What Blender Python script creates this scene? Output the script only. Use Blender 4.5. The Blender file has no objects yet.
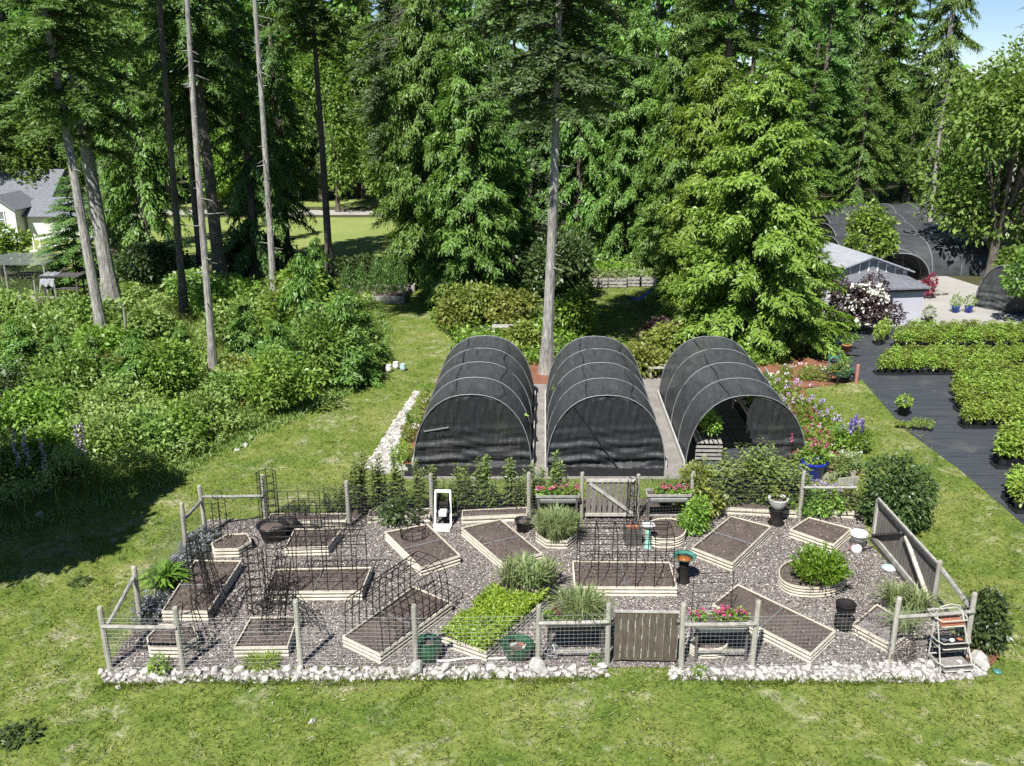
import bpy, bmesh, math, random
import numpy as np
from mathutils import Vector, Matrix

# ---------------------------------------------------------------- camera, sky, sun, exposure
C = bpy.context.scene
COL = C.collection
F_PX, PITCH, HC = 920.0, math.radians(17.64), 10.96
cam_d = bpy.data.cameras.new('camera')
cam_d.sensor_width = 36.0
cam_d.lens = 36.0 * F_PX / 1024.0
cam_d.clip_start, cam_d.clip_end = 0.3, 3000
cam = bpy.data.objects.new('camera', cam_d)
COL.objects.link(cam)
cam.location = (0, 0, HC)
cam.rotation_euler = (math.pi / 2 - PITCH, 0, 0)
C.camera = cam

SUN_ELEV = math.radians(52)
SUN_TRAVEL = Vector((0.40, 0.92, 0)).normalized()        # horizontal heading of the light
w = bpy.data.worlds.new('World')
C.world = w
w.use_nodes = True
nt = w.node_tree
sky = nt.nodes.new('ShaderNodeTexSky')
sky.sky_type = 'NISHITA'
sky.sun_disc = False
sky.sun_elevation = SUN_ELEV
to_sun = -SUN_TRAVEL
sky.sun_rotation = math.atan2(to_sun.x, to_sun.y)
sky.air_density, sky.dust_density, sky.ozone_density = 0.75, 0.0, 4.0
bg = nt.nodes['Background']
bg.inputs[1].default_value = 0.060
nt.links.new(sky.outputs[0], bg.inputs[0])
sun_d = bpy.data.lights.new('sun', 'SUN')
sun_d.energy = 5.0
sun_d.angle = math.radians(0.5)
sun_d.color = (1.0, 0.98, 0.945)
sun = bpy.data.objects.new('sun', sun_d)
COL.objects.link(sun)
sd = Vector((SUN_TRAVEL.x * math.cos(SUN_ELEV), SUN_TRAVEL.y * math.cos(SUN_ELEV), -math.sin(SUN_ELEV)))
sun.rotation_euler = sd.to_track_quat('-Z', 'Y').to_euler()
sun.location = (-10, -20, 40)
C.view_settings.view_transform = 'Standard'
C.view_settings.look = 'None'
C.view_settings.gamma = 1.0
C.view_settings.use_curve_mapping = False
C.view_settings.exposure = 0.88
C.render.engine = 'CYCLES'
cy = C.cycles
cy.max_bounces = 6
cy.diffuse_bounces = 3
cy.glossy_bounces = 2
cy.transmission_bounces = 4
cy.transparent_max_bounces = 12
cy.use_denoising = False
R = np.random.default_rng(11)
random.seed(11)
PI = math.pi


# ---------------------------------------------------------------- placement helpers
def G(px, py, h=0.0):
    """world point at height h that stands at a measured place of the plan"""
    cp, sp = math.cos(PITCH), math.sin(PITCH)
    a, b = (px - 512) / F_PX, -(py - 383) / F_PX
    d = Vector((a, cp + b * sp, -sp + b * cp))
    t = (HC - h) / -d.z
    return Vector((d.x * t, d.y * t, h))


def atD(px, D, h=0.0):
    z = D * math.cos(PITCH) + (HC - h) * math.sin(PITCH)
    return Vector(((px - 512) / F_PX * z, D, 0))


def inside(poly, x, y):
    poly = np.asarray(poly, float)[:, :2]
    res = np.zeros(x.shape, bool)
    n = len(poly)
    j = n - 1
    for i in range(n):
        xi, yi, xj, yj = *poly[i], *poly[j]
        if yi != yj:
            c = ((yi > y) != (yj > y)) & (x < (xj - xi) * (y - yi) / (yj - yi) + xi)
            res ^= c
        j = i
    return res


def polyG(pts, h=0.0):
    return [G(x, y, h) for x, y in pts]


# ---------------------------------------------------------------- materials
MATS = {}


def new_mat(name):
    m = bpy.data.materials.new(name)
    m.use_nodes = True
    n = m.node_tree
    for x in list(n.nodes):
        n.nodes.remove(x)
    out = n.nodes.new('ShaderNodeOutputMaterial')
    MATS[name] = m
    return m, n, out


def N(n, t, **kw):
    x = n.nodes.new(t)
    for k, v in kw.items():
        setattr(x, k, v)
    return x


def noise(n, scale, detail=4, rough=0.6, vec=None, dist=0.0):
    x = N(n, 'ShaderNodeTexNoise')
    x.inputs['Scale'].default_value = scale
    x.inputs['Detail'].default_value = detail
    x.inputs['Roughness'].default_value = rough
    x.inputs['Distortion'].default_value = dist
    if vec:
        n.links.new(vec, x.inputs['Vector'])
    return x


def ramp(n, fac, stops):
    x = N(n, 'ShaderNodeValToRGB')
    e = x.color_ramp.elements
    while len(e) < len(stops):
        e.new(0.5)
    for i, (p, c) in enumerate(stops):
        e[i].position = p
        e[i].color = (*c, 1) if len(c) == 3 else c
    n.links.new(fac, x.inputs[0])
    return x


def mixc(n, fac, a, b, mode='MIX'):
    x = N(n, 'ShaderNodeMix', data_type='RGBA', blend_type=mode)
    for v, i in ((fac, 0), (a, 6), (b, 7)):
        if isinstance(v, (int, float)):
            x.inputs[i].default_value = v
        elif isinstance(v, (tuple, list)):
            x.inputs[i].default_value = (*v, 1)
        else:
            n.links.new(v, x.inputs[i])
    return x.outputs[2]


def bump(n, h, strength, dist=0.02):
    b = N(n, 'ShaderNodeBump')
    b.inputs['Strength'].default_value = strength
    b.inputs['Distance'].default_value = dist
    n.links.new(h, b.inputs['Height'])
    return b.outputs[0]


def geo_pos(n):
    return N(n, 'ShaderNodeNewGeometry').outputs['Position']


def obj_pos(n):
    return N(n, 'ShaderNodeTexCoord').outputs['Object']


def simple(name, col, rough=0.7, var=0.25, scale=8.0, metal=0.0, bmp=0.0, spec=0.4, stretch=None, col2=None):
    """base colour broken up by two noises; optional stretched grain"""
    m, n, out = new_mat(name)
    p = N(n, 'ShaderNodeBsdfPrincipled')
    vec = obj_pos(n)
    if stretch:
        mp = N(n, 'ShaderNodeMapping')
        mp.inputs['Scale'].default_value = stretch
        n.links.new(vec, mp.inputs['Vector'])
        vec = mp.outputs[0]
    a = noise(n, scale, 5, 0.65, vec)
    lo = tuple(c * (1 - var) for c in col)
    hi = col2 if col2 else tuple(min(1, c * (1 + var)) for c in col)
    r = ramp(n, a.outputs[0], [(0.3, lo), (0.7, hi)])
    oi = N(n, 'ShaderNodeObjectInfo')
    k = N(n, 'ShaderNodeMapRange')
    k.inputs[3].default_value, k.inputs[4].default_value = 0.88, 1.1
    n.links.new(oi.outputs['Random'], k.inputs[0])
    hs = N(n, 'ShaderNodeHueSaturation')
    n.links.new(k.outputs[0], hs.inputs['Value'])
    n.links.new(r.outputs[0], hs.inputs['Color'])
    n.links.new(hs.outputs[0], p.inputs['Base Color'])
    p.inputs['Roughness'].default_value = rough
    p.inputs['Metallic'].default_value = metal
    p.inputs['Specular IOR Level'].default_value = spec
    if bmp:
        n.links.new(bump(n, a.outputs[0], bmp), p.inputs['Normal'])
    n.links.new(p.outputs[0], out.inputs[0])
    return m


def leaf(name, dark, light, trans=0.3, rough=0.45, spec=0.42, objvar=0.18):
    """leaf colour runs between two hues per leaf (mesh attribute) and per plant"""
    m, n, out = new_mat(name)
    at = N(n, 'ShaderNodeAttribute', attribute_name='tint')
    r = ramp(n, at.outputs['Fac'], [(0.0, dark), (1.0, light)])
    oi = N(n, 'ShaderNodeObjectInfo')
    k = N(n, 'ShaderNodeMapRange')
    k.inputs[3].default_value, k.inputs[4].default_value = 1 - objvar, 1 + objvar
    n.links.new(oi.outputs['Random'], k.inputs[0])
    k2 = N(n, 'ShaderNodeMapRange')
    k2.inputs[3].default_value, k2.inputs[4].default_value = 0.485, 0.512
    n.links.new(oi.outputs['Random'], k2.inputs[0])
    hs = N(n, 'ShaderNodeHueSaturation')
    n.links.new(k.outputs[0], hs.inputs['Value'])
    n.links.new(k2.outputs[0], hs.inputs['Hue'])
    n.links.new(r.outputs[0], hs.inputs['Color'])
    p = N(n, 'ShaderNodeBsdfPrincipled')
    n.links.new(hs.outputs[0], p.inputs['Base Color'])
    p.inputs['Roughness'].default_value = rough
    p.inputs['Specular IOR Level'].default_value = spec
    t = N(n, 'ShaderNodeBsdfTranslucent')
    g = mixc(n, 1.0, hs.outputs[0], (1.25, 1.35, 0.6), 'MULTIPLY')
    n.links.new(g, t.inputs[0])
    mx = N(n, 'ShaderNodeMixShader')
    mx.inputs[0].default_value = trans
    n.links.new(p.outputs[0], mx.inputs[1])
    n.links.new(t.outputs[0], mx.inputs[2])
    n.links.new(mx.outputs[0], out.inputs[0])
    return m


def grass_color(n):
    pos = geo_pos(n)
    a = noise(n, 0.32, 6, 0.62, pos, 0.5)
    b = noise(n, 1.5, 6, 0.68, pos, 0.4)
    c = noise(n, 7.5, 5, 0.75, pos, 0.3)
    d = noise(n, 0.75, 7, 0.72, pos, 0.9)
    e = noise(n, 4.2, 5, 0.7, pos, 0.8)
    base = ramp(n, a.outputs[0], [(0.32, (0.070, 0.128, 0.020)), (0.5, (0.136, 0.178, 0.035)), (0.68, (0.238, 0.240, 0.078))])
    fine = ramp(n, b.outputs[0], [(0.30, (0.052, 0.106, 0.018)), (0.52, (0.142, 0.182, 0.038)), (0.74, (0.275, 0.274, 0.095))])
    col = mixc(n, 0.5, base.outputs[0], fine.outputs[0])
    sp = ramp(n, c.outputs[0], [(0.32, (0.42, 0.48, 0.40)), (0.5, (0.95, 0.97, 0.95)), (0.68, (1.35, 1.28, 1.22))])
    col = mixc(n, 0.85, col, sp.outputs[0], 'MULTIPLY')
    dry = ramp(n, d.outputs[0], [(0.52, (0, 0, 0)), (0.66, (1, 1, 1))])
    flk = ramp(n, e.outputs[0], [(0.44, (0.05, 0.05, 0.05)), (0.58, (1, 1, 1))])
    dm = N(n, 'ShaderNodeMath', operation='MULTIPLY')
    n.links.new(dry.outputs[0], dm.inputs[0])
    n.links.new(flk.outputs[0], dm.inputs[1])
    dk = N(n, 'ShaderNodeMath', operation='MULTIPLY')
    n.links.new(dm.outputs[0], dk.inputs[0])
    dk.inputs[1].default_value = 0.8
    return mixc(n, dk.outputs[0], col, (0.44, 0.40, 0.28)), c, b


def make_ground_mats():
    m, n, out = new_mat('lawn')
    col, c, b = grass_color(n)
    p = N(n, 'ShaderNodeBsdfPrincipled')
    n.links.new(col, p.inputs['Base Color'])
    p.inputs['Roughness'].default_value = 0.9
    p.inputs['Specular IOR Level'].default_value = 0.1
    n.links.new(bump(n, c.outputs[0], 0.9, 0.06), p.inputs['Normal'])
    n.links.new(p.outputs[0], out.inputs[0])
    m, n, out = new_mat('grass_blade')
    col, c, b = grass_color(n)
    at = N(n, 'ShaderNodeAttribute', attribute_name='tint')
    r = ramp(n, at.outputs['Fac'], [(0.0, (0.5, 0.62, 0.5)), (0.75, (1.35, 1.25, 1.1)), (1.0, (2.4, 1.95, 2.3))])
    col = mixc(n, 1.0, col, r.outputs[0], 'MULTIPLY')
    p = N(n, 'ShaderNodeBsdfDiffuse')
    n.links.new(col, p.inputs[0])
    t = N(n, 'ShaderNodeBsdfTranslucent')
    n.links.new(col, t.inputs[0])
    mx = N(n, 'ShaderNodeMixShader')
    mx.inputs[0].default_value = 0.35
    n.links.new(p.outputs[0], mx.inputs[1])
    n.links.new(t.outputs[0], mx.inputs[2])
    n.links.new(mx.outputs[0], out.inputs[0])

    def patch(name, stops, s1, s2, bmp, rough=0.92, mixf=0.5, stops2=None):
        m, n, out = new_mat(name)
        pos = geo_pos(n)
        a = noise(n, s1, 5, 0.65, pos)
        b = noise(n, s2, 4, 0.7, pos)
        r1 = ramp(n, a.outputs[0], stops)
        r2 = ramp(n, b.outputs[0], stops2 or stops)
        p = N(n, 'ShaderNodeBsdfPrincipled')
        n.links.new(mixc(n, mixf, r1.outputs[0], r2.outputs[0]), p.inputs['Base Color'])
        p.inputs['Roughness'].default_value = rough
        p.inputs['Specular IOR Level'].default_value = 0.2
        n.links.new(bump(n, b.outputs[0], bmp, 0.03), p.inputs['Normal'])
        n.links.new(p.outputs[0], out.inputs[0])
    patch('chips_ground', [(0.3, (0.085, 0.072, 0.068)), (0.5, (0.19, 0.165, 0.155)), (0.7, (0.36, 0.325, 0.31))], 0.8, 22, 1.0, mixf=0.7)
    patch('soil', [(0.3, (0.062, 0.047, 0.040)), (0.7, (0.165, 0.130, 0.112))], 2.2, 40, 1.0)
    patch('forest_floor', [(0.3, (0.030, 0.032, 0.016)), (0.7, (0.085, 0.085, 0.035))], 0.5, 9, 1.0)
    patch('red_mulch', [(0.3, (0.12, 0.045, 0.025)), (0.7, (0.30, 0.14, 0.085))], 2, 30, 1.0)
    patch('gravel_drive', [(0.3, (0.25, 0.235, 0.215)), (0.7, (0.40, 0.38, 0.35))], 0.5, 20, 0.6)
    patch('gravel_pad', [(0.3, (0.13, 0.115, 0.10)), (0.5, (0.23, 0.21, 0.19)), (0.72, (0.37, 0.35, 0.32))], 1.6, 22, 1.0)
    patch('meadow', [(0.3, (0.12, 0.18, 0.035)), (0.7, (0.27, 0.29, 0.10))], 0.25, 5, 0.8)
    patch('wild_ground', [(0.3, (0.05, 0.085, 0.018)), (0.6, (0.13, 0.17, 0.035)), (0.8, (0.22, 0.20, 0.08))], 0.6, 7, 1.0)
    # woven ground fabric: dark with dusty streaks along the weave
    m, n, out = new_mat('ground_fabric')
    pos = geo_pos(n)
    mp = N(n, 'ShaderNodeMapping')
    mp.inputs['Rotation'].default_value = (0, 0, math.radians(-8))
    mp.inputs['Scale'].default_value = (0.35, 9, 1)
    n.links.new(pos, mp.inputs['Vector'])
    a = noise(n, 1.6, 4, 0.7, mp.outputs[0])
    b = noise(n, 0.7, 5, 0.65, pos)
    r = ramp(n, a.outputs[0], [(0.35, (0.022, 0.026, 0.032)), (0.75, (0.085, 0.090, 0.10))])
    d = ramp(n, b.outputs[0], [(0.55, (0, 0, 0)), (0.8, (0.5, 0.5, 0.5))])
    p = N(n, 'ShaderNodeBsdfPrincipled')
    n.links.new(mixc(n, d.outputs[0], r.outputs[0], (0.16, 0.14, 0.12)), p.inputs['Base Color'])
    p.inputs['Roughness'].default_value = 0.55
    n.links.new(bump(n, a.outputs[0], 0.3), p.inputs['Normal'])
    n.links.new(p.outputs[0], out.inputs[0])


make_ground_mats()


def chip_mat():
    m, n, out = new_mat('chip')
    at = N(n, 'ShaderNodeAttribute', attribute_name='tint')
    r = ramp(n, at.outputs['Fac'], [(0, (0.050, 0.040, 0.033)), (0.35, (0.150, 0.128, 0.110)), (0.7, (0.310, 0.275, 0.243)), (0.96, (0.57, 0.53, 0.48))])
    p = N(n, 'ShaderNodeBsdfDiffuse')
    n.links.new(r.outputs[0], p.inputs[0])
    n.links.new(p.outputs[0], out.inputs[0])


chip_mat()


def cloth_mat(name, col, alpha, bmp=0.35):
    """woven shade cloth: an open weave, part of the light passes straight through"""
    m, n, out = new_mat(name)
    pos = obj_pos(n)
    mp = N(n, 'ShaderNodeMapping')
    mp.inputs['Scale'].default_value = (2.0, 0.5, 0.8)
    n.links.new(pos, mp.inputs['Vector'])
    a = noise(n, 3.5, 6, 0.7, mp.outputs[0], 0.5)
    r = ramp(n, a.outputs[0], [(0.3, tuple(c * 0.65 for c in col)), (0.72, tuple(c * 1.5 for c in col))])
    p = N(n, 'ShaderNodeBsdfPrincipled')
    n.links.new(r.outputs[0], p.inputs['Base Color'])
    p.inputs['Roughness'].default_value = 0.5
    p.inputs['Specular IOR Level'].default_value = 0.45
    n.links.new(bump(n, a.outputs[0], bmp, 0.05), p.inputs['Normal'])
    t = N(n, 'ShaderNodeBsdfTransparent')
    mx = N(n, 'ShaderNodeMixShader')
    mx.inputs[0].default_value = alpha
    n.links.new(t.outputs[0], mx.inputs[1])
    n.links.new(p.outputs[0], mx.inputs[2])
    n.links.new(mx.outputs[0], out.inputs[0])
    return m


def bark(name, lo, hi):
    m, n, out = new_mat(name)
    mp = N(n, 'ShaderNodeMapping')
    mp.inputs['Scale'].default_value = (1, 1, 0.18)
    n.links.new(obj_pos(n), mp.inputs['Vector'])
    a = noise(n, 14, 5, 0.7, mp.outputs[0], 0.4)
    b = noise(n, 1.1, 4, 0.6, obj_pos(n))
    r = ramp(n, a.outputs[0], [(0.32, lo), (0.68, hi)])
    k = ramp(n, b.outputs[0], [(0.4, (0.75, 0.75, 0.72)), (0.65, (1.2, 1.2, 1.15))])
    p = N(n, 'ShaderNodeBsdfPrincipled')
    n.links.new(mixc(n, 1.0, r.outputs[0], k.outputs[0], 'MULTIPLY'), p.inputs['Base Color'])
    p.inputs['Roughness'].default_value = 0.9
    n.links.new(bump(n, a.outputs[0], 0.9, 0.05), p.inputs['Normal'])
    n.links.new(p.outputs[0], out.inputs[0])


bark('bark_grey', (0.12, 0.11, 0.10), (0.42, 0.40, 0.37))
bark('bark_dark', (0.05, 0.04, 0.034), (0.17, 0.145, 0.12))
bark('twig', (0.035, 0.028, 0.02), (0.09, 0.07, 0.05))
leaf('fir_leaf', (0.044, 0.092, 0.024), (0.182, 0.296, 0.075), 0.32)
leaf('fir_blue_leaf', (0.042, 0.083, 0.035), (0.174, 0.258, 0.102), 0.32)
leaf('hemlock_leaf', (0.048, 0.103, 0.019), (0.189, 0.329, 0.063), 0.28)
leaf('cedar_leaf', (0.066, 0.118, 0.014), (0.270, 0.373, 0.065), 0.3, objvar=0.10)
leaf('maple_leaf', (0.069, 0.126, 0.021), (0.238, 0.362, 0.080), 0.38)
leaf('shrub_leaf', (0.058, 0.121, 0.015), (0.269, 0.413, 0.069), 0.35)
leaf('dark_shrub_leaf', (0.023, 0.048, 0.012), (0.094, 0.144, 0.043), 0.25, rough=0.42, spec=0.5)
leaf('yellow_shrub_leaf', (0.082, 0.110, 0.020), (0.290, 0.323, 0.073), 0.33)
leaf('bramble_leaf', (0.066, 0.130, 0.020), (0.302, 0.426, 0.118), 0.33)
leaf('lance_leaf', (0.055, 0.094, 0.019), (0.257, 0.318, 0.099), 0.3, rough=0.4, spec=0.5)
leaf('lettuce_leaf', (0.133, 0.203, 0.016), (0.312, 0.374, 0.047), 0.35)
leaf('grey_grass_leaf', (0.125, 0.176, 0.062), (0.335, 0.398, 0.179), 0.3)
leaf('lavender_leaf', (0.094, 0.121, 0.090), (0.234, 0.257, 0.226), 0.2)
leaf('rosemary_leaf', (0.070, 0.140, 0.011), (0.187, 0.289, 0.027), 0.3)
leaf('dark_red_leaf', (0.031, 0.014, 0.020), (0.090, 0.055, 0.058), 0.2)
leaf('nursery_leaf', (0.105, 0.175, 0.02), (0.335, 0.435, 0.08), 0.32, objvar=0.25)
leaf('dead_twig_leaf', (0.109, 0.094, 0.078), (0.250, 0.226, 0.195), 0.0)
leaf('straw', (0.20, 0.19, 0.10), (0.46, 0.43, 0.31), 0.1)
leaf('pink_petal', (0.45, 0.04, 0.14), (0.62, 0.14, 0.28), 0.3)
leaf('purple_petal', (0.33, 0.22, 0.44), (0.6, 0.48, 0.7), 0.3)
leaf('violet_petal', (0.08, 0.05, 0.30), (0.22, 0.14, 0.50), 0.2)
leaf('lilac_petal', (0.22, 0.22, 0.27), (0.34, 0.34, 0.4), 0.2)
leaf('white_petal', (0.62, 0.60, 0.56), (0.85, 0.84, 0.80), 0.25)
leaf('crimson_leaf', (0.14, 0.015, 0.035), (0.33, 0.05, 0.1), 0.3)
simple('clod', (0.105, 0.082, 0.066), 0.95, 0.6, 30, col2=(0.24, 0.20, 0.165))
simple('post_wood', (0.30, 0.285, 0.235), 0.85, 0.35, 5, bmp=0.4, stretch=(3, 3, 0.5))
simple('rail_wood', (0.28, 0.265, 0.235), 0.85, 0.4, 6, bmp=0.4)
simple('gate_wood', (0.085, 0.068, 0.048), 0.85, 0.45, 7, bmp=0.4, stretch=(4, 4, 0.6))
simple('gate_wood_grey', (0.150, 0.132, 0.115), 0.85, 0.4, 7, bmp=0.4, stretch=(4, 4, 0.6))
simple('gate_trim', (0.36, 0.345, 0.30), 0.85, 0.3, 6, bmp=0.3)
simple('dark_frame_wood', (0.075, 0.068, 0.062), 0.8, 0.4, 6, bmp=0.3)
simple('wire', (0.46, 0.46, 0.45), 0.45, 0.2, 3, metal=0.6)
simple('wire_dark', (0.10, 0.10, 0.10), 0.5, 0.2, 3, metal=0.3)
simple('black_metal', (0.016, 0.015, 0.015), 0.5, 0.3, 6)
simple('rust_black', (0.014, 0.012, 0.011), 0.7, 0.4, 6, spec=0.2)
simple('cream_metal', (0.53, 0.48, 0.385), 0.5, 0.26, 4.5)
simple('groove_shade', (0.13, 0.10, 0.07), 0.7, 0.2, 3)
simple('black_plastic', (0.016, 0.016, 0.017), 0.4, 0.3, 6)
simple('hoop_pipe', (0.17, 0.18, 0.185), 0.5, 0.15, 3)
simple('white_rock', (0.40, 0.38, 0.345), 0.9, 0.42, 3, bmp=0.6)
simple('grey_rock', (0.40, 0.38, 0.34), 0.9, 0.3, 3, bmp=0.6)
simple('white_paint', (0.64, 0.63, 0.60), 0.55, 0.06, 2)
simple('shed_white', (0.45, 0.44, 0.48), 0.6, 0.08, 1.2)
simple('shingle_grey', (0.135, 0.14, 0.155), 0.85, 0.3, 6, bmp=0.4)
simple('roof_light', (0.27, 0.28, 0.30), 0.6, 0.15, 2)
simple('green_glaze', (0.018, 0.065, 0.030), 0.22, 0.4, 5, spec=0.6)
simple('teal_glaze', (0.22, 0.47, 0.37), 0.3, 0.2, 5)
simple('teal_dark', (0.06, 0.19, 0.15), 0.3, 0.3, 8)
simple('blue_glaze', (0.012, 0.026, 0.36), 0.2, 0.2, 5, spec=0.6)
simple('terracotta', (0.30, 0.12, 0.065), 0.8, 0.2, 6)
simple('brown_wood', (0.16, 0.09, 0.05), 0.75, 0.3, 6)
simple('orange_water', (0.25, 0.085, 0.02), 0.15, 0.3, 6)
simple('grey_concrete', (0.38, 0.38, 0.35), 0.85, 0.2, 6)
simple('pale_blue', (0.36, 0.46, 0.48), 0.35, 0.1, 5)
simple('tan_box', (0.62, 0.46, 0.24), 0.8, 0.1, 5)
simple('red_pink', (0.33, 0.15, 0.12), 0.6, 0.2, 5)
simple('barrow_green', (0.03, 0.12, 0.075), 0.4, 0.2, 5)
simple('tyre_black', (0.012, 0.012, 0.012), 0.8, 0.2, 5)
simple('window_grey', (0.16, 0.18, 0.19), 0.25, 0.2, 2, spec=0.7)
simple('blue_tarp', (0.03, 0.08, 0.32), 0.5, 0.3, 4)
simple('hedge_net', (0.18, 0.21, 0.20), 0.7, 0.2, 4)
cloth_mat('shade_cloth', (0.048, 0.051, 0.053), 0.94, 0.6)
cloth_mat('end_cloth', (0.022, 0.024, 0.025), 0.76, 0.8)
cloth_mat('end_cloth_dense', (0.018, 0.020, 0.022), 0.93, 0.8)
cloth_mat('roof_net_cloth', (0.20, 0.22, 0.21), 0.35)


# ---------------------------------------------------------------- mesh builders
class MB:
    """collects simple solids; build() links them as ONE mesh object"""

    def __init__(s):
        s.v, s.f = [], []

    def add(s, vs, fs):
        o = len(s.v)
        s.v += [tuple(x) for x in vs]
        s.f += [tuple(i + o for i in f) for f in fs]

    def box(s, c, size, rz=0.0, M=None):
        x, y, z = (k / 2 for k in size)
        P = [Vector((a * x, b * y, d * z)) for d in (-1, 1) for a, b in ((-1, -1), (1, -1), (1, 1), (-1, 1))]
        m = Matrix.Rotation(rz, 3, 'Z') if M is None else M
        P = [m @ p + Vector(c) for p in P]
        s.add(P, [(3, 2, 1, 0), (4, 5, 6, 7), (0, 1, 5, 4), (1, 2, 6, 5), (2, 3, 7, 6), (3, 0, 4, 7)])

    def bar(s, p, q, wd, ht, up=(0, 0, 1)):
        """square-section beam from p to q"""
        p, q = Vector(p), Vector(q)
        d = (q - p)
        L = d.length
        d.normalize()
        side = d.cross(Vector(up))
        if side.length < 1e-4:
            side = d.cross(Vector((1, 0, 0)))
        side.normalize()
        u = side.cross(d)
        M = Matrix((d, side, u)).transposed()
        s.box((p + q) / 2, (L, wd, ht), M=M)

    def tube(s, pts, r, n=5, cap=True, closed=False):
        pts = [Vector(p) for p in pts]
        rs = r if isinstance(r, (list, tuple)) else [r] * len(pts)
        vs, fs = [], []
        m = len(pts)
        for i, p in enumerate(pts):
            a = pts[i - 1] if (i > 0 or closed) else p
            b = pts[(i + 1) % m] if (i < m - 1 or closed) else p
            d = (b - a).normalized()
            ref = Vector((0, 0, 1)) if abs(d.z) < 0.9 else Vector((1, 0, 0))
            x = d.cross(ref).normalized()
            y = d.cross(x)
            for k in range(n):
                t = 2 * PI * k / n
                vs.append(p + (x * math.cos(t) + y * math.sin(t)) * rs[i])
        for i in range(m if closed else m - 1):
            j = (i + 1) % m
            for k in range(n):
                l = (k + 1) % n
                fs.append((i * n + k, i * n + l, j * n + l, j * n + k))
        if cap and not closed:
            fs.append(tuple(range(n))[::-1])
            fs.append(tuple((m - 1) * n + k for k in range(n)))
        s.add(vs, fs)

    def ring(s, c, r, tr, nseg=16, n=4, axis='z', rz=0.0):
        pts = []
        for k in range(nseg):
            t = 2 * PI * k / nseg
            if axis == 'z':
                pts.append(Vector(c) + Vector((r * math.cos(t), r * math.sin(t), 0)))
            else:
                pts.append(Vector(c) + Vector((r * math.cos(t) * math.cos(rz), r * math.cos(t) * math.sin(rz), r * math.sin(t))))
        s.tube(pts, tr, n, closed=True)

    def lathe(s, prof, c=(0, 0, 0), n=20):
        vs, fs = [], []
        m = len(prof)
        for r, z in prof:
            for k in range(n):
                t = 2 * PI * k / n
                vs.append((c[0] + r * math.cos(t), c[1] + r * math.sin(t), c[2] + z))
        for i in range(m - 1):
            for k in range(n):
                l = (k + 1) % n
                fs.append((i * n + k, i * n + l, (i + 1) * n + l, (i + 1) * n + k))
        fs.append(tuple(range(n))[::-1])
        fs.append(tuple((m - 1) * n + k for k in range(n)))
        s.add(vs, fs)

    def prism(s, poly, z0, z1):
        n = len(poly)
        vs = [(p[0], p[1], z0) for p in poly] + [(p[0], p[1], z1) for p in poly]
        fs = [tuple(range(n))[::-1], tuple(range(n, 2 * n))]
        for i in range(n):
            j = (i + 1) % n
            fs.append((i, j, n + j, n + i))
        s.add(vs, fs)

    def build(s, name, mat, parent=None, off=(0, 0, 0), smooth=False):
        me = bpy.data.meshes.new(name)
        o3 = Vector(off)
        me.from_pydata([Vector(v) - o3 for v in s.v], [], s.f)
        bm = bmesh.new()
        bm.from_mesh(me)
        bmesh.ops.recalc_face_normals(bm, faces=bm.faces)
        bm.to_mesh(me)
        bm.free()
        if smooth:
            me.polygons.foreach_set('use_smooth', [True] * len(me.polygons))
        return link(name, me, mat, parent)


def link(name, me, mat, parent=None):
    o = bpy.data.objects.new(name, me)
    if isinstance(mat, str):
        mat = MATS[mat]
    if mat is not None and not me.materials:
        me.materials.append(mat)
    COL.objects.link(o)
    if parent is not None:
        o.parent = parent
    return o


def thing(name, label, cat, loc=(0, 0, 0), rz=0.0, group=None, sc=1.0):
    o = bpy.data.objects.new(name, None)
    o.empty_display_size = 0.2
    COL.objects.link(o)
    o.location = loc
    o.rotation_euler = (0, 0, rz)
    o.scale = (sc, sc, sc) if not isinstance(sc, tuple) else sc
    return tag(o, label, cat, group)


def tag(o, label, cat, group=None):
    o['label'] = label
    o['category'] = cat
    if group:
        o['group'] = group
    return o


def structure(o):
    o['kind'] = 'structure'
    return o


def stuff(o, label, cat):
    o['kind'] = 'stuff'
    o['label'] = label
    o['category'] = cat
    return o


def sheet(name, pts, z, mat):
    me = bpy.data.meshes.new(name)
    me.from_pydata([(p[0], p[1], z) for p in pts], [], [tuple(range(len(pts)))])
    if me.polygons[0].normal.z < 0:
        me.flip_normals()
    return structure(link(name, me, mat))


# ---- foliage as many small leaf faces
def quads(V, name, tint=None):
    """V: (N,4,3) array -> mesh of N separate quads"""
    n = len(V)
    me = bpy.data.meshes.new(name)
    me.vertices.add(4 * n)
    me.vertices.foreach_set('co', V.reshape(-1).astype(np.float32))
    me.loops.add(4 * n)
    me.loops.foreach_set('vertex_index', np.arange(4 * n, dtype=np.int32))
    me.polygons.add(n)
    me.polygons.foreach_set('loop_start', np.arange(0, 4 * n, 4, dtype=np.int32))
    me.polygons.foreach_set('loop_total', np.full(n, 4, np.int32))
    me.update(calc_edges=True)
    a = me.attributes.new('tint', 'FLOAT', 'FACE')
    if tint is None:
        tint = R.random(n)
    a.data.foreach_set('value', np.clip(tint, 0, 1).astype(np.float32))
    return me


def unit(a):
    return a / np.maximum(np.linalg.norm(a, axis=-1, keepdims=True), 1e-6)


def cards(base, d, nrm, L, W, droop=0.0, mid=0.45):
    """rhombic leaves: base points, direction, approximate normal, length, width"""
    d = unit(d)
    side = unit(np.cross(d, nrm))
    L = np.asarray(L).reshape(-1, 1) * np.ones((len(base), 1))
    W = np.asarray(W).reshape(-1, 1) * np.ones((len(base), 1))
    up = unit(np.cross(side, d))
    m = base + d * L * mid + up * L * 0.06
    tip = base + d * L
    tip[:, 2] -= (L[:, 0] * droop)
    return np.stack([base, m + side * W / 2, tip, m - side * W / 2], axis=1)


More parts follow.
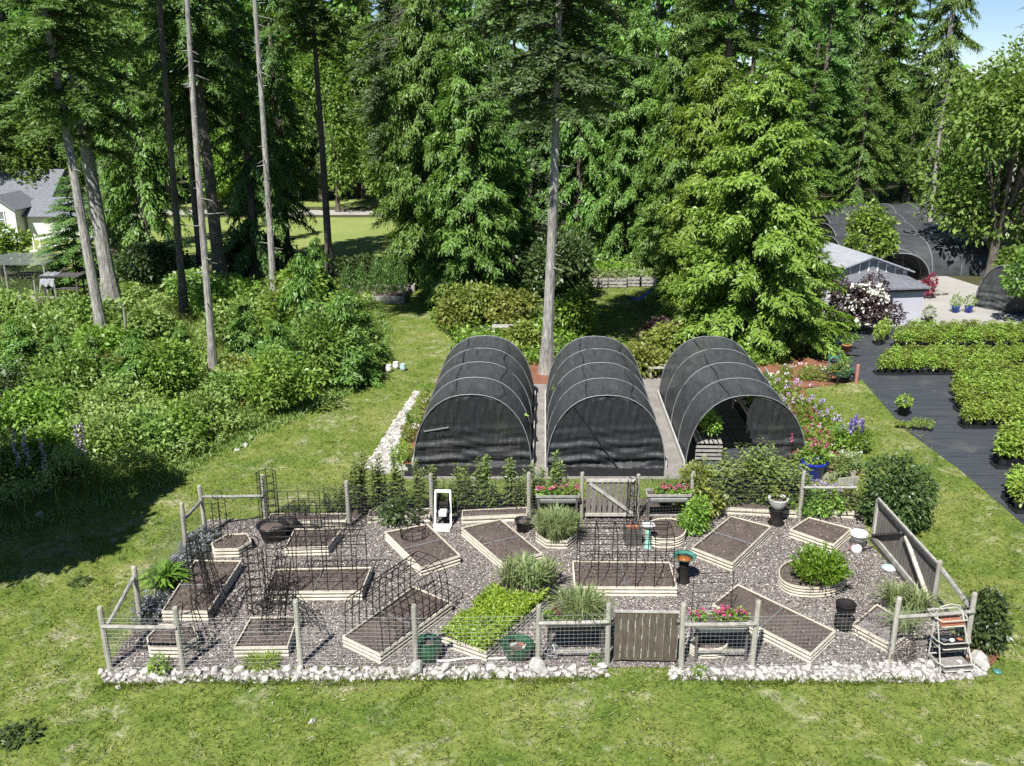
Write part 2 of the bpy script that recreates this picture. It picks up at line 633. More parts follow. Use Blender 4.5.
def rnd_dirs(n, zb=0.0):
    v = R.normal(size=(n, 3))
    v[:, 2] += zb
    return unit(v)


def conifer_crown(name, H, rad, mode='fir', dens=1.0, spacing=0.55, gap=0.15, tw=0.16):
    """whorled limbs with flat sprays of twigs; z=0 is the lowest limb"""
    out, tints = [], []
    z = 0.0
    limbs = MB()
    while z < H * 0.99:
        t = z / H
        prof = (1 - t) ** (0.55 if mode == 'cedar' else 0.85) * (0.62 + 0.38 * min(1, t / 0.18)) + 0.04
        k = max(3, int((6 if t < 0.8 else 4) * dens))
        a0 = R.random() * 2 * PI
        for j in range(k):
            if R.random() < gap and t < 0.85:
                continue
            az = a0 + 2 * PI * j / k + R.normal() * 0.3
            L = rad * prof * ((0.65 + 0.6 * R.random()) if mode != 'cedar' else (0.5 + 0.75 * R.random()))
            if L < 0.25:
                L = 0.25
            el = math.radians((12 if t > 0.6 else -4 - 10 * (1 - t)) + R.normal() * (8 if mode != 'cedar' else 15))
            drp = {'fir': 0.16, 'hemlock': 0.30, 'cedar': 0.22}[mode] * (0.7 + 0.6 * R.random())
            z0 = z + R.normal() * 0.27
            ns = max(4, int(L / tw))
            s = (np.arange(ns) + 0.5) / ns
            s = s[s > 0.12]
            ns = len(s)
            h = np.array([math.cos(az), math.sin(az), 0])
            tz = z0 + L * (s * math.sin(el) - drp * s ** 2 + (0.10 * s ** 4 if mode == 'cedar' else 0))
            P = h[None] * (L * s * math.cos(el))[:, None]
            P[:, 2] += tz
            if L > 0.8:
                q = [(0, 0, z0)] + [tuple(P[i]) for i in range(0, ns, max(1, ns // 4))]
                limbs.tube(q, [0.045 * (1 - i / len(q)) + 0.008 for i in range(len(q))], 3, cap=False)
            tang = np.array([-h[1], h[0], 0])
            clump = 0.25 * R.random()
            for sd in (-1, 1, 0):
                for rep in range(2 if mode != 'fir' else 2):
                    lt = (0.30 + 0.34 * np.sin(PI * np.minimum(1, s * 0.9 + 0.1))) * (0.75 + 0.5 * R.random(ns)) * min(1.0, 0.45 + L / 3)
                    if mode == 'fir':
                        d = tang[None] * sd * 0.95 + h[None] * (0.55 + 0.25 * R.random((ns, 1))) + np.array([0, 0, -0.18 + 0.22 * (rep - 0.5)])[None]
                        nr = np.tile(np.array([0, 0, 1.0]), (ns, 1)) + h[None] * 0.35 + R.normal(size=(ns, 3)) * 0.55
                        wd = 0.34 * lt
                        dr = 0.12
                    elif mode == 'hemlock':
                        d = tang[None] * sd * 0.8 + h[None] * 0.6 + np.array([0, 0, -0.55])[None] + R.normal(size=(ns, 3)) * 0.15
                        nr = np.tile(np.array([0, 0, 1.0]), (ns, 1)) + h[None] * 0.5 + R.normal(size=(ns, 3)) * 0.4
                        wd = 0.34 * lt
                        dr = 0.35
                    else:
                        d = tang[None] * sd * 0.75 + h[None] * 0.75 + np.array([0, 0, -0.80 + 0.65 * rep])[None] + R.normal(size=(ns, 3)) * 0.28
                        nr = np.tile(np.array([0, 0, 1.0]), (ns, 1)) + h[None] * 0.7 + R.normal(size=(ns, 3)) * 0.45
                        wd = 0.42 * lt
                        dr = 0.5
                    d = d + R.normal(size=(ns, 3)) * 0.12
                    b = P + R.normal(size=(ns, 3)) * 0.05
                    du = unit(d)
                    for m_ in range(4):
                        f_ = m_ / 4.0
                        bb = b + du * (lt * f_)[:, None]
                        bb[:, 2] -= dr * lt * f_ ** 2 * 0.6
                        dd = du + R.normal(size=(ns, 3)) * 0.38
                        dd[:, 2] -= dr * f_
                        sz = ((0.50 if mode != 'fir' else 0.56) - 0.09 * m_) * (0.75 + 0.5 * R.random(ns))
                        out.append(cards(bb, dd, nr + R.normal(size=(ns, 3)) * 0.25, lt * sz, wd * sz * 1.15, dr * 0.5, mid=0.5))
                        tints.append(0.30 * s + clump + 0.45 * R.random(ns))
        z += spacing * (0.75 + 0.5 * R.random()) * (1.0 if t < 0.75 else 0.7)
    # leader
    V = np.concatenate(out)
    return quads(V, name, np.concatenate(tints)), limbs


def leafy(name, lobes, n, L, W, zb=0.4, shell=0.55, droop=0.15, dirz=0.1, jit=0.35, minz=0.02):
    """leaves packed through several uneven lobes (cx,cy,cz,rx,ry,rz)"""
    lobes = np.array(lobes, float)
    vol = (lobes[:, 3] * lobes[:, 4] * lobes[:, 5]) ** 0.75
    idx = R.choice(len(lobes), n, p=vol / vol.sum())
    u = rnd_dirs(n)
    r = shell + (1 - shell) * R.random(n) ** 0.5 + R.normal(size=n) * 0.11
    # bumpy outline: sub-clumps on the lobe surface
    cl = rnd_dirs(24)
    best = (u @ cl.T).max(axis=1)
    r = r * (0.74 + 0.30 * (best - 0.7) / 0.3)
    c = lobes[idx, :3] + u * r[:, None] * lobes[idx, 3:6]
    k = c[:, 2] > minz
    c, u, idx = c[k], u[k], idx[k]
    m = len(c)
    d = u + R.normal(size=(m, 3)) * 0.6
    d[:, 2] += dirz
    nr = np.array([0, 0, 1.0])[None] * zb + u * 0.5 + R.normal(size=(m, 3)) * jit
    ll = L * (0.6 + 0.8 * R.random(m))
    V = cards(c, d, nr, ll, ll * (W / L), droop)
    tint = 0.5 * R.random(m) + 0.25 * (best[k] > 0.9) + 0.25 * R.random(len(lobes))[idx]
    return quads(V, name, tint)


def stems_mesh(name, nst, h, spread, leafL, leafW, per, curve=0.2, hvar=0.25, base_r=0.12, ang=0.7, leafstart=0.15):
    """upright stems, each with leaves all the way up"""
    out, tints = [], []
    sm = MB()
    for i in range(nst):
        a = R.random() * 2 * PI
        hh = h * (1 - hvar + 2 * hvar * R.random() * 0.7)
        b = np.array([math.cos(a), math.sin(a), 0]) * base_r * math.sqrt(R.random())
        lean = np.array([math.cos(a), math.sin(a), 0]) * spread * R.random()
        s = np.linspace(leafstart, 1, per)
        P = b[None] + lean[None] * (s ** (1 + curve))[:, None] + np.array([0, 0, 1.0])[None] * (s * hh)[:, None]
        sm.tube([tuple(b), tuple(P[per // 2]), tuple(P[-1])], [0.012, 0.009, 0.004], 3, cap=False)
        az = np.arange(per) * 2.4 + a
        d = np.stack([np.cos(az), np.sin(az), np.full(per, ang) + R.normal(size=per) * 0.25], 1)
        nr = np.tile(np.array([0, 0, 1.0]), (per, 1)) + R.normal(size=(per, 3)) * 0.3
        ll = leafL * (0.7 + 0.6 * R.random(per)) * (1.1 - 0.5 * s)
        out.append(cards(P, d, nr, ll, leafW * ll / leafL, 0.3))
        tints.append(0.4 * s + 0.6 * R.random(per))
    return quads(np.concatenate(out), name, np.concatenate(tints)), sm


def tuft_mesh(name, n, h, spread, wd, base=0.1, droop=0.5):
    """arching blades, two segments each"""
    a = R.random(n) * 2 * PI
    r = base * np.sqrt(R.random(n))
    h_ = h * (0.6 + 0.5 * R.random(n))
    sp = spread * R.random(n)
    b = np.stack([r * np.cos(a), r * np.sin(a), np.zeros(n)], 1)
    o = np.stack([np.cos(a), np.sin(a), np.zeros(n)], 1)
    t = np.stack([-np.sin(a), np.cos(a), np.zeros(n)], 1) * (wd / 2)
    m = b + o * (sp * 0.45)[:, None]
    m[:, 2] += h_ * 0.68
    e = b + o * (sp * 1.1)[:, None] + R.normal(size=(n, 3)) * 0.03
    e[:, 2] += h_ * (1 - droop * sp / max(spread, 1e-3) * 0.6)
    V = np.concatenate([np.stack([b - t * .6, b + t * .6, m + t, m - t], 1), np.stack([m - t, m + t, e + t * 0.1, e - t * 0.1], 1)])
    tt = R.random(n)
    return quads(V, name, np.concatenate([tt, tt]))


def blobs(name, centers, r, k=10, L=None):
    """flower heads: k small petals round each centre"""
    c = np.repeat(np.asarray(centers, float), k, axis=0)
    u = rnd_dirs(len(c), 0.4)
    b = c + u * r * 0.35
    V = cards(b, u + R.normal(size=u.shape) * 0.5, R.normal(size=u.shape) + u, (L or r) * (0.7 + 0.6 * R.random(len(c))), (L or r) * 0.8, 0.1)
    return quads(V, name)


def copy_tree(o, parent=None):
    c = o.copy()
    COL.objects.link(c)
    c.parent = parent
    for ch in list(o.children):
        copy_tree(ch, c)
    return c


# ================================================================ THE SETTING
sheet('ground', [(-900, -60, 0), (900, -60, 0), (900, 1500, 0), (-900, 1500, 0)], -0.012, 'forest_floor')
LAWN = polyG([(-420, 590), (-60, 545), (110, 505), (240, 442), (292, 415), (352, 387), (380, 342), (374, 302), (380, 286), (424, 286),
              (432, 322), (452, 340), (446, 392), (700, 402), (812, 388), (862, 380), (960, 470), (1024, 525), (1250, 690)])
LAWN += [Vector((15, 2, 0)), Vector((-15, 2, 0))]
sheet('lawn', LAWN, 0.0, 'lawn')
LAWN2 = polyG([(586, 345), (572, 300), (600, 285), (662, 284), (668, 330), (640, 350)])
sheet('lawn_behind', LAWN2, 0.0, 'lawn')
WILD = polyG([(-420, 588), (-60, 543), (110, 503), (240, 440), (292, 413), (352, 385), (380, 340), (374, 300), (330, 278), (-300, 285)])
sheet('meadow_ground', WILD, -0.004, 'wild_ground')
sheet('meadow', [atD(-500, 60), atD(100, 59), atD(400, 60), atD(412, 84), atD(-400, 84)], -0.004, 'meadow')
sheet('road', [atD(-700, 85), atD(620, 86), atD(620, 89.5), atD(-700, 89)], 0.0, 'gravel_drive')
sheet('far_clearing', [atD(-500, 92), atD(420, 92), atD(400, 99), atD(-500, 99)], 0.0, 'meadow')
FABRIC = polyG([(832, 336), (880, 322), (1500, 326), (1500, 760), (1250, 690), (1024, 525), (960, 470), (905, 430), (862, 380), (842, 378), (826, 366)])
sheet('ground_fabric', FABRIC, 0.004, 'ground_fabric')
sheet('drive', polyG([(905, 323), (905, 300), (920, 276), (940, 274), (1004, 294), (1100, 318), (1500, 330), (1500, 340), (880, 325)]), 0.008, 'gravel_drive')
PAD = polyG([(396, 479), (815, 479), (770, 372), (752, 366), (448, 366)])
sheet('gravel_pad', PAD, 0.004, 'gravel_pad')
sheet('mulch_strip', polyG([(400, 470), (416, 470), (456, 372), (440, 372)]), 0.008, 'red_mulch')
sheet('flower_bed_ground', polyG([(806, 478), (862, 474), (800, 385), (755, 366)]), 0.008, 'red_mulch')
sheet('mulch_bank', polyG([(750, 372), (768, 352), (832, 362), (846, 384), (805, 388)]), 0.012, 'red_mulch')
sheet('tree_mulch', polyG([(528, 384), (530, 362), (566, 362), (572, 384)]), 0.008, 'red_mulch')
sheet('corner_mulch', polyG([(966, 666), (966, 645), (996, 640), (1000, 656), (990, 668)]), 0.006, 'red_mulch')
GARDEN = polyG([(104, 670), (300, 668), (500, 667), (700, 668), (888, 665), (968, 658), (958, 640), (935, 614), (868, 543), (862, 510),
                (208, 520), (202, 540), (180, 562), (138, 626)])
sheet('garden_chips', GARDEN, 0.008, 'chips_ground')
sheet('fence_soil', polyG([(345, 523), (862, 521), (858, 498), (348, 500)]), 0.012, 'soil')
sheet('left_border_soil', polyG([(118, 664), (150, 627), (192, 560), (214, 531), (206, 531), (186, 556), (138, 624), (112, 660)]), 0.012, 'soil')
STRIP = [polyG([(100, 671), (607, 667), (608, 677), (104, 684)]), polyG([(668, 669), (700, 669), (984, 660), (988, 676), (930, 683), (672, 680)])]
for sq in STRIP:
    sheet('rubble_bed_ground', sq, 0.012, 'chips_ground')
GSTRIP = polyG([(364, 469), (382, 475), (399, 472), (398, 448), (401, 434), (409, 412), (421, 393), (415, 391), (394, 422)])
sheet('rubble_bed_ground', GSTRIP, 0.012, 'gravel_pad')


# ---------------------------------------------------------------- wood chips and grass
def scatter(poly, n, avoid=()):
    p = np.array([(v[0], v[1]) for v in poly])
    lo, hi = p.min(0), p.max(0)
    q = lo + R.random((int(n * 1.0), 2)) * (hi - lo)
    k = inside(p, q[:, 0], q[:, 1])
    for a in avoid:
        k &= ~inside(a, q[:, 0], q[:, 1])
    return q[k]


def chip_field():
    q = scatter(GARDEN, 190000)
    n = len(q)
    c = np.column_stack([q, 0.012 + 0.02 * R.random(n)])
    d = rnd_dirs(n)
    d[:, 2] *= 0.3
    nr = np.array([0, 0, 1.0])[None] + R.normal(size=(n, 3)) * 0.45
    L = 0.02 + 0.042 * R.random(n)
    V = cards(c - unit(d) * L[:, None] * 0.5, d, nr, L, L * (0.3 + 0.4 * R.random(n)))
    V[:, :, 2] = np.maximum(V[:, :, 2], 0.0105)
    o = link('wood_chips', quads(V, 'wood_chips', R.random(n) ** 1.15), 'chip')
    stuff(o, 'grey brown wood chips covering the ground between the raised beds', 'wood chips')


chip_field()


def grass_field():
    no = [GARDEN, PAD, GSTRIP] + STRIP
    parts = []
    T = []
    # near lawn: dense; farther: fewer and larger
    q = scatter(LAWN, 900000, no)
    dist = q[:, 1]
    keep = R.random(len(q)) < np.clip((17.0 / np.maximum(dist, 8)) ** 2.0, 0.05, 1)
    keep &= (np.abs(q[:, 0]) < 0.62 * q[:, 1] + 2.5) & (q[:, 1] > 12.0)
    q = q[keep]
    # tufts: density follows a lumpy field
    f = np.sin(q[:, 0] * 9.1 + 2 * np.sin(q[:, 1] * 5.3)) + np.sin(q[:, 1] * 11.7 + 2 * np.sin(q[:, 0] * 6.1))
    q = q[R.random(len(q)) < 0.55 + 0.25 * f]
    q2 = scatter(LAWN2, 6000)
    q = np.concatenate([q, q2])
    n = len(q)
    grow = 0.75 + 0.5 * np.clip(q[:, 1] / 30, 0.3, 1.5)
    f = np.sin(q[:, 0] * 3.1 + 1.5 * np.sin(q[:, 1] * 2.3)) * 0.5 + 0.5
    h = (0.04 + 0.085 * R.random(n) ** 1.5) * grow * (0.6 + 0.7 * f)
    az = R.random(n) * 2 * PI
    d = np.stack([np.cos(az), np.sin(az), 0.7 + 0.9 * R.random(n)], 1)
    nr = np.stack([-np.sin(az) * 0.2 + R.normal(size=n) * 0.5, np.cos(az) * 0.2 + R.normal(size=n) * 0.5, np.full(n, 0.6)], 1)
    c = np.column_stack([q, np.zeros(n)])
    V = cards(c, d, nr, h * 1.3, 0.018 * grow, 0.25)
    o = link('grass', quads(V, 'grass'), 'grass_blade')
    stuff(o, 'mown green lawn grass with dry straw patches round the fenced garden', 'grass')
    # longer fringe of grass along the rubble edges
    e = []
    for sq in STRIP:
        a, b = sq[-1], sq[-2]
        m = int((a - b).length * 190)
        t = R.random(m)
        x = a.x + (b.x - a.x) * t
        y = a.y + (b.y - a.y) * t - 0.06 + R.normal(size=m) * 0.06 - 0.10 * np.sin(x * 2.3) * np.sin(x * 0.9 + 1)
        e.append(np.column_stack([x, y]))
    e = np.concatenate(e)
    n = len(e)
    c = np.column_stack([e, np.zeros(n)])
    d = np.column_stack([R.normal(size=n) * 0.5, R.normal(size=n) * 0.5, np.ones(n)])
    V = cards(c, d, rnd_dirs(n), 0.10 + 0.10 * R.random(n), 0.016, 0.25)
    o = link('edge_grass', quads(V, 'edge_grass', 0.6 * R.random(n)), 'grass_blade')
    stuff(o, 'longer grass fringe along the white rubble edging', 'grass')


grass_field()


def lawn_litter():
    q = scatter(LAWN, 150000, [GARDEN, PAD, GSTRIP] + STRIP)
    x, y = q[:, 0], q[:, 1]
    k = (y > 12) & (y < 36) & (np.abs(x) < .62 * y + 2)
    f = np.sin(x * .9 + 2.1 * np.sin(y * .7)) + np.sin(y * 1.3 + 1.6 * np.sin(x * 1.1)) + .8 * np.sin(3.3 * x + 2.1 * y) * np.sin(2.9 * y - 1.7 * x)
    k &= R.random(len(q)) < np.clip((f - .55) * .30, .012, .6)
    q = q[k]
    n = len(q)
    d = rnd_dirs(n)
    d[:, 2] = .25 * np.abs(d[:, 2])
    L = .03 + .09 * R.random(n)
    V = cards(np.column_stack([q, .02 + .04 * R.random(n)]), d, np.array([0, 0, 1.])[None] + R.normal(size=(n, 3)) * .3, L, .014 + .016 * R.random(n), .1)
    o = link('dry_grass', quads(V, 'dry_grass'), 'straw')
    stuff(o, 'pale dry straw and dead grass strewn in patches over the lawn', 'dry grass')


lawn_litter()


# ---------------------------------------------------------------- rocks
def rock_mesh(name):
    bm = bmesh.new()
    bmesh.ops.create_icosphere(bm, subdivisions=2, radius=0.5)
    ph = R.random(6) * 6
    sx, sy, sz = 1.0, 0.55 + 0.35 * R.random(), 0.42 + 0.26 * R.random()
    for v in bm.verts:
        p = v.co
        k = 1 + 0.16 * math.sin(5 * p.x + ph[0]) * math.cos(6 * p.y + ph[1]) + 0.12 * math.sin(9 * p.z + ph[2] + 4 * p.x)
        v.co = Vector((p.x * sx * k, p.y * sy * k, p.z * sz * k))
    # a few flat cleavage faces
    for i in range(7):
        nn = Vector(rnd_dirs(1)[0])
        lim = 0.24 + 0.08 * R.random()
        for v in bm.verts:
            dd = v.co.dot(nn)
            if dd > lim:
                v.co -= nn * (dd - lim)
    me = bpy.data.meshes.new(name)
    bm.to_mesh(me)
    bm.free()
    me.materials.append(MATS['white_rock'])
    return me


ROCKS = [rock_mesh('rock') for _ in range(8)]


def strip_rocks(poly, n, smin, smax, mind):
    q = scatter(poly, n * 14)
    res = []
    for x, y in q:
        r = smin + (smax - smin) * R.random() ** 1.8
        if all((x - a) ** 2 + (y - b) ** 2 > (mind * (r + c) * 0.5) ** 2 for a, b, c in res):
            res.append((x, y, r))
            if len(res) >= n:
                break
    return res


def put_rock(x, y, r, z=0.0, me=None):
    o = link('rock', me or ROCKS[R.integers(8)], None)
    o.location = (x, y, z + r * 0.13)
    o.rotation_euler = (R.normal() * 0.25, R.normal() * 0.25, R.random() * 6.3)
    o.scale = (r, r, r)
    return o


rA = strip_rocks(STRIP[0], 250, 0.13, 0.29, 0.80)
rB = strip_rocks(STRIP[1], 210, 0.12, 0.27, 0.80)
for lst, lab in ((rA, 'pale rock in the rubble strip along the front fence, left of the gate'), (rB, 'pale rock in the rubble strip along the front fence, right of the gate')):
    for x, y, r in sorted(lst, key=lambda t: -t[2])[:148]:
        tag(put_rock(x, y, r), lab, 'rock', lab.replace('pale rock', 'pale rocks'))


def rubble(name, lst, label):
    """the small broken stone between and beyond the single rocks, as one mass"""
    bmv, bmf = [], []
    o = 0
    for x, y, r in lst:
        me = ROCKS[R.integers(8)]
        co = np.empty(len(me.vertices) * 3)
        me.vertices.foreach_get('co', co)
        co = co.reshape(-1, 3) * r
        a = R.random() * 6.3
        ca, sa = math.cos(a), math.sin(a)
        co = np.column_stack([co[:, 0] * ca - co[:, 1] * sa + x, co[:, 0] * sa + co[:, 1] * ca + y, co[:, 2] + r * 0.15])
        bmv.append(co)
        bmf += [tuple(i + o for i in p.vertices) for p in me.polygons]
        o += len(co)
    me = bpy.data.meshes.new(name)
    me.from_pydata(np.concatenate(bmv).tolist(), [], bmf)
    return stuff(link(name, me, 'white_rock'), label, 'rubble')


small = sorted(rA, key=lambda t: -t[2])[148:] + sorted(rB, key=lambda t: -t[2])[148:]
for sq in STRIP:
    small += [(x, y, 0.05 + 0.06 * R.random()) for x, y in scatter(sq, 650)]
rubble('rubble', small, 'small pale stones filling the rubble strip along the front fence')
rubble('rubble', [(x, y, 0.07 + 0.12 * R.random() ** 2) for x, y in scatter(GSTRIP, 1900)], 'white broken stone heaped along the shade tunnel nearest the brambles')


# ---------------------------------------------------------------- shade tunnels
def prof_pts(a, h, n=22, e=0.86):
    pts = []
    for i in range(n + 1):
        t = PI * i / n
        c, s = math.cos(t), math.sin(t)
        pts.append((-a * math.copysign(abs(c) ** e, c), h * abs(s) ** 0.92))
    return pts


def tunnel(label, p0, axis, width, h, length, nh, front='cloth', back='cloth', group=None, mat='shade_cloth', hoopr=0.015, ridge=True, name='shade_tunnel', emat='end_cloth', boards=True):
    """p0: middle of the front edge on the ground; axis: heading of the tunnel"""
    u = Vector((axis[0], axis[1], 0)).normalized()
    rz = math.atan2(u.y, u.x) - PI / 2                      # local y runs along the tunnel
    t = thing(name, label, 'shade tunnel', p0, rz, group)
    P = prof_pts(width / 2, h)
    cl = MB()
    ny = (nh - 1) * 6
    vs, fs = [], []
    m = len(P)
    for j in range(ny + 1):
        y = length * j / ny
        sag = 1 - 0.016 * math.sin(PI * (j % 6) / 6) ** 2
        for i, (x, z) in enumerate(P):
            k = sag + (0.005 * math.sin(7 * y + i) + 0.006 * math.sin(2.3 * y + 0.8 * i + width * 9) + 0.004 * math.sin(13 * y - 2.1 * i) if 0 < j < ny else 0)
            k -= 0.012 * math.sin(PI * (j % 6) / 6) * (1 + math.sin(i * 1.7 + j // 6 * 2.3 + p0[0])) * (0 < j < ny)
            fl = 0.04 * math.sin(y * 5 + width * 3) * (1 if x < 0 else -1) if (i in (0, m - 1) and 0 < j < ny) else 0
            vs.append((x * k + fl, y, z * k))
    for j in range(ny):
        for i in range(m - 1):
            fs.append((j * m + i, j * m + i + 1, (j + 1) * m + i + 1, (j + 1) * m + i))
    cl.add(vs, fs)
    cl.build('shade_cloth', mat, t, smooth=True)
    for k in range(nh):
        hb = MB()
        y = length * k / (nh - 1)
        hb.tube([(x * 1.004, y, z * 1.004 + 0.006) for x, z in P], hoopr, 6)
        hb.build('hoop', 'hoop_pipe', t)
    if ridge:
        for fr, wob in ((.42, .04), (.68, .09)):
            sb_ = MB()
            ii = int(fr * (m - 1))
            sb_.tube([(P[ii][0] * 1.003 + wob * math.sin(k2 * 1.3 + p0[0]), length * k2 / 14, P[ii][1] * 1.003) for k2 in range(15)], 0.011, 4)
            sb_.build('cloth_seam', 'black_plastic', t)
        rb = MB()
        for xx in (-0.12 * width,):
            zz = h * (1 - (2 * xx / width) ** 2) ** 0.5 * 0.955
            rb.tube([(xx, 0, zz), (xx, length, zz)], 0.014, 4)
        rb.build('ridge_pole', 'hoop_pipe', t)
    if boards:
        for sx in (-1, 1):
            bb = MB()
            bb.box((sx * (width / 2 + 0.05), length / 2, 0.11), (0.045, length, 0.22))
            bb.build('base_board', 'grey_concrete', t)
    for where, y in ((front, 0.03), (back, length - 0.03)):
        if where == 'open':
            continue
        e = MB()
        vs, fs = [], []
        nx, nz = 44, 34
        a = width / 2 * 0.99
        for iz in range(nz + 1):
            z = h * 0.985 * iz / nz
            half = a * max(0.0, 1 - (z / (h * 0.985)) ** (2 / 0.92)) ** (0.86 / 2)
            for ix in range(nx + 1):
                x = half * (2 * ix / nx - 1)
                wv = (0.06 * math.sin(z * 15 + 1.6 * math.sin(x * 1.3 + width)) + 0.045 * math.sin(z * 27 + 2.2 * math.sin(x * 2.9) + x * 1.5)) * max(0, 1 - 1.5 * z / h) + 0.014 * math.sin(x * 9 + z * 3) + 0.012 * math.sin(x * 23 - z * 5)
                vs.append((x, y + wv + (-0.05 if iz == 0 and y < 1 else 0), z))
        for iz in range(nz):
            for ix in range(nx):
                q = iz * (nx + 1) + ix
                fs.append((q, q + 1, q + nx + 2, q + nx + 1))
        if where == 'half':       # the right half of the curtain hangs, the left is tied back
            fs = [f for f in fs if sum(vs[i][0] for i in f) / 4 > width * 0.02 + .12 * math.sin(vs[f[0]][2] * 3)]
        use = sorted({i for f in fs for i in f})
        new = {v: k for k, v in enumerate(use)}
        e.add([vs[i] for i in use], [tuple(new[i] for i in f) for f in fs])
        e.build('end_cloth', emat, t, smooth=True)
    return t


GAX = (0.0342, 1.0, 0)
LEN = 6.9
gh = []
tun = [((414, 467), (531, 467), 'leftmost of the three black shade tunnels, beside the white rubble', 'cloth', 'end_cloth'),
       ((547, 468), (664, 468), 'middle of the three black shade tunnels, diagonal seam across its closed front', 'cloth', 'end_cloth_dense'),
       ((686, 468), (804, 468), 'black shade tunnel with an open front, beside the flower border', 'half', 'end_cloth')]
for a, b, lab, fr, em in tun:
    A, B = G(*a), G(*b)
    t = tunnel(lab, (A + B) / 2, GAX, (B - A).length, 2.32, LEN, 5, front=fr, back='cloth' if fr == 'cloth' else 'half', group='three shade tunnels behind the garden', emat=em)
    gh.append(((A + B) / 2, (B - A).length, t))
# seam and door on the fronts
sm = MB()
sm.bar((-1.0, -0.02, 1.98), (0.35, -0.06, 0.05), 0.02, 0.035)
sm.build('seam', 'black_plastic', gh[1][2])
for kx in (-0.62, -0.30, 0.42, 0.78):
    q = MB()
    q.bar((kx, 0.12, 0.02), (kx, 0.12, 1.05 if abs(kx) < .7 else .95), 0.03, 0.03)
    q.build('door_stud', 'rail_wood', gh[1][2])
st = MB()
st.bar((-1.45, -0.02, 1.15), (-0.7, -0.04, 1.3), 0.03, 0.03)
st.build('prop_stick', 'hoop_pipe', gh[0][2])
# loose cloth lying in front of the tunnels
for i, (lab, x0, x1) in enumerate((('black ground cloth spread before the leftmost shade tunnel', 404, 532), ('black ground cloth spread before the middle shade tunnel', 548, 664))):
    g = MB()
    vs, fs = [], []
    for j in range(5):
        for k in range(25):
            p = G(x0 + (x1 - x0) * k / 24, 464.5 + 3.0 * j)
            vs.append((p.x, p.y, 0.014 + 0.02 * abs(math.sin(k * 1.7 + j)) * (0 < j < 4)))
    for j in range(4):
        for k in range(24):
            q = j * 25 + k
            fs.append((q, q + 1, q + 26, q + 25))
    g.add(vs, fs)
    tag(g.build('ground_cloth', 'black_plastic', smooth=True), lab, 'ground cloth')
for gi, (c, wd, t) in enumerate(gh):
    u = Vector((GAX[0], GAX[1], 0)).normalized()
    v = Vector((u.y, -u.x, 0)) * wd * .49
    sheet('tunnel_floor', [c - v, c + v, c + v + u * LEN, c - v + u * LEN], 0.009, 'ground_fabric')
# benches inside, with plants
bench_plant = leafy('foliage', [(0, 0, .35, .32, .3, .32)], 420, 0.13, 0.06)
bench_plant.materials.append(MATS['shrub_leaf'])
bench_plant2 = leafy('foliage', [(0, 0, .30, .28, .3, .26)], 420, 0.11, 0.06)
bench_plant2.materials.append(MATS['yellow_shrub_leaf'])
NAMES3 = ('leftmost', 'middle', 'open-fronted')
potm = MB()
potm.lathe([(0.10, 0), (0.14, 0.2), (0.15, 0.2), (0.13, 0.19)], n=10)
pot_small = potm.build('pot', 'black_plastic').data
bpy.data.objects.remove(bpy.data.objects['pot'])
for gi, (c, wd, t) in enumerate(gh):
    u = Vector((GAX[0], GAX[1], 0)).normalized()
    v = Vector((u.y, -u.x, 0))
    for sx in (-1, 1):
        b0 = c + v * sx * wd * 0.29 + u * 0.45
        tb = thing('slatted_bench', f'weathered slatted bench along the {"left" if sx < 0 else "right"} side inside the {NAMES3[gi]} shade tunnel', 'bench', b0, math.atan2(u.y, u.x) - PI / 2)
        q = MB()
        for k in range(6):
            q.box((-0.35 + 0.14 * k, 2.6, 0.62), (0.10, 5.2, 0.03))
        q.build('bench_top', 'rail_wood', tb)
        for yy in (0.1, 2.6, 5.1):
            for xx in (-0.35, 0.35):
                q = MB()
                q.box((xx, yy, 0.30), (0.07, 0.07, 0.60))
                q.build('leg', 'rail_wood', tb)
        q = MB()
        for k in range(4):
            q.box((0, -0.02, 0.12 + 0.13 * k), (0.82, 0.025, 0.07))
        q.build('front_slats', 'rail_wood', tb)
        for k in range(7):
            pp = b0 + u * (0.35 + 0.72 * k) + v * (R.normal() * 0.08) + Vector((0, 0, 0.635))
            pl = thing('potted_plant', f'potted plant on the {"left" if sx < 0 else "right"} bench inside the {NAMES3[gi]} shade tunnel', 'potted plant', pp, R.random() * 6, f'potted plants on the {"left" if sx < 0 else "right"} bench in the {NAMES3[gi]} tunnel')
            link('pot', pot_small, None, pl)
            link('foliage', bench_plant if R.random() < .6 else bench_plant2, None, pl).location = (0, 0, 0.16)


# ================================================================ THE GARDEN
PH = 1.45


def post_part(parent, base, off, h=PH, r=0.056, mat='post_wood', lean=(0, 0)):
    q = MB()
    b = Vector((base[0], base[1], -0.02))
    q.tube([b, b + Vector((lean[0] * .5, lean[1] * .5, h * .5)), b + Vector((lean[0], lean[1], h - 0.02)), b + Vector((lean[0], lean[1], h + 0.01))], [r * 1.05, r, r * 0.97, r * 0.8], 9)
    return q.build('post', mat, parent, off, smooth=False)


def rail_part(parent, p, q_, off, r=0.042, mat='rail_wood'):
    q = MB()
    q.tube([p, (Vector(p) + Vector(q_)) / 2 + Vector((0, 0, -0.008)), q_], r, 7)
    return q.build('rail', mat, parent, off)


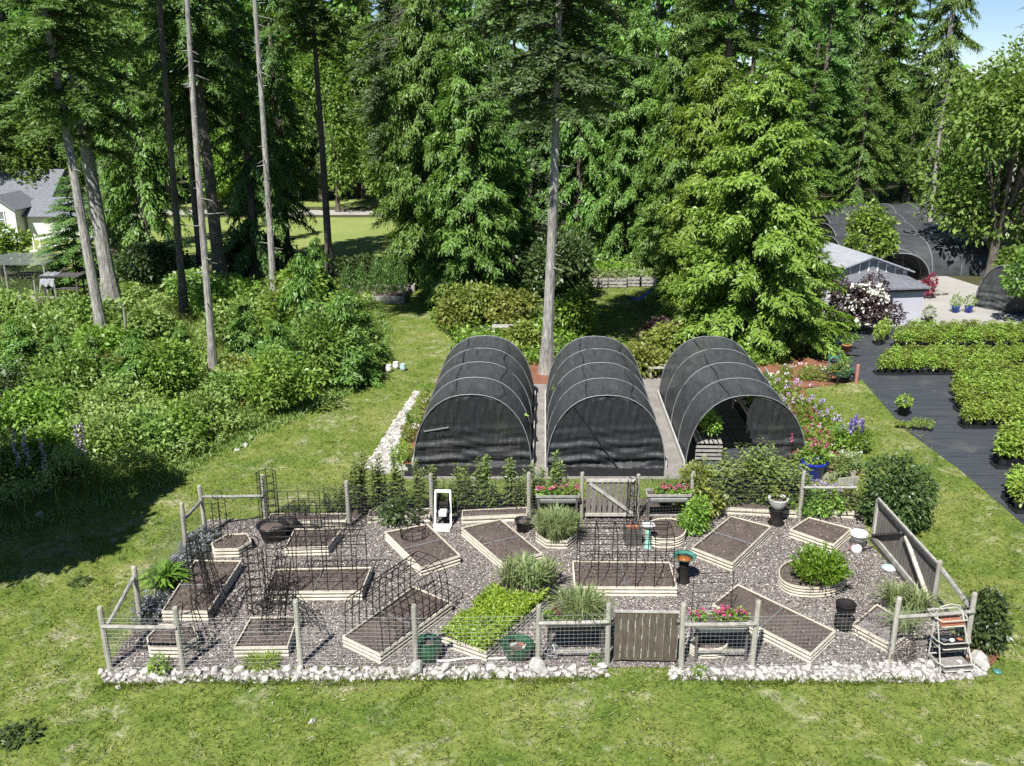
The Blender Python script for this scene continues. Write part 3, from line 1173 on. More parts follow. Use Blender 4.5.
def wire_part(parent, p, q_, off, z0=0.06, z1=1.22, dz=0.085, dx=0.085, r=0.0016, mat='wire', slack=0.0):
    q = MB()
    p, q_ = Vector((p[0], p[1], 0)), Vector((q_[0], q_[1], 0))
    L = (q_ - p).length
    k = int((z1 - z0) / dz)
    for i in range(k + 1):
        z = Vector((0, 0, z0 + i * dz))
        q.tube([p + z, (p + q_) / 2 + z - Vector((0, 0, slack)), q_ + z], r * (1.35 if i in (0, k) else 1), 3, cap=False)
    n = int(L / dx)
    for i in range(1, n):
        b = p.lerp(q_, i / n)
        q.tube([b + Vector((0, 0, z0)), b + Vector((0, 0, z1))], r, 3, cap=False)
    return q.build('wire_mesh', mat, parent, off)


def fence(label, px, rails=(), wires=True, post_skip=(), h=PH, **kw):
    pts = [G(*p) for p in px]
    t = thing('wire_fence', label, 'fence', pts[0])
    off = pts[0]
    for i, p in enumerate(pts):
        if i not in post_skip:
            post_part(t, p, off, h + R.normal() * 0.03, lean=(R.normal() * 0.015, R.normal() * 0.015))
    for i, h0, h1 in rails:
        a, b = pts[i], pts[i + 1]
        rail_part(t, a + Vector((0, -0.05, h0)), b + Vector((0, -0.05, h1)), off)
    for i in range(len(pts) - 1):
        a, b = pts[i], pts[i + 1]
        if wires:
            wire_part(t, (a.x, a.y - 0.06), (b.x, b.y - 0.06), off, **kw)
    return t, pts


PF = [(110, 668), (183, 669), (301, 665.5), (416, 668), (538, 665.5), (607, 664)]
fence('front wire fence of grey wooden posts, left of the boarded gate', PF, rails=((0, 0.98, 0.98), (4, 1.0, 1.0)))
fence('front wire fence of grey wooden posts, right of the boarded gate', [(681, 667), (752, 666), (890, 662), (965, 655)], rails=((0, 1.0, 1.0), (2, 1.06, 1.04)))
fence('side wire fence with sloping rails beside the lavender', [(110, 667.5), (141, 624), (187, 556), (206, 536)], rails=((0, 0.82, 1.15), (2, 0.98, 1.02)), post_skip=(0,), mat='wire_dark', r=0.0027)
fence('back wire fence with tall leafy stems behind it, left of the back gate', [(206, 535.6), (266, 522), (349, 527), (432, 520), (529, 519), (581, 520)], rails=((0, 1.12, 0.78),), post_skip=(0,), mat='wire_dark', r=0.0027, h=1.38)
fence('back wire fence behind the leafy bushes, right of the back gate', [(637, 520), (690, 518), (799, 519), (852, 519)], rails=((2, 0.95, 0.95),), post_skip=(3,), mat='wire_dark', r=0.0027, h=1.38)
# right side: one post, a sloping rail, wire
a, b = G(932, 613), G(963.5, 653)
t = thing('wire_fence', 'short side fence with a sloping rail between the dark gate and the corner', 'fence', a)
post_part(t, a, a, 1.3)
rail_part(t, a + Vector((0.05, 0, 1.1)), b + Vector((0.05, 0, 0.98)), a, 0.05)
wire_part(t, a, b, a)


def gate_frame_pts(px0, px1):
    a, b = G(*px0), G(*px1)
    u = (b - a).normalized()
    return a, b, u, (b - a).length


# front boarded gate
a, b, u, L = gate_frame_pts((613, 663), (676, 664))
t = thing('board_gate', 'dark brown boarded garden gate with pale gaps in the front fence', 'gate', a, math.atan2(u.y, u.x))
n = 9
for k in range(n):
    q = MB()
    x = L * (k + 0.5) / n
    q.box((x, 0, 0.62), (L / n * (0.88 + 0.05 * R.random()), 0.022, 1.08 + R.normal() * 0.006))
    q.build('board', 'gate_wood', t)
    q = MB()
    for z in (0.2, .32, .55, .8, .95):
        if R.random() < .55:
            q.box((x + L / n * 0.40, -0.014, z + R.normal() * .03), (0.012, 0.006, 0.10 + .08 * R.random()))
    q.box((x + L / n * 0.455, 0.004, 0.62), (0.013, 0.02, 1.07))
    q.build('worn_edge', 'gate_trim', t)
q = MB()
q.bar((0, 0.0, 1.185), (L, 0, 1.185), 0.06, 0.03)
q.build('top_rail', 'gate_trim', t)
for z in (0.25, 0.98):
    q = MB()
    q.bar((0.02, 0.04, z), (L - 0.02, 0.04, z), 0.04, 0.09)
    q.build('back_rail', 'gate_wood', t)
q = MB()
q.bar((L - 0.05, -0.03, 0.95), (L + 0.10, -0.03, 0.95), 0.03, 0.03)
q.build('latch', 'black_metal', t)
# back gate, braces towards us
a, b, u, L = gate_frame_pts((585, 520), (634, 520))
t = thing('board_gate', 'weathered back gate with a pale diagonal brace, before the middle tunnel', 'gate', a, math.atan2(u.y, u.x))
n = 9
for k in range(n):
    q = MB()
    q.box((L * (k + 0.5) / n, 0.03, 0.62), (L / n * 0.78, 0.02, 1.02))
    q.build('board', 'gate_wood_grey', t)
for nm, p, q_ in (('bottom_rail', (0, 0, 0.16), (L, 0, 0.16)), ('top_rail', (0, 0, 1.15), (L, 0, 1.15)), ('brace', (0.10, -0.012, 1.08), (L - .05, -0.012, 0.2))):
    q = MB()
    q.bar(p, q_, 0.045, 0.08)
    q.build(nm, 'gate_trim', t)
# the open double gate at the right
a, b, u, L = gate_frame_pts((872, 541), (930, 612))
t = thing('board_gate', 'wide dark weathered gate with two diagonal braces along the right side', 'gate', a, math.atan2(u.y, u.x))
n = 22
GZ = 1.02
for k in range(n):
    q = MB()
    q.box((L * (k + 0.5) / n, 0.035, 0.12 + GZ / 2), (L / n * 0.84, 0.02, GZ + R.normal() * .01))
    q.build('board', 'gate_wood_grey', t)
for nm, p, q_, mt in (('bottom_rail', (0, 0.0, 0.16), (L, 0, 0.16), 'gate_trim'), ('top_rail', (0, 0, GZ + .1), (L, 0, GZ + .1), 'dark_frame_wood'),
                      ('brace', (0.06, -0.012, 0.2), (L * .47, -0.012, GZ + .02), 'dark_frame_wood'), ('brace', (L * 0.53, -0.012, GZ + .02), (L - 0.06, -0.012, 0.2), 'gate_trim'),
                      ('stile', (0.03, -0.004, .1), (0.03, -0.004, GZ + .15), 'gate_trim'), ('sill_board', (0, -0.03, 0.06), (L, -0.03, 0.06), 'dark_frame_wood'), ('cap_rail', (-0.02, 0.03, GZ + .165), (L + .02, 0.03, GZ + .165), 'gate_trim')):
    q = MB()
    q.bar(p, q_, 0.05, 0.10 if nm != 'cap_rail' else 0.03, up=(0, 1, 0) if nm in ('brace',) else (0, 0, 1))
    q.build(nm, mt, t)


# ---------------------------------------------------------------- raised beds
def offset_poly(P, d):
    """outward offset of a counter-clockwise polygon"""
    n = len(P)
    res = []
    for i in range(n):
        a, b, c = Vector(P[i - 1]), Vector(P[i]), Vector(P[(i + 1) % n])
        e1, e2 = (b - a).normalized(), (c - b).normalized()
        n1, n2 = Vector((e1.y, -e1.x)), Vector((e2.y, -e2.x))
        m = (n1 + n2).normalized()
        k = d / max(0.35, m.dot(n1))
        res.append(b + m * k)
    return res


def bed(label, rim_px, h=0.26, soil='soil', rod=True, ribs=3, world=None, sub=0.05):
    P = [Vector((p.x, p.y)) for p in (world or [G(x, y, h) for x, y in rim_px])]
    area = sum(P[i - 1].x * P[i].y - P[i].x * P[i - 1].y for i in range(len(P)))
    if area < 0:
        P.reverse()
    n = len(P)
    cen = sum(P, Vector((0, 0))) / n
    t = thing('raised_bed', label, 'raised bed', (cen.x, cen.y, 0))
    off = (cen.x, cen.y, 0)
    prof = []
    rh = h / ribs
    for r in range(ribs):
        z = r * rh
        prof += [(0.0, z + 0.012), (0.012, z + rh * 0.35), (0.012, z + rh * 0.65), (0.0, z + rh * 0.72), (-0.020, z + rh * 0.78), (-0.020, z + rh * 0.98)]
    prof = [(0.0, -0.01)] + prof[:-2] + [(0.004, h - 0.02), (0.008, h), (-0.014, h + 0.002), (-0.020, h - 0.02), (-0.020, h - 0.1)]
    vs, fs = [], []
    for d, z in prof:
        for p in offset_poly(P, d):
            vs.append((p.x, p.y, z))
    for r in range(len(prof) - 1):
        for i in range(n):
            j = (i + 1) % n
            fs.append((r * n + i, r * n + j, (r + 1) * n + j, (r + 1) * n + i))
    q = MB()
    q.add(vs, fs)
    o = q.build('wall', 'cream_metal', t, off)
    # shade in the grooves between the ribs, painted as a dark brown
    o.data.materials.append(MATS['groove_shade'])
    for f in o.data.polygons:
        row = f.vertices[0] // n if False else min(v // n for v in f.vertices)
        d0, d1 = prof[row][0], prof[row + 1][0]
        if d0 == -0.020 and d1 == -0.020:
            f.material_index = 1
    sp = offset_poly(P, -0.03)
    q = MB()
    # soil surface, slightly heaped and lumpy
    m = 10
    vs = [(cen.x, cen.y, h - sub + 0.03)]
    fs = []
    for r in range(1, m + 1):
        for i, p in enumerate(sp):
            nx = sp[(i + 1) % n]
            for s in range(6):
                e = p.lerp(nx, s / 6)
                v = cen.lerp(e, r / m)
                vs.append((v.x, v.y, h - sub + (0.03 * (1 - r / m)) + (R.normal() * 0.012 if r < m else -0.01)))
    k = n * 6
    for i in range(k):
        fs.append((0, 1 + i, 1 + (i + 1) % k))
    for r in range(m - 1):
        for i in range(k):
            j = (i + 1) % k
            fs.append((1 + r * k + i, 1 + (r + 1) * k + i, 1 + (r + 1) * k + j, 1 + r * k + j))
    q.add(vs, fs)
    q.build('soil', soil, t, off, smooth=True)
    if soil == 'soil':
        qq = scatter([(p.x, p.y) for p in sp], int(900 * max(.3, abs(area) / 2)))
        mm = len(qq)
        cs_ = .012 + .035 * R.random(mm) ** 2
        cv = cards(np.column_stack([qq[:, 0] - off[0], qq[:, 1] - off[1], np.full(mm, h - sub + .012)]), rnd_dirs(mm, .2), rnd_dirs(mm, .8), cs_ * 1.6, cs_)
        co_ = link('soil_clods', quads(cv, 'soil_clods'), 'clod', t)
        co_['kind'] = 'stuff'
    if rod and n == 4:
        e = [(P[i] - P[(i + 1) % 4]).length for i in range(4)]
        k = 0 if e[0] + e[2] > e[1] + e[3] else 1
        a, b = (P[k] + P[(k + 1) % 4]) / 2, (P[(k + 2) % 4] + P[(k + 3) % 4]) / 2
        q = MB()
        q.tube([(a.x, a.y, h - 0.012), (b.x, b.y, h - 0.012)], 0.013, 5)
        q.build('brace_rod', 'hoop_pipe', t, off)
    return t, P, h


bed('small six-sided cream bed at the front left corner behind the fence', [(149, 647), (180, 647.5), (198, 637), (193, 625), (160, 624), (147, 637)], sub=0.04)
bed('cream bed behind the third front post, wire hoops standing over it', [(234, 647), (287.5, 646.2), (297.5, 616.5), (251, 617)])
bL = bed('long narrow cream bed beside the lavender, wire obelisk standing in it', [(162, 611), (208, 611), (241, 560.5), (195, 560)])
bed('small six-sided cream bed at the back left by the lavender', [(214, 549), (238, 548.4), (251, 541), (247, 533), (227, 534), (211.5, 543)])
bB = bed('cream bed under a square wire panel beside the black tub', [(284.7, 547.7), (327.7, 546.4), (341.4, 529.4), (294.8, 528.5)])
bM = bed('long cream bed at the left centre under a wire panel arch', [(265, 591.5), (361.5, 590.7), (371, 567), (275, 569)])
bed('cream bed set askew, left of the white slatted stand', [(384.8, 531.5), (427, 523.7), (460, 555), (421, 567.5)])
bed('cream bed set askew, beside the black bucket', [(461.4, 527.3), (500.5, 519), (542, 553), (503, 563)])
bA = bed('large cream bed at the front with an arched wire trellis along it', [(342.7, 636.4), (380, 654), (451.4, 602.4), (413, 586)])
bG = bed('cream bed brimming with yellow green seedlings and blue green leaves', [(442, 636), (486, 651.5), (549, 596), (505, 578)], rod=False)
bC = bed('long cream bed behind the front gate under a rectangular wire arch', [(575, 586.7), (677, 587), (669.5, 561.8), (573, 560.6)])
bed('cream bed set askew, right of the black pedestal bird bath', [(692, 547.3), (731, 515.7), (771, 526.2), (732.6, 563)])
bed('cream bed in the back right corner beside the white bucket', [(790.4, 529), (809, 517), (851.5, 528.2), (833.7, 544.3)], rod=False)
bed('largest cream bed at the front right, cross rod across its soil', [(738, 584), (835, 630.5), (811, 653.5), (713, 604)])
bed('cream bed half hidden by dry grasses at the front right', [(853, 624), (893, 645), (917, 628), (877, 604)], soil='chips_ground', rod=False)
bed('eight-sided cream bed full of grey green grasses by the back gate', [(536, 533), (546, 540), (567, 540.5), (578, 532), (573, 519), (542, 519)], rod=False)


def oval(cx, cy, rx, ry, h, n=28, p=2.3):
    pts = []
    for k in range(n):
        a = 2 * PI * k / n
        c, s = math.cos(a), math.sin(a)
        pts.append(G(cx + rx * math.copysign(abs(c) ** (2 / p), c), cy + ry * math.copysign(abs(s) ** (2 / p), s), h))
    return pts


bed('oval cream bed holding a bright green spiky bush', None, world=oval(813, 573, 34, 15, .26), ribs=4, h=.28)
bed('oval cream bed behind the teal pedestal by the back gate', None, world=oval(666, 529, 20, 10.5, .26), ribs=4, h=.28)
bed('small round cream ring bed in the shade below a trough planter', None, world=oval(709, 643, 18.5, 7, .22), ribs=4, h=.24)
for lab, x0, x1, y0, y1 in (('low cream edging bed along the back fence left of the tall stems', 268, 346, 523.5, 523.5), ('low cream edging bed along the back fence behind the leafy stems', 368, 430, 520, 518),
                            ('low cream edging bed along the back fence before the laurel stems', 462, 527, 520, 517), ('low cream edging bed below the dense lance-leaved bushes', 716, 797, 510, 514),
                            ('short low cream edging bed at the right end of the back fence', 830, 853, 514, 515)):
    wA, wB = G(x0, y0 + 5), G(x1, y1 + 5)
    bed(lab, None, world=[wA, wB, wB + Vector((0, .42, 0)), wA + Vector((0, .42, 0))], rod=False, h=.24, ribs=2, sub=0.03)


# ---------------------------------------------------------------- wire trellises
def grid_panel(q, f, nu, nv, r, su=8, sv=10):
    for i in range(nu + 1):
        q.tube([f(i / nu, j / sv) for j in range(sv + 1)], r, 4, cap=False)
    for j in range(nv + 1):
        q.tube([f(i / su, j / nv) for i in range(su + 1)], r, 4, cap=False)


def arch(label, a0, a1, b0, b1, H, nu, nv, z0=0.2, flat=0.5, r=0.0105, name='wire_arch'):
    """wire panel bent over a bed from line a0-a1 to line b0-b1"""
    a0, a1, b0, b1 = (Vector((*v[:2], 0)) for v in (a0, a1, b0, b1))
    c = (a0 + a1 + b0 + b1) / 4

    def f(u, v):
        p, q = a0.lerp(a1, u), b0.lerp(b1, u)
        t = PI * v
        k = 0.5 - 0.5 * math.copysign(abs(math.cos(t)) ** flat, math.cos(t))
        g = p.lerp(q, k)
        return Vector((g.x, g.y, z0 + (H - z0) * abs(math.sin(t)) ** flat)) - c
    q = MB()
    grid_panel(q, f, nu, nv, r)
    o = q.build(name, 'rust_black')
    o.location = c
    return tag(o, label, 'trellis')


def off_line(p, q, d):
    p, q = Vector(p), Vector(q)
    return p.lerp(q, d), p.lerp(q, 1 - d)


def arch_on(label, P, H, nu, nv, i=0, inset=0.04, **kw):
    """over the bed polygon P from side i to the opposite side"""
    P = P[i:] + P[:i]
    a0, a1 = off_line(P[0], P[1], inset)
    b1, b0 = off_line(P[2], P[3], inset)
    return arch(label, a0, a1, b0, b1, H, nu, nv, **kw)


def long_side(P):
    return 0 if (P[0] - P[1]).length > (P[1] - P[2]).length else 1


arch_on('black wire cattle-panel arch over the bed behind the front gate', bC[1], 1.45, 5, 12, long_side(bC[1]), flat=0.42)
arch_on('black wire cattle-panel arch over the long left centre bed', bM[1], 1.5, 6, 12, long_side(bM[1]), flat=0.5)
arch_on('black wire panel arch over the back bed by the tub', bB[1], 1.15, 4, 8, long_side(bB[1]), flat=0.4)
arch_on('black arched wire trellis running slantwise along the large front bed', bA[1], 1.30, 10, 10, long_side(bA[1]), flat=0.55)


def panel(label, px0, px1, H, nu, nv, lean=(0, 0), z0=0.02, rnd=0.0, r=0.0095, name='garden_trellis'):
    a, b = G(*px0), G(*px1)
    c = (a + b) / 2

    def f(u, v):
        g = a.lerp(b, u)
        top = H * (1 - rnd * (2 * u - 1) ** 2)
        return Vector((g.x + lean[0] * v, g.y + lean[1] * v, z0 + top * v)) - c
    q = MB()
    grid_panel(q, f, nu, nv, r, su=10)
    o = q.build(name, 'rust_black')
    o.location = c
    return tag(o, label, 'trellis')


panel('tall black wire panel standing before the tall stems at the back left', (270, 537), (322, 536), 1.25, 5, 6)
panel('black wire ladder trellis above the right trough planter', (691, 622), (730, 620), 1.15, 1, 5, r=0.008)
panel('black wire panel leaning slantwise beside the cream bed at the front left', (296, 618), (330, 637), 1.05, 4, 6, lean=(-0.75, 0.25))
panel('black wire tomato panel between the tall stems at the back', (352, 527), (372, 526), 1.15, 2, 4, rnd=.4)


def obelisk(label, c, w0, w1, H, rings, lean=(0, 0), legs=6, r=0.0095, top=True, name='wire_obelisk'):
    q = MB()
    for k in range(legs):
        a = 2 * PI * k / legs + 0.3
        pts = []
        for i in range(6):
            t = i / 5
            w_ = w0 + (w1 - w0) * t
            pts.append((w_ * math.cos(a) + lean[0] * t, w_ * math.sin(a) + lean[1] * t, H * t))
        q.tube(pts, r, 4)
    for k in range(rings):
        t = (k + 0.7) / rings
        w_ = w0 + (w1 - w0) * t
        q.ring((lean[0] * t, lean[1] * t, H * t), w_, r, 14, 4)
    if top:
        q.ring((lean[0], lean[1], H + w1 * .7), w1 * 0.75, r, 12, 4, 'y', 0.4)
        # scroll circles between the hoops
        for k in range(rings):
            t = (k + 0.2) / rings
            w_ = (w0 + (w1 - w0) * t)
            for a in (0.0, 2.1, 4.2):
                q.ring((w_ * math.cos(a) + lean[0] * t, w_ * math.sin(a) + lean[1] * t, H * t), 0.085, r * 0.8, 10, 3, 'y', a + PI / 2)
    o = q.build(name, 'rust_black')
    o.location = c
    return tag(o, label, 'trellis')


obelisk('slim black wire obelisk standing in the long narrow bed', G(203, 601, .2), 0.24, 0.13, 1.45, 7, lean=(-.12, 0.1))
obelisk('leaning black wire tower on the chips between two left beds', G(222, 622), 0.26, 0.10, 1.5, 6, lean=(-0.35, 0.35))
obelisk('round-hooped black wire tower at the left end of the long centre bed', G(258, 612), 0.21, 0.21, 1.55, 8)
obelisk('squat black wire cage at the left of the scrolled wire tower', G(276, 607), 0.22, 0.2, 1.15, 5, lean=(.2, .1))
obelisk('wire cage standing in the bed behind the third front post', G(272, 632, .2), 0.25, 0.22, 1.0, 5, lean=(.15, .05))
obelisk('black wire cone cage over the front left corner bed', G(190, 648), 0.42, 0.16, 0.95, 4, lean=(0, .1), top=False)
obelisk('black wire tower beside the back left post near the tub', G(270, 521), 0.26, 0.24, 1.45, 7, legs=8, top=False)
obelisk('thin black wire spiral cage at the back left bed', G(222, 541, .15), 0.16, 0.16, 1.15, 2, legs=4)
obelisk('black wire basket of hoops on the bed left of the white stand', G(413, 538, .2), 0.30, 0.34, 0.36, 3, legs=7, top=False)
obelisk('black wire cage with a rounded top before the back gate', G(631, 522), 0.14, 0.13, 1.25, 3, legs=4)


# ---------------------------------------------------------------- tubs, pots, bird baths, planters
def lathe_part(name, prof, mat, parent=None, n=22, z=0.0, off=(0, 0, 0), xy=(0, 0)):
    q = MB()
    q.lathe(prof, (xy[0], xy[1], z), n)
    return q.build(name, mat, parent, off, smooth=True)


def pot_thing(label, loc, prof, mat, soil_r, soil_z, name='plant_pot', cat='pot', rim=None):
    t = thing(name, label, cat, loc)
    lathe_part('pot', prof, mat, t)
    lathe_part('soil', [(soil_r, soil_z - .02), (soil_r * .6, soil_z + .01), (0.01, soil_z + .02)], 'soil', t, 16)
    if rim:
        q = MB()
        q.ring((0, 0, rim[1]), rim[0], 0.016, 22, 6)
        q.build('rim', mat, t)
    return t


# bird baths
t = thing('bird_bath', 'bird bath with green bowl of rusty water on a black pedestal', 'bird bath', G(683, 582), sc=(.80, .80, .92))
lathe_part('pedestal', [(0.19, 0), (0.20, .05), (0.14, .10), (0.13, .45), (0.16, .60), (0.10, .62)], 'rust_black', t)
lathe_part('bowl', [(0.08, .60), (0.20, .64), (0.32, .73), (0.345, .75), (0.315, .735), (0.19, .675), (0.02, .67)], 'teal_dark', t)
lathe_part('water', [(0.27, .70), (0.01, .701)], 'orange_water', t)
q = MB()
q.tube([(-0.30, .02, .74), (-0.26, .05, .84), (-0.18, .06, .87), (-0.10, .06, .82), (-.06, .07, .74)], 0.012, 6)
q.build('spout', 'teal_dark', t)
t = thing('bird_bath', 'teal pedestal bird bath with a white bowl before the back gate', 'bird bath', G(647.5, 548), sc=(.66, .66, .78))
lathe_part('pedestal', [(0.15, 0), (0.15, .05), (0.10, .10), (0.085, .5), (0.11, .72), (0.10, .74)], 'teal_glaze', t)
lathe_part('bowl', [(0.10, .73), (0.20, .78), (0.25, .84), (0.23, .83), (0.14, .79), (0.02, .785)], 'white_paint', t)
# square wooden planter by the teal pedestal
t = thing('square_planter', 'dark square planter with terracotta soil left of the teal pedestal', 'planter', G(632, 543), 0.1, sc=(.74, .74, .9))
for sx, sy, a_, b_ in ((0, -.23, .50, .03), (0, .23, .50, .03), (-.235, 0, .03, .43), (.235, 0, .03, .43)):
    q = MB()
    q.box((sx, sy, .26), (a_, b_, .52))
    q.build('side_board', 'brown_wood' if sy < 0 and False else 'dark_frame_wood', t)
q = MB()
q.box((0, 0, .46), (.42, .42, .04))
q.build('soil', 'terracotta', t)
q = MB()
for sx, sy in ((-1, -1), (1, -1), (1, 1), (-1, 1)):
    q.box((sx * .245, sy * .245, .27), (.05, .05, .54))
q.build('corner_posts', 'dark_frame_wood', t)
q = MB()
q.box((0, -.05, .50), (.26, .2, .05))
q.build('terracotta_tile', 'terracotta', t)
# urn on a dark plinth
t = thing('urn', 'grey green urn with a young plant on a black plinth at the back fence', 'urn', G(776, 524))
lathe_part('plinth', [(0.20, 0), (0.22, .05), (0.15, .15), (0.13, .34), (0.17, .42), (0.17, .43)], 'rust_black', t)
lathe_part('urn_bowl', [(0.10, .43), (0.17, .5), (0.245, .64), (0.255, .72), (0.275, .76), (0.24, .76), (0.22, .70)], 'grey_concrete', t)
lathe_part('soil', [(0.22, .70), (0.02, .72)], 'soil', t)
link('foliage', stems_mesh('foliage', 7, .42, .22, .16, .06, 8)[0], 'yellow_shrub_leaf', t).location = (0, 0, .68)
# white bucket and boot tray
t = thing('bucket', 'white bucket lying-lidded beside the back right cream bed', 'bucket', G(857.5, 547))
lathe_part('body', [(0.17, 0), (0.20, .38), (0.215, .385), (0.215, .41), (0.19, .41), (0.18, .35), (0.15, .05)], 'white_paint', t)
q = MB()
q.ring((0, 0, .36), 0.207, 0.012, 20, 5)
q.build('rim', 'white_paint', t)
q = MB()
q.tube([(-.2, 0, .37), (-.15, -.16, .30), (0, -.235, .26), (.15, -.16, .30), (.2, 0, .37)], .007, 5)
q.build('handle', 'hoop_pipe', t)
bpy.data.objects[t.name]['label'] = 'white bucket beside the back right cream bed'
t = thing('watering_can', 'white watering can with a dark spout in front of the white bucket', 'watering can', G(856, 552.5))
lathe_part('body', [(0.13, 0), (0.13, .14), (0.10, .19), (.07, .2)], 'white_paint', t)
q = MB()
q.tube([(.10, 0, .06), (.26, -.03, .12), (.40, -.04, .18)], [.03, .022, .018], 8)
q.build('spout', 'rust_black', t)
q = MB()
q.tube([(-.12, 0, .05), (-.20, 0, .14), (-.10, 0, .25), (0.02, 0, .2)], .013, 6)
q.build('handle', 'red_pink', t)
# pale blue ball, garden globe
t = thing('stepping_disc', 'small pale blue domed disc at the foot of the wide dark gate', 'ornament', G(889, 569.5))
lathe_part('disc', [(0.13, 0), (0.17, .03), (0.165, .06), (0.12, .085), (0.02, .095)], 'pale_blue', t)
q = MB()
q.ring((0, 0, .05), .168, .012, 20, 5)
q.build('rim', 'pale_blue', t)
# black chimenea-like pot
t = thing('chiminea', 'black two-tiered pot stove on the chips beyond the front fence', 'pot', G(843, 629))
lathe_part('belly', [(0.12, 0), (0.17, .04), (0.20, .14), (0.19, .26), (0.13, .34), (0.12, .36)], 'rust_black', t)
lathe_part('chimney', [(0.12, .36), (0.17, .40), (0.20, .50), (0.20, .60), (0.22, .62), (.20, .63), (0.17, .58), (.02, .55)], 'rust_black', t)
# big black tub at the back left
t = pot_thing('wide black tub at the back left beside the wire towers', G(273, 540), [(0.24, 0), (0.36, .40), (0.39, .42), (0.39, .45), (.35, .45), (.33, .38)], 'black_plastic', .34, .39, 'tub', 'tub', (.385, .43))
t = pot_thing('second black tub, behind the first at the back left post', G(286, 534), [(0.20, 0), (0.29, .33), (0.31, .35), (0.31, .37), (.28, .37), (.26, .32)], 'black_plastic', .27, .32, 'tub', 'tub', (.31, .355))
t = pot_thing('black bucket beside the askew cream bed at the back fence', G(523, 531), [(0.16, 0), (0.20, .30), (0.22, .31), (0.22, .34), (.19, .34), (.18, .29)], 'black_plastic', .185, .28, 'bucket', 'bucket', (.215, .325))
# green glazed tub and jar at the front
t = pot_thing('dark green glazed jar beside the fourth front post', G(428, 659), [(0.16, 0), (0.25, .10), (0.28, .24), (0.25, .38), (0.21, .42), (.24, .45), (.2, .45), (.18, .38)], 'green_glaze', .19, .38, 'jar', 'pot', (.225, .445))
q = MB()
q.tube([(.05, .05, .40), (.22, .03, .50), (.36, .0, .56)], [.03, .03, .045], 7)
q.build('spade_handle', 'black_plastic', t)
q = MB()
q.tube([(-.1, 0, .42), (-.06, .02, .52), (.06, .02, .52), (.1, 0, .42)], .018, 6)
q.build('can_handle', 'barrow_green', t)
t = pot_thing('green glazed tub with dark rubbish beside the seedling bed', G(517.5, 657), [(0.20, 0), (0.28, .10), (0.32, .28), (0.33, .32), (0.30, .32), (.28, .27)], 'green_glaze', .28, .26, 'tub', 'tub', (.325, .315))
for i in range(6):
    q = MB()
    q.box((R.normal() * .1, R.normal() * .1, .30), (.14, .05, .03), R.random() * 6)
    q.build('pot_shard', ['grey_concrete', 'terracotta', 'black_plastic'][i % 3], t)
# black tub behind the fifth post
t = pot_thing('black nursery pot at the corner of the seedling bed by the fifth post', G(549, 600), [(0.14, 0), (0.18, .26), (0.20, .27), (0.20, .30), (.17, .30)], 'black_plastic', .165, .26, 'plant_pot', 'pot', (.195, .285))
# wire ball
q = MB()
for k in range(6):
    q.ring((0, 0, .19), .17, .006, 14, 3, 'y', k * PI / 6)
q.ring((0, 0, .19), .17, .006, 14, 3)
o = q.build('wire_ball', 'wire')
o.location = G(551, 659)
tag(o, 'pale wire ball on the ground below the left trough planter', 'ornament')
# hose lying along the front edging
q = MB()
q.tube([tuple(G(434 + 8 * k, 662.5 - 0.35 * k + 1.1 * math.sin(k)) + Vector((0, 0, .05))) for k in range(10)], .022, 6)
tag(q.build('edging_pole', 'white_paint'), 'thin pale pole lying inside the front fence below the seedling bed', 'pole')


def trough(label, px0, px1, h, depth, body_mat, flowers, grass=False):
    """long planter box on four legs"""
    a, b = G(*px0), G(*px1)
    L = (b - a).length
    t = thing('trough_planter', label, 'planter', a, math.atan2((b - a).y, (b - a).x))
    q = MB()
    for sy in (-1, 1):
        q.bar((0, sy * depth / 2, h - .02), (L, sy * depth / 2, h - .02), .03, .06)
    for x in (0, L):
        q.bar((x, -depth / 2, h - .02), (x, depth / 2, h - .02), .03, .06)
    q.build('rim', 'rail_wood', t)
    q = MB()
    vs = []
    n = 9
    for x in (0.03, L - .03):
        for k in range(n):
            s = PI * k / (n - 1)
            vs.append((x, -math.cos(s) * depth * .47, h - .04 - math.sin(s) * .26))
    fs = [(k, k + 1, n + k + 1, n + k) for k in range(n - 1)] + [tuple(range(n))[::-1], tuple(range(n, 2 * n))]
    q.add(vs, fs)
    q.build('trough', body_mat, t)
    q = MB()
    q.box((L / 2, 0, h - .06), (L - .1, depth * .86, .03))
    q.build('soil', 'soil', t)
    for x in (0.06, L - .06):
        for sy in (-1, 1):
            q = MB()
            q.bar((x, sy * depth * .45, 0), (x, sy * depth * .40, h - .06), .05, .05)
            q.build('leg', 'dark_frame_wood', t)
    q = MB()
    q.bar((.06, -depth * .42, .22), (L - .06, -depth * .42, .22), .03, .05)
    q.build('stretcher', 'rail_wood', t)
    pots = []
    for i, x in enumerate(flowers):
        f = thing('petunia', f'pink flowered petunia, number {i}', 'flower', (b - a).normalized() * (x * L) + a + Vector((0, 0, h - .045)))
        c = leafy('foliage', [(0, 0, .10, .15, .13, .10)], 170, .07, .04)
        link('foliage', c, 'shrub_leaf', f)
        k = R.integers(2, 5)
        link('blossom', blobs('blossom', np.column_stack([R.normal(size=k) * .09, R.normal(size=k) * .08 - .03, .19 + R.random(k) * .07]), .05, 9, .062), 'pink_petal', f)
        pots.append(f)
    return t, a, b, pots


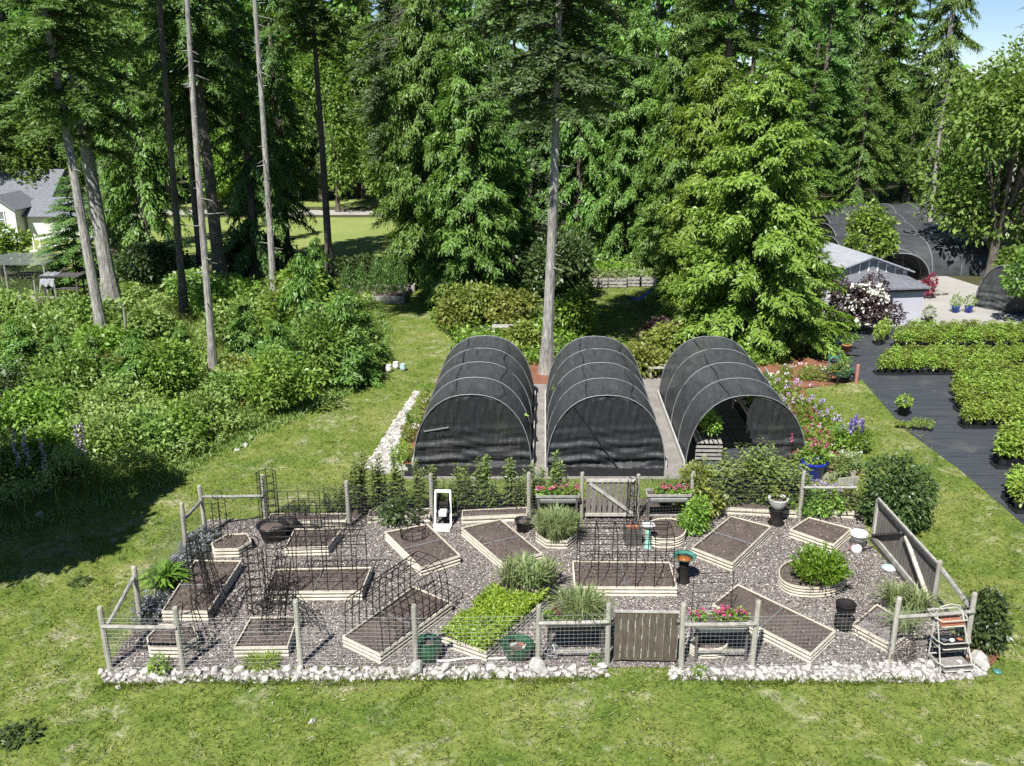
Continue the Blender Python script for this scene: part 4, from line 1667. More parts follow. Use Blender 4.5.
T1, a, b, fl = trough('dark trough planter on legs behind the front fence, left of the gate', (546, 655), (603, 654), .86, .5, 'black_plastic', (.08, .42, .72))
for f, lab in zip(fl, ('pink petunia at the left end of the trough left of the front gate', 'pink petunia at the middle of the trough left of the front gate', 'sparse pink petunia before the grass in the trough left of the gate')):
    f['label'] = lab
g = thing('ornamental_grass', 'pale green grass clump at the back of the trough left of the front gate', 'grass clump', (a + b) / 2 + Vector((.1, .12, .8)))
link('blades', tuft_mesh('blades', 420, .62, .5, .022, .36), 'grey_grass_leaf', g)
g = thing('ornamental_grass', 'second pale grass clump nearest the gate post in the trough', 'grass clump', (a * .2 + b * .8) + Vector((0, .1, .8)))
link('blades', tuft_mesh('blades', 260, .5, .45, .02, .2), 'grey_grass_leaf', g)
T2, a, b, fl = trough('grey trough planter on legs behind the front fence, right of the gate', (690, 655), (745, 654), .86, .5, 'grey_concrete', (.1, .5, .62, .85))
for f, lab in zip(fl, ('pink petunia at the left end of the trough right of the gate', 'bright pink petunia at the middle of the trough right of the gate', 'crowded petunia right of the bright pink one in the right trough', 'small petunia at the right end of the trough right of the gate')):
    f['label'] = lab
T3, a, b, fl = trough('flower box with pink blooms on the back fence, left of the back gate', (536, 521), (578, 521), .82, .38, 'grey_concrete', (.1, .35, .6, .85))
for f, lab in zip(fl, ('bright pink petunia at the left end of the flower box left of the back gate', 'second petunia from the left in the box left of the back gate', 'third petunia from the left in the box left of the back gate', 'petunia nearest the back gate in the box left of it')):
    f['label'] = lab
T4, a, b, fl = trough('flower box with crimson blooms on the back fence, right of the back gate', (645, 520), (688, 520), .82, .38, 'grey_concrete', (.3, .55, .7, .9))
for f, lab in zip(fl, ('petunia nearest the back gate in the box right of it', 'bright pink petunia in the middle of the box right of the back gate', 'crimson petunia right of centre in the box right of the back gate', 'petunia at the right end of the box right of the back gate')):
    f['label'] = lab
# white wire tiered stand at the front right corner
c0 = G(951, 668)
t = thing('tiered_stand', 'pale wire three-tier plant stand at the front right corner post', 'plant stand', c0, 0.12)
TIERS = [(-.02, .08, .76), (0.16, .46, .70), (0.33, .86, .64)]
for i, (yy, zz, wd) in enumerate(TIERS):
    q = MB()
    for z in (zz, zz + .15):
        k = 1.0 if z > zz else .86
        w2, d2 = wd / 2 * k, .23 * k
        q.tube([(-w2, yy - d2 * .4, z), (-w2 * .8, yy - d2, z), (w2 * .8, yy - d2, z), (w2, yy - d2 * .4, z), (w2, yy + d2, z), (-w2, yy + d2, z)], .016, 5, closed=True)
    for k in range(9):
        x = -wd / 2 * .86 + wd * .86 * k / 8
        q.tube([(x, yy - .17 * .86, zz), (x, yy + .22 * .86, zz)], .007, 3)
    q.build('basket', 'gate_trim', t)
    q = MB()
    q.box((0, yy, zz + .03), (wd * .80, .36, .06))
    q.build('liner', ['gravel_pad', 'black_plastic', 'terracotta'][i], t)
for sx in (-1, 1):
    q = MB()
    q.tube([(sx * .33, -.16, 0), (sx * .33, -.12, .2), (sx * .29, .10, .62), (sx * .27, .30, 1.05), (sx * .27, .34, 1.08)], .018, 5)
    q.build('side_rail', 'gate_trim', t)
    q = MB()
    q.tube([(sx * .30, .34, 0), (sx * .27, .34, 1.08)], .018, 5)
    q.build('leg', 'gate_trim', t)
q = MB()
q.tube([(-.27, .34, 1.08), (-.2, .33, 1.2), (0, .33, 1.25), (.2, .33, 1.2), (.27, .34, 1.08)], .016, 5)
q.build('hoop_handle', 'gate_trim', t)
M3 = Matrix.Rotation(.12, 4, 'Z')
for (x, y, z), lab, mt in (((-.15, .14, .535), 'dark blue stone on the middle tier of the wire stand', 'window_grey'), ((.02, .12, .535), 'small pale figure on the middle tier of the wire stand', 'white_paint'),
                           ((.16, -.01, .115), 'white pebble on the lowest tier of the wire stand', 'white_paint'), ((.17, .13, .535), 'brown stone at the right of the middle tier of the wire stand', 'terracotta')):
    o = link('stone', ROCKS[R.integers(8)].copy(), None)
    o.data.materials.clear()
    o.data.materials.append(MATS[mt])
    o.location = c0 + (M3 @ Vector((x, y, z + .025)))
    o.scale = (.15, .13, .13)
    tag(o, lab, 'stone')
# white slatted stand by the back fence (hose reel cart)
t = thing('hose_cart', 'white slatted hose reel cart before the back fence', 'hose cart', G(443, 527), -0.05)
for sx in (-1, 1):
    q = MB()
    q.bar((sx * .21, 0, 0), (sx * .19, .16, .98), .05, .06)
    q.build('side_rail', 'white_paint', t)
for nm, p, q_ in (('top_bar', (-.2, .16, .96), (.2, .16, .96)), ('cross_bar', (-.2, .07, .45), (.2, .07, .45)), ('foot_bar', (-.21, -.02, .06), (.21, -.02, .06))):
    q = MB()
    q.bar(p, q_, .05, .07)
    q.build(nm, 'white_paint', t)
q = MB()
q.lathe([(0.05, -.15), (.21, -.15), (.21, -.13), (.07, -.12), (.07, .12), (.21, .13), (.21, .15), (.05, .15)], n=18)
rm = Matrix.Rotation(PI / 2, 3, 'Y')
q.v = [tuple(rm @ Vector(v) + Vector((0, .10, .62))) for v in q.v]
q.build('reel', 'rust_black', t)
q = MB()
q.box((0, -.14, .05), (.44, .36, .05))
q.build('base_plate', 'white_paint', t)
q = MB()
q.box((0, .0, .40), (.2, .1, .14))
q.build('reel_box', 'white_paint', t)
# post-foot stones
for px, py, lab in ((416.5, 673, 'large pale stone at the foot of the fourth front post'), (538.5, 671, 'large round pale stone at the foot of the fifth front post'), (979, 664, 'flat pale slab at the right end of the front rubble strip')):
    p = G(px, py)
    tag(put_rock(p.x, p.y, .46, .05, ROCKS[0]), lab, 'stone')
for px, py, lab in ((40, 516, 'pale flat stone at the edge of the brambles, far left'), (245, 446, 'larger pale stone at the edge of the lawn by the brambles'), (251, 439, 'pale stone behind the larger stone at the bramble edge'),
                    (237, 451, 'small pale stone sunk in the grass by the brambles'), (312, 722, 'lone pale stone in the front lawn, below the third post'), (119, 688, 'pale stone strayed onto the lawn at the front left corner')):
    p = G(px, py)
    o = put_rock(p.x, p.y, .15 if px in (312, 119) else .26, .0)
    o.data = o.data.copy()
    o.data.materials.clear()
    o.data.materials.append(MATS['grey_rock' if px != 312 else 'white_rock'])
    tag(o, lab, 'stone')
# teal ball on the lawn, by the corner
t = thing('garden_tap_cover', 'small teal cap on the lawn beyond the front right corner', 'ornament', G(997, 673))
lathe_part('cap', [(.07, 0), (.09, .03), (.07, .07), (.02, .085)], 'teal_dark', t)
t.name = 'garden_ornament'
# blue pot by the flower border
t = pot_thing('bright blue glazed pot with handles beside the open tunnel', G(813, 479), [(0.20, 0), (0.24, .05), (0.33, .48), (0.38, .52), (0.38, .58), (.33, .58), (.31, .5)], 'blue_glaze', .31, .5, 'plant_pot', 'pot', (.37, .57))
for sx in (-1, 1):
    q = MB()
    q.tube([(sx * .34, 0, .50), (sx * .44, 0, .46), (sx * .43, 0, .34), (sx * .31, 0, .30)], .025, 6)
    q.build('handle', 'blue_glaze', t)
q = thing('flowering_plant', 'leafy plant with crimson flowers growing in the bright blue pot', 'flower', G(813, 479) + Vector((0, 0, .5)))
link('foliage', leafy('foliage', [(0, 0, .3, .36, .32, .3)], 380, .13, .06), 'shrub_leaf', q)
link('blossom', blobs('blossom', np.column_stack([R.normal(size=14) * .25, R.normal(size=14) * .22, .45 + .25 * R.random(14)]), .065, 5), 'pink_petal', q)
# wheelbarrow / hose trolley on the fabric edge
t = thing('wheelbarrow', 'dark green wheelbarrow loaded with clippings by the ground fabric', 'wheelbarrow', G(838, 384), 0.35)
q = MB()
vs = [(-.42, -.3, .62), (.48, -.3, .62), (.48, .3, .62), (-.42, .3, .62), (-.22, -.2, .34), (.28, -.2, .32), (.28, .2, .32), (-.22, .2, .34)]
q.add(vs, [(4, 5, 6, 7), (0, 1, 5, 4), (1, 2, 6, 5), (2, 3, 7, 6), (3, 0, 4, 7)])
q.build('tray', 'barrow_green', t)
q = MB()
q.ring((0.62, 0, .2), .16, .05, 16, 6, 'y')
q.build('wheel', 'tyre_black', t)
for sy in (-1, 1):
    q = MB()
    q.tube([(.64, sy * .06, .2), (.1, sy * .2, .32), (-.9, sy * .28, .62)], .022, 6)
    q.build('handle', 'dark_frame_wood', t)
    q = MB()
    q.tube([(-.15, sy * .2, .35), (-.3, sy * .22, 0)], .02, 6)
    q.build('leg', 'black_metal', t)
c = leafy('clippings', [(0, 0, .62, .36, .25, .16)], 300, .12, .05)
link('clippings', c, 'yellow_shrub_leaf', t)
q = MB()
q.tube([(0, 0, -.02), (0, 0, .6), (0, 0, .78), (0, 0, .8)], [.07, .07, .07, .05], 9)
o = q.build('marker_post', 'red_pink')
o.location = G(856, 384)
tag(o, 'short salmon pink post beside the wheelbarrow', 'post')
t = thing('tool_rack', 'teal upright frame behind the wheelbarrow', 'frame', G(832, 380))
for x in (-.2, .2):
    q = MB()
    q.bar((x, 0, 0), (x, 0, 1.05), .05, .05)
    q.build('upright', 'teal_dark', t)
q = MB()
q.bar((-.2, 0, .95), (.2, 0, .95), .05, .05)
q.build('cross_bar', 'teal_dark', t)
t = pot_thing('terracotta pot with a small plant under the big cedar', G(846, 352), [(0.14, 0), (0.2, .3), (.23, .31), (.23, .36), (.2, .36)], 'terracotta', .19, .32)
link('foliage', leafy('foliage', [(0, 0, .48, .2, .2, .16)], 140, .11, .06), 'shrub_leaf', t)
t = pot_thing('blue tub on the ground fabric under the big cedar', G(836, 347), [(0.22, 0), (0.28, .26), (.3, .28), (.27, .28)], 'blue_tarp', .26, .22, 'tub', 'tub')
t = pot_thing('black pot with a yellow green plant alone on the ground fabric', G(903, 415), [(0.17, 0), (0.21, .34), (.225, .35), (.2, .36)], 'black_plastic', .19, .32)
link('foliage', leafy('foliage', [(0, 0, .52, .26, .24, .2)], 260, .12, .05), 'nursery_leaf', t)


# ================================================================ PLANTS OF THE GARDEN
def plant(name, label, cat, loc, parts, rz=None, sc=1.0, group=None):
    """parts: (part name, mesh or MB, material)"""
    t = thing(name, label, cat, loc, R.random() * 6.3 if rz is None else rz, group, sc)
    for nm, me, mt in parts:
        if isinstance(me, MB):
            me.build(nm, mt, t)
        else:
            link(nm, me, mt, t)
    return t


# seedlings filling the green bed, grey green leaves at its far end
def bed_fill(P, h, n, hgt, L, W, part=None):
    q = scatter([(p.x, p.y) for p in P], n)
    if part is not None:
        q = q[part(q)]
    n = len(q)
    c = np.column_stack([q, h - .03 + hgt * R.random(n) ** .7])
    d = rnd_dirs(n, .5)
    return cards(c, d, np.array([0, 0, 1.])[None] + R.normal(size=(n, 3)) * .45, L * (.6 + .8 * R.random(n)), W * (.7 + .6 * R.random(n)), .2)


P, hB = bG[1], bG[2]
far = G(531, 580, .26)
hole = G(464, 611, .3)


def seed_part(q):
    k = (np.hypot(q[:, 0] - far.x + .15, q[:, 1] - far.y + .1) > .75) | (q[:, 0] > far.x + .30)
    return k & (np.hypot((q[:, 0] - hole.x) / 1.6, q[:, 1] - hole.y) > .17 * (0.7 + .6 * R.random(len(q))))


V = bed_fill(P, hB, 26000, .22, .085, .038, seed_part)
o = link('seedlings', quads(V, 'seedlings'), 'lettuce_leaf')
stuff(o, 'bright yellow green seedlings crowding the cream bed beside the green tub', 'seedlings')
V2 = []
for i in range(5):
    p = far + Vector((R.normal() * .24 - .12, R.normal() * .2 - .05, -.06))
    plant('leek_clump', ['blue green leek clump at the far end of the seedling bed', 'leek clump leaning left at the far end of the seedling bed', 'tall leek clump in the middle of the seedling bed end', 'leek clump leaning toward the seedlings', 'leek clump at the right of the others in the seedling bed'][i], 'vegetable', p,
          [('blades', tuft_mesh('blades', 90, .62, .42, .035, .24), 'grey_grass_leaf')])
# grasses in the octagonal bed
for i, (px, py) in enumerate(((548, 534), (557, 530), (566, 534), (556, 538))):
    plant('ornamental_grass', ['grass clump at the left in the eight-sided bed', 'grass clump at the back of the eight-sided bed', 'grass clump at the right in the eight-sided bed', 'grass clump at the front of the eight-sided bed'][i], 'grass clump', G(px, py, .22),
          [('blades', tuft_mesh('blades', 330, .68, .42, .02, .26, .6), 'grey_grass_leaf')])


# spiky rosemary-like bush in the oval bed
def spiky(n, h, rad, ll, lw, per=16):
    out = []
    for i in range(n):
        a, r = R.random() * 6.3, rad * math.sqrt(R.random())
        b = np.array([.35 * r * math.cos(a), .35 * r * math.sin(a), 0.0])
        e = np.array([r * math.cos(a), r * math.sin(a), h * (1 - .45 * (r / rad) ** 2) * (.7 + .45 * R.random())])
        s = np.linspace(.25, 1, per)[:, None]
        Pt = b + (e - b) * s
        Pt[:, 2] += .05 * np.sin(PI * s[:, 0])
        d = unit(e - b)[None] * .9 + R.normal(size=(per, 3)) * .5
        out.append(cards(Pt, d, R.normal(size=(per, 3)), ll * (.7 + .6 * R.random(per)), lw, .1))
    return np.concatenate(out)


plant('rosemary_bush', 'bright green spiky bush overflowing the oval cream bed', 'bush', G(818, 583, .2), [('foliage', quads(spiky(240, .82, .68, .15, .032, 13), 'foliage'), 'rosemary_leaf')])
# lavender along the left side
for i, (px, py, s) in enumerate(((198, 552, 1.0), (190, 563, .9), (205, 542, .8), (152, 612, .95), (178, 572, .85), (146, 622, .75))):
    n = 240
    c = tuft_mesh('foliage', n, .42, .42, .02, .18, .4)
    a = R.random(150) * 6.3
    r = .42 * np.sqrt(R.random(150))
    a, r = a[:70], r[:70]
    fl = np.column_stack([r * np.cos(a), r * np.sin(a), .46 - .25 * (r / .42) ** 2 + R.normal(size=70) * .05])
    plant('lavender', ['lavender bush between the two back left side posts', 'lavender bush at the left of the long narrow bed', 'small lavender nearest the back left corner post', 'lavender by the second side post from the front', 'lavender next to the broad leafy plant at the side fence', 'small lavender nearest the front left corner post'][i],
          'lavender', G(px, py), [('foliage', c, 'lavender_leaf'), ('blossom', blobs('blossom', fl, .03, 4, .05), 'lilac_petal')], sc=s)
plant('leafy_plant', 'broad-leaved bright green plant at the side fence by the long bed', 'plant', G(163, 590), [('foliage', tuft_mesh('foliage', 90, .7, .65, .11, .14, .8), 'shrub_leaf')])
plant('leafy_plant', 'smaller broad-leaved plant right of the large one at the side fence', 'plant', G(173, 587), [('foliage', tuft_mesh('foliage', 60, .5, .45, .10, .1, .8), 'shrub_leaf')])
plant('leafy_plant', 'weedy plant in the rubble strip by the second front post', 'plant', G(160, 672), [('foliage', leafy('foliage', [(0, 0, .14, .25, .18, .16)], 220, .09, .04), 'shrub_leaf')])
plant('grass_tuft', 'green grass tuft on the chips by the third front post', 'grass clump', G(262, 665), [('blades', tuft_mesh('blades', 260, .22, .18, .018, .32), 'lettuce_leaf')])
for px, py, s, lab in ((700, 673, .6, 'weed in the rubble strip right of the gate'), (722, 652, .6, 'weed by the small ring bed under the trough'), (761, 625, .6, 'pale leafy weed on the eighth front post'), (595, 662, .7, 'weed at the left gate post'), (22, 738, 1.4, 'low dark leafy weed in the lawn, bottom left'), (80, 583, 1.0, 'dark low weed alone in the lawn left of the side fence'), (9, 735, 1.0, 'second low dark weed at the bottom left of the lawn')):
    plant('weed', lab, 'plant', G(px, py), [('foliage', leafy('foliage', [(0, 0, .10, .22, .2, .12)], 170, .09, .05), 'dark_shrub_leaf' if s >= 1 else 'shrub_leaf')], sc=(s, s, s * (.5 if s >= 1 else 1)))
# variegated grasses and reddish bush at the front right
for i, (px, py) in enumerate(((903, 634), (893, 606), (915, 612))):
    plant('ornamental_grass', ['pale striped grass behind the ninth front post', 'dry pale grass in the half hidden bed', 'pale grass clump at the foot of the dark gate'][i], 'grass clump', G(px, py, .1), [('blades', tuft_mesh('blades', 190, .62, .55, .022, .15, .7), 'grey_grass_leaf')])
plant('shrub', 'small wine-dark twiggy shrub at the foot of the ninth front post', 'shrub', G(902, 662), [('foliage', leafy('foliage', [(0, 0, .3, .3, .26, .3)], 420, .06, .02, dirz=.6), 'dark_red_leaf')])
plant('shrub', 'sparse dark red shrub on the chips beside the black pot stove', 'shrub', G(866, 637), [('foliage', leafy('foliage', [(0, 0, .3, .42, .34, .3)], 300, .07, .018, dirz=.6), 'dark_red_leaf')])


# tall leafy stems behind the back fence
lil, lst = stems_mesh('foliage', 5, 1.45, .12, .25, .075, 58)
lil2, lst2 = stems_mesh('foliage', 7, 1.2, .18, .24, .075, 46)
lst_me = lst.build('stem', 'twig').data
lst2_me = lst2.build('stem', 'twig').data
for k in ('stem', 'stem.001'):
    bpy.data.objects.remove(bpy.data.objects[k])
WH = ['left of the fourth back post', 'behind the white hose cart', 'beside the black tomato panel', 'by the third back post', 'right of the hose cart', 'midway to the fifth back post', 'left of the fifth back post', 'behind the black bucket',
      'left of the hose cart', 'nearest the bare wire panel', 'over the left flower box', 'second over the left flower box', 'left of the third back post', 'behind the askew bed', 'among the low shrubs left of the cart', 'third over the left flower box', 'right behind the fourth back post', 'second right of the hose cart', 'between the tomato panel and the low shrub', 'at the fifth back post by the flower box', 'over the right flower box', 'just right of the third back post']
for i, (px, py, s, v) in enumerate(((421, 512, .95, 0), (452, 512, .8, 1), (379, 515, 1.1, 0), (362, 514, 1.15, 0), (463, 512, 1.1, 1), (483, 512, 1.1, 0), (508, 512, 1.05, 0), (519, 512, .95, 1),
                                   (440, 512, .75, 1), (340, 515, .8, 1), (547, 512, 1.0, 1), (558, 512, 1.1, 0), (328, 514, .6, 0), (494, 513, .8, 1), (400, 513, 1.1, 0), (570, 512, .8, 1), (432, 511, .9, 0), (472, 511, .95, 1), (391, 511, .9, 1), (537, 511, .9, 0), (664, 511, .8, 1), (350, 511, .8, 0))):
    plant('tall_lily', 'tall leafy stems ' + WH[i] + (', back fence'), 'plant', G(px, py), [('foliage', lil if v == 0 else lil2, 'lance_leaf'), ('stem', lst_me if v == 0 else lst2_me, 'twig')], sc=s, group='tall leafy stems along the back fence')
for i, (px, py, s) in enumerate(((405, 524, 1.0), (390, 522, .8), (297, 520, .6))):
    plant('shrub', ['low leafy shrub at the top of the bed left of the hose cart', 'smaller leafy shrub by the tomato panel', 'little shrub behind the wire panel at the back left'][i], 'shrub', G(px, py), [('foliage', leafy('foliage', [(0, 0, .35, .5, .35, .35), (.3, 0, .3, .3, .3, .3)], 700, .11, .055), 'dark_shrub_leaf')], sc=s)
# dense lance-leaved bushes on the right of the back fence
LL = ['tallest lance-leaved bush before the open tunnel', 'lance-leaved bush left of the tallest, before the open tunnel', 'lance-leaved bush nearest the open tunnel curtain', 'lance-leaved bush by the urn', 'lance-leaved bush beside the ninth back post', 'small lance-leaved bush at the left end of the bushes']
for i, (px, py, s) in enumerate(((757, 506, 1.12), (738, 507, 1.05), (772, 508, 1.08), (785, 508, .95), (792, 510, .8), (722, 508, .9))):
    fm, smb = stems_mesh('foliage', 22, 1.45, .55, .27, .095, 34, base_r=.3, ang=.5)
    plant('lance_leaf_bush', LL[i], 'bush', G(px, py), [('foliage', fm, 'lance_leaf'), ('stem', smb, 'twig')], sc=s)
YL = ['bright yellow green bush left of the lance-leaved bushes', 'low part-shaded bush right of the oval bed at the back', 'bright bush over the right flower box']
for i, (px, py, s, mt) in enumerate(((701, 515, 1.05, 'yellow_shrub_leaf'), (693, 533, .75, 'shrub_leaf'), (690, 508, .95, 'yellow_shrub_leaf'))):
    plant('bush', YL[i], 'bush', G(px, py), [('foliage', leafy('foliage', [(0, 0, .5, .45, .45, .5), (.15, 0, .95, .35, .35, .42), (-.2, 0, .4, .4, .35, .35)], 1700, .13, .06), mt)], sc=s)
plant('bush', 'leafy bush with purple spikes beside the back right cream bed', 'bush', G(822, 515), [('foliage', leafy('foliage', [(0, 0, .4, .55, .4, .4), (.5, .1, .35, .4, .35, .35)], 1300, .12, .05), 'shrub_leaf'), ('blossom', blobs('blossom', np.column_stack([-.25 + R.normal(size=10) * .22, -.1 + R.normal(size=10) * .15, .72 + .25 * R.random(10)]), .08, 12), 'purple_petal')])
plant('bush', 'bush with dark violet flowers under the rail at the back right', 'bush', G(842, 512), [('foliage', leafy('foliage', [(0, 0, .35, .5, .4, .35)], 900, .11, .05), 'yellow_shrub_leaf'), ('blossom', blobs('blossom', np.column_stack([R.normal(size=5) * .2, -.2 + R.normal(size=5) * .1, .35 + .25 * R.random(5)]), .06, 10), 'violet_petal')])
plant('shrub', 'large dense dark green shrub at the back corner of the wide dark gate', 'shrub', G(893, 528), [('crown', leafy('crown', [(0, 0, .8, .85, .8, .8), (.3, 0, 1.4, .6, .6, .62), (-.4, 0, 1.15, .55, .6, .6), (.1, -.2, .45, .85, .8, .5), (0, .2, 1.75, .35, .35, .4)], 5200, .115, .062), 'dark_shrub_leaf')])
plant('shrub', 'dark green shrub outside the front right corner post', 'shrub', G(981, 648), [('crown', leafy('crown', [(0, 0, .5, .42, .42, .5), (.05, 0, .95, .34, .34, .36)], 2600, .10, .055), 'dark_shrub_leaf')])

# flower border beside the open tunnel
FB = [('rose_bush', 'white flowered bush at the far end of the flower border', (772, 395), 'white_petal', 'shrub_leaf', .95), ('rose_bush', 'pale bush at the tunnel side of the flower border', (765, 402), 'white_petal', 'shrub_leaf', .8),
      ('allium_clump', 'tall purple blooms at the far end of the flower border', (787, 405), 'purple_petal', 'shrub_leaf', 1.05), ('allium_clump', 'lilac blooms below the tall purple ones in the border', (790, 418), 'purple_petal', 'yellow_shrub_leaf', .9),
      ('peony_bush', 'salmon and red blooms beside the tunnel side in the border', (788, 428), 'crimson_leaf', 'yellow_shrub_leaf', .85), ('allium_clump', 'lilac flower heads in the middle of the border', (812, 424), 'purple_petal', 'shrub_leaf', .95),
      ('peony_bush', 'pink blooms left of the middle lilac heads', (800, 440), 'pink_petal', 'shrub_leaf', .85), ('allium_clump', 'pale lilac heads at the lawn edge of the border', (824, 436), 'purple_petal', 'shrub_leaf', .9),
      ('peony_bush', 'crimson blooms right behind the blue pot', (814, 462), 'pink_petal', 'yellow_shrub_leaf', 1.0), ('peony_bush', 'magenta blooms between the blue pot and the tunnel', (804, 470), 'pink_petal', 'shrub_leaf', .8),
      ('allium_clump', 'purple flower heads near the violet spikes', (843, 450), 'purple_petal', 'shrub_leaf', 1.0), ('lupin', 'deep violet flower spikes at the near end of the border', (852, 452), 'violet_petal', 'shrub_leaf', 1.0),
      ('white_flowers', 'pale cream plant in the middle of the border', (822, 450), 'white_petal', 'yellow_shrub_leaf', .8), ('white_flowers', 'low pale plant at the near end of the border', (848, 472), 'white_petal', 'grey_grass_leaf', .8),
      ('white_flowers', 'green clump with pale leaf tips right of the blue pot', (832, 478), 'white_petal', 'lance_leaf', .9), ('rose_bush', 'low rose at the mulch bank before the big cedar', (806, 380), 'white_petal', 'shrub_leaf', .7),
      ('rose_bush', 'low yellowish rose at the mulch bank by the wheelbarrow', (822, 381), 'white_petal', 'yellow_shrub_leaf', .65), ('rose_bush', 'low rose at the left of the mulch bank', (786, 379), 'white_petal', 'shrub_leaf', .6)]
for nm, lab, pt, pet, lf, s in FB:
    lob = [(0, 0, .38, .5, .45, .4), (.2, .1, .6, .35, .35, .3)]
    k = 10
    cen = np.column_stack([R.normal(size=k) * .28, R.normal(size=k) * .26 - .05, .72 + .3 * R.random(k)])
    if nm == 'lupin':
        cen = np.concatenate([np.column_stack([np.full(9, x), np.full(9, y), .7 + .055 * np.arange(9)]) for x, y in ((0, 0), (.25, .1), (-.2, .12), (.12, -.2))])
    pm = blobs('blossom', cen, .075 if nm == 'allium_clump' else .055, 12 if nm != 'white_flowers' else 5, None)
    plant(nm, lab, 'flower', G(*pt), [('foliage', leafy('foliage', lob, 650, .13, .05, dirz=.4), lf), ('blossom', pm, pet)], sc=s)
q = MB()
for x0, y0, x1, y1 in ((822, 476, 855, 474), (838, 482, 858, 480)):
    q.bar(G(x0, y0, .12), G(x1, y1, .12), .06, .22)
tag(q.build('edging_board', 'post_wood'), 'pale edging boards at the near end of the flower border', 'board')
q = MB()
q.bar(G(758, 372, .2) + Vector((0, 0, 0)), G(790, 425, .2), .05, .38)
q.bar(G(760, 371, .3) + Vector((.2, 0, 0)), G(790, 422, .3) + Vector((.2, 0, 0)), .05, .3)
tag(q.build('edging_board', 'rail_wood'), 'grey boards along the right side of the open tunnel', 'board')
# small shrubs in the mulch by the white rubble
for i, (px, py) in enumerate(((402, 461), (412, 440), (416, 424), (426, 408), (432, 398))):
    plant('heather', ['nearest low shrub in the mulch beside the leftmost tunnel', 'second low shrub beside the leftmost tunnel from the front', 'third low shrub beside the leftmost tunnel from the front', 'fourth low shrub beside the leftmost tunnel', 'farthest low shrub beside the leftmost tunnel'][i], 'shrub', G(px, py),
          [('foliage', leafy('foliage', [(0, 0, .26, .42, .36, .28)], 650, .075, .04), 'yellow_shrub_leaf' if i % 2 else 'shrub_leaf')])
for px, py, lab in ((403, 470, 'white stone at the front of the mulch beside the leftmost tunnel'), (426, 402, 'white boulder beside the far end of the leftmost tunnel'), (415, 428, 'upright white stone against the leftmost tunnel')):
    p = G(px, py)
    tag(put_rock(p.x, p.y, .4), lab, 'stone')


# ================================================================ NURSERY PLANTS ON THE FABRIC
nur = []
for k in range(4):
    fm = leafy('nursery_plant', [(0, 0, .42, .155, .155, .2), (.03, 0, .6, .11, .11, .14)], 330, .078, .04, zb=.6)
    pm = MB()
    pm.lathe([(.085, 0), (.115, .2), (.12, .2), (.1, .19)], n=9)
    tmp = pm.build('tmp', 'black_plastic')
    # one small object: pot and leaves together, a few pixels in the picture
    bm = bmesh.new()
    bm.from_mesh(fm)
    n0 = len(bm.faces)
    bm.from_mesh(tmp.data)
    bm.faces.ensure_lookup_table()
    for f in bm.faces[n0:]:
        f.material_index = 1
    me = bpy.data.meshes.new('nursery_plant')
    bm.to_mesh(me)
    bm.free()
    me.materials.append(MATS['nursery_leaf'])
    me.materials.append(MATS['black_plastic'])
    bpy.data.objects.remove(tmp)
    nur.append(me)
BL = {'A': 'leafy potted plant in the long double row nearest the gravel drive', 'B': 'leafy potted plant in the wide block in the middle of the ground fabric', 'C': 'leafy potted plant in the rows stepping forward at the right of the fabric',
      'D': 'taller potted plant in the small dark green block at the right edge', 'E': 'potted plant in the front block at the right edge of the fabric'}
rows = [('A', 336, 905, 1040), ('A', 341, 899, 1040), ('A', 347, 893, 1045), ('B', 361, 892, 1040), ('B', 367, 883, 1040), ('B', 374, 876, 1000), ('C', 381, 955, 1045), ('C', 388, 952, 1045), ('C', 395, 952, 1045),
        ('C', 403, 953, 1045), ('C', 411, 957, 1045), ('C', 420, 962, 1045), ('C', 427, 962, 1045), ('D', 450, 1002, 1050), ('D', 458, 998, 1050), ('D', 467, 995, 1050), ('E', 492, 1010, 1060), ('E', 501, 1006, 1060), ('E', 511, 1014, 1065)]
ROWTXT = {}
for blk, py, x0, x1 in rows:
    a, b = G(x0, py), G(x1, py + (0.0))
    L = (b - a).length
    m = int(L / .335)
    k = ROWTXT.setdefault(blk, 0)
    ROWTXT[blk] += 1
    t = thing('plant_tray', '', 'plant tray', a)
    q = MB()
    q.box((L / 2, 0, .03), (L + .1, .36, .05))
    q.build('tray', 'black_plastic', t)
    q = MB()
    for yy in (-.19, .19):
        q.box((L / 2, yy, .06), (L + .12, .025, .10))
    q.build('lip', 'black_plastic', t)
    t['label'] = 'black tray under the ' + ['back', 'second', 'third', 'fourth', 'fifth', 'sixth', 'front'][k] + ' row of the ' + {'A': 'long double row of plants by the drive', 'B': 'wide middle block of plants', 'C': 'stepped block of plants at the right', 'D': 'taller dark green block of plants', 'E': 'front block of plants at the right edge'}[blk]
    s = {'A': 1.0, 'B': 1.0, 'C': 1.05, 'D': 1.5, 'E': 1.15}[blk]
    for i in range(m):
        o = link('nursery_plant', nur[R.integers(4)], None)
        o.location = a + (b - a) * ((i + .5) / m) + Vector((R.normal() * .05, R.normal() * .04, .055))
        o.rotation_euler = (0, 0, R.random() * 6.3)
        z = s * (.80 + .24 * R.random())
        o.scale = (s * 1.3, s * 1.3, z)
        tag(o, BL[blk], 'potted plant', BL[blk].replace('plant in', 'plants in'))
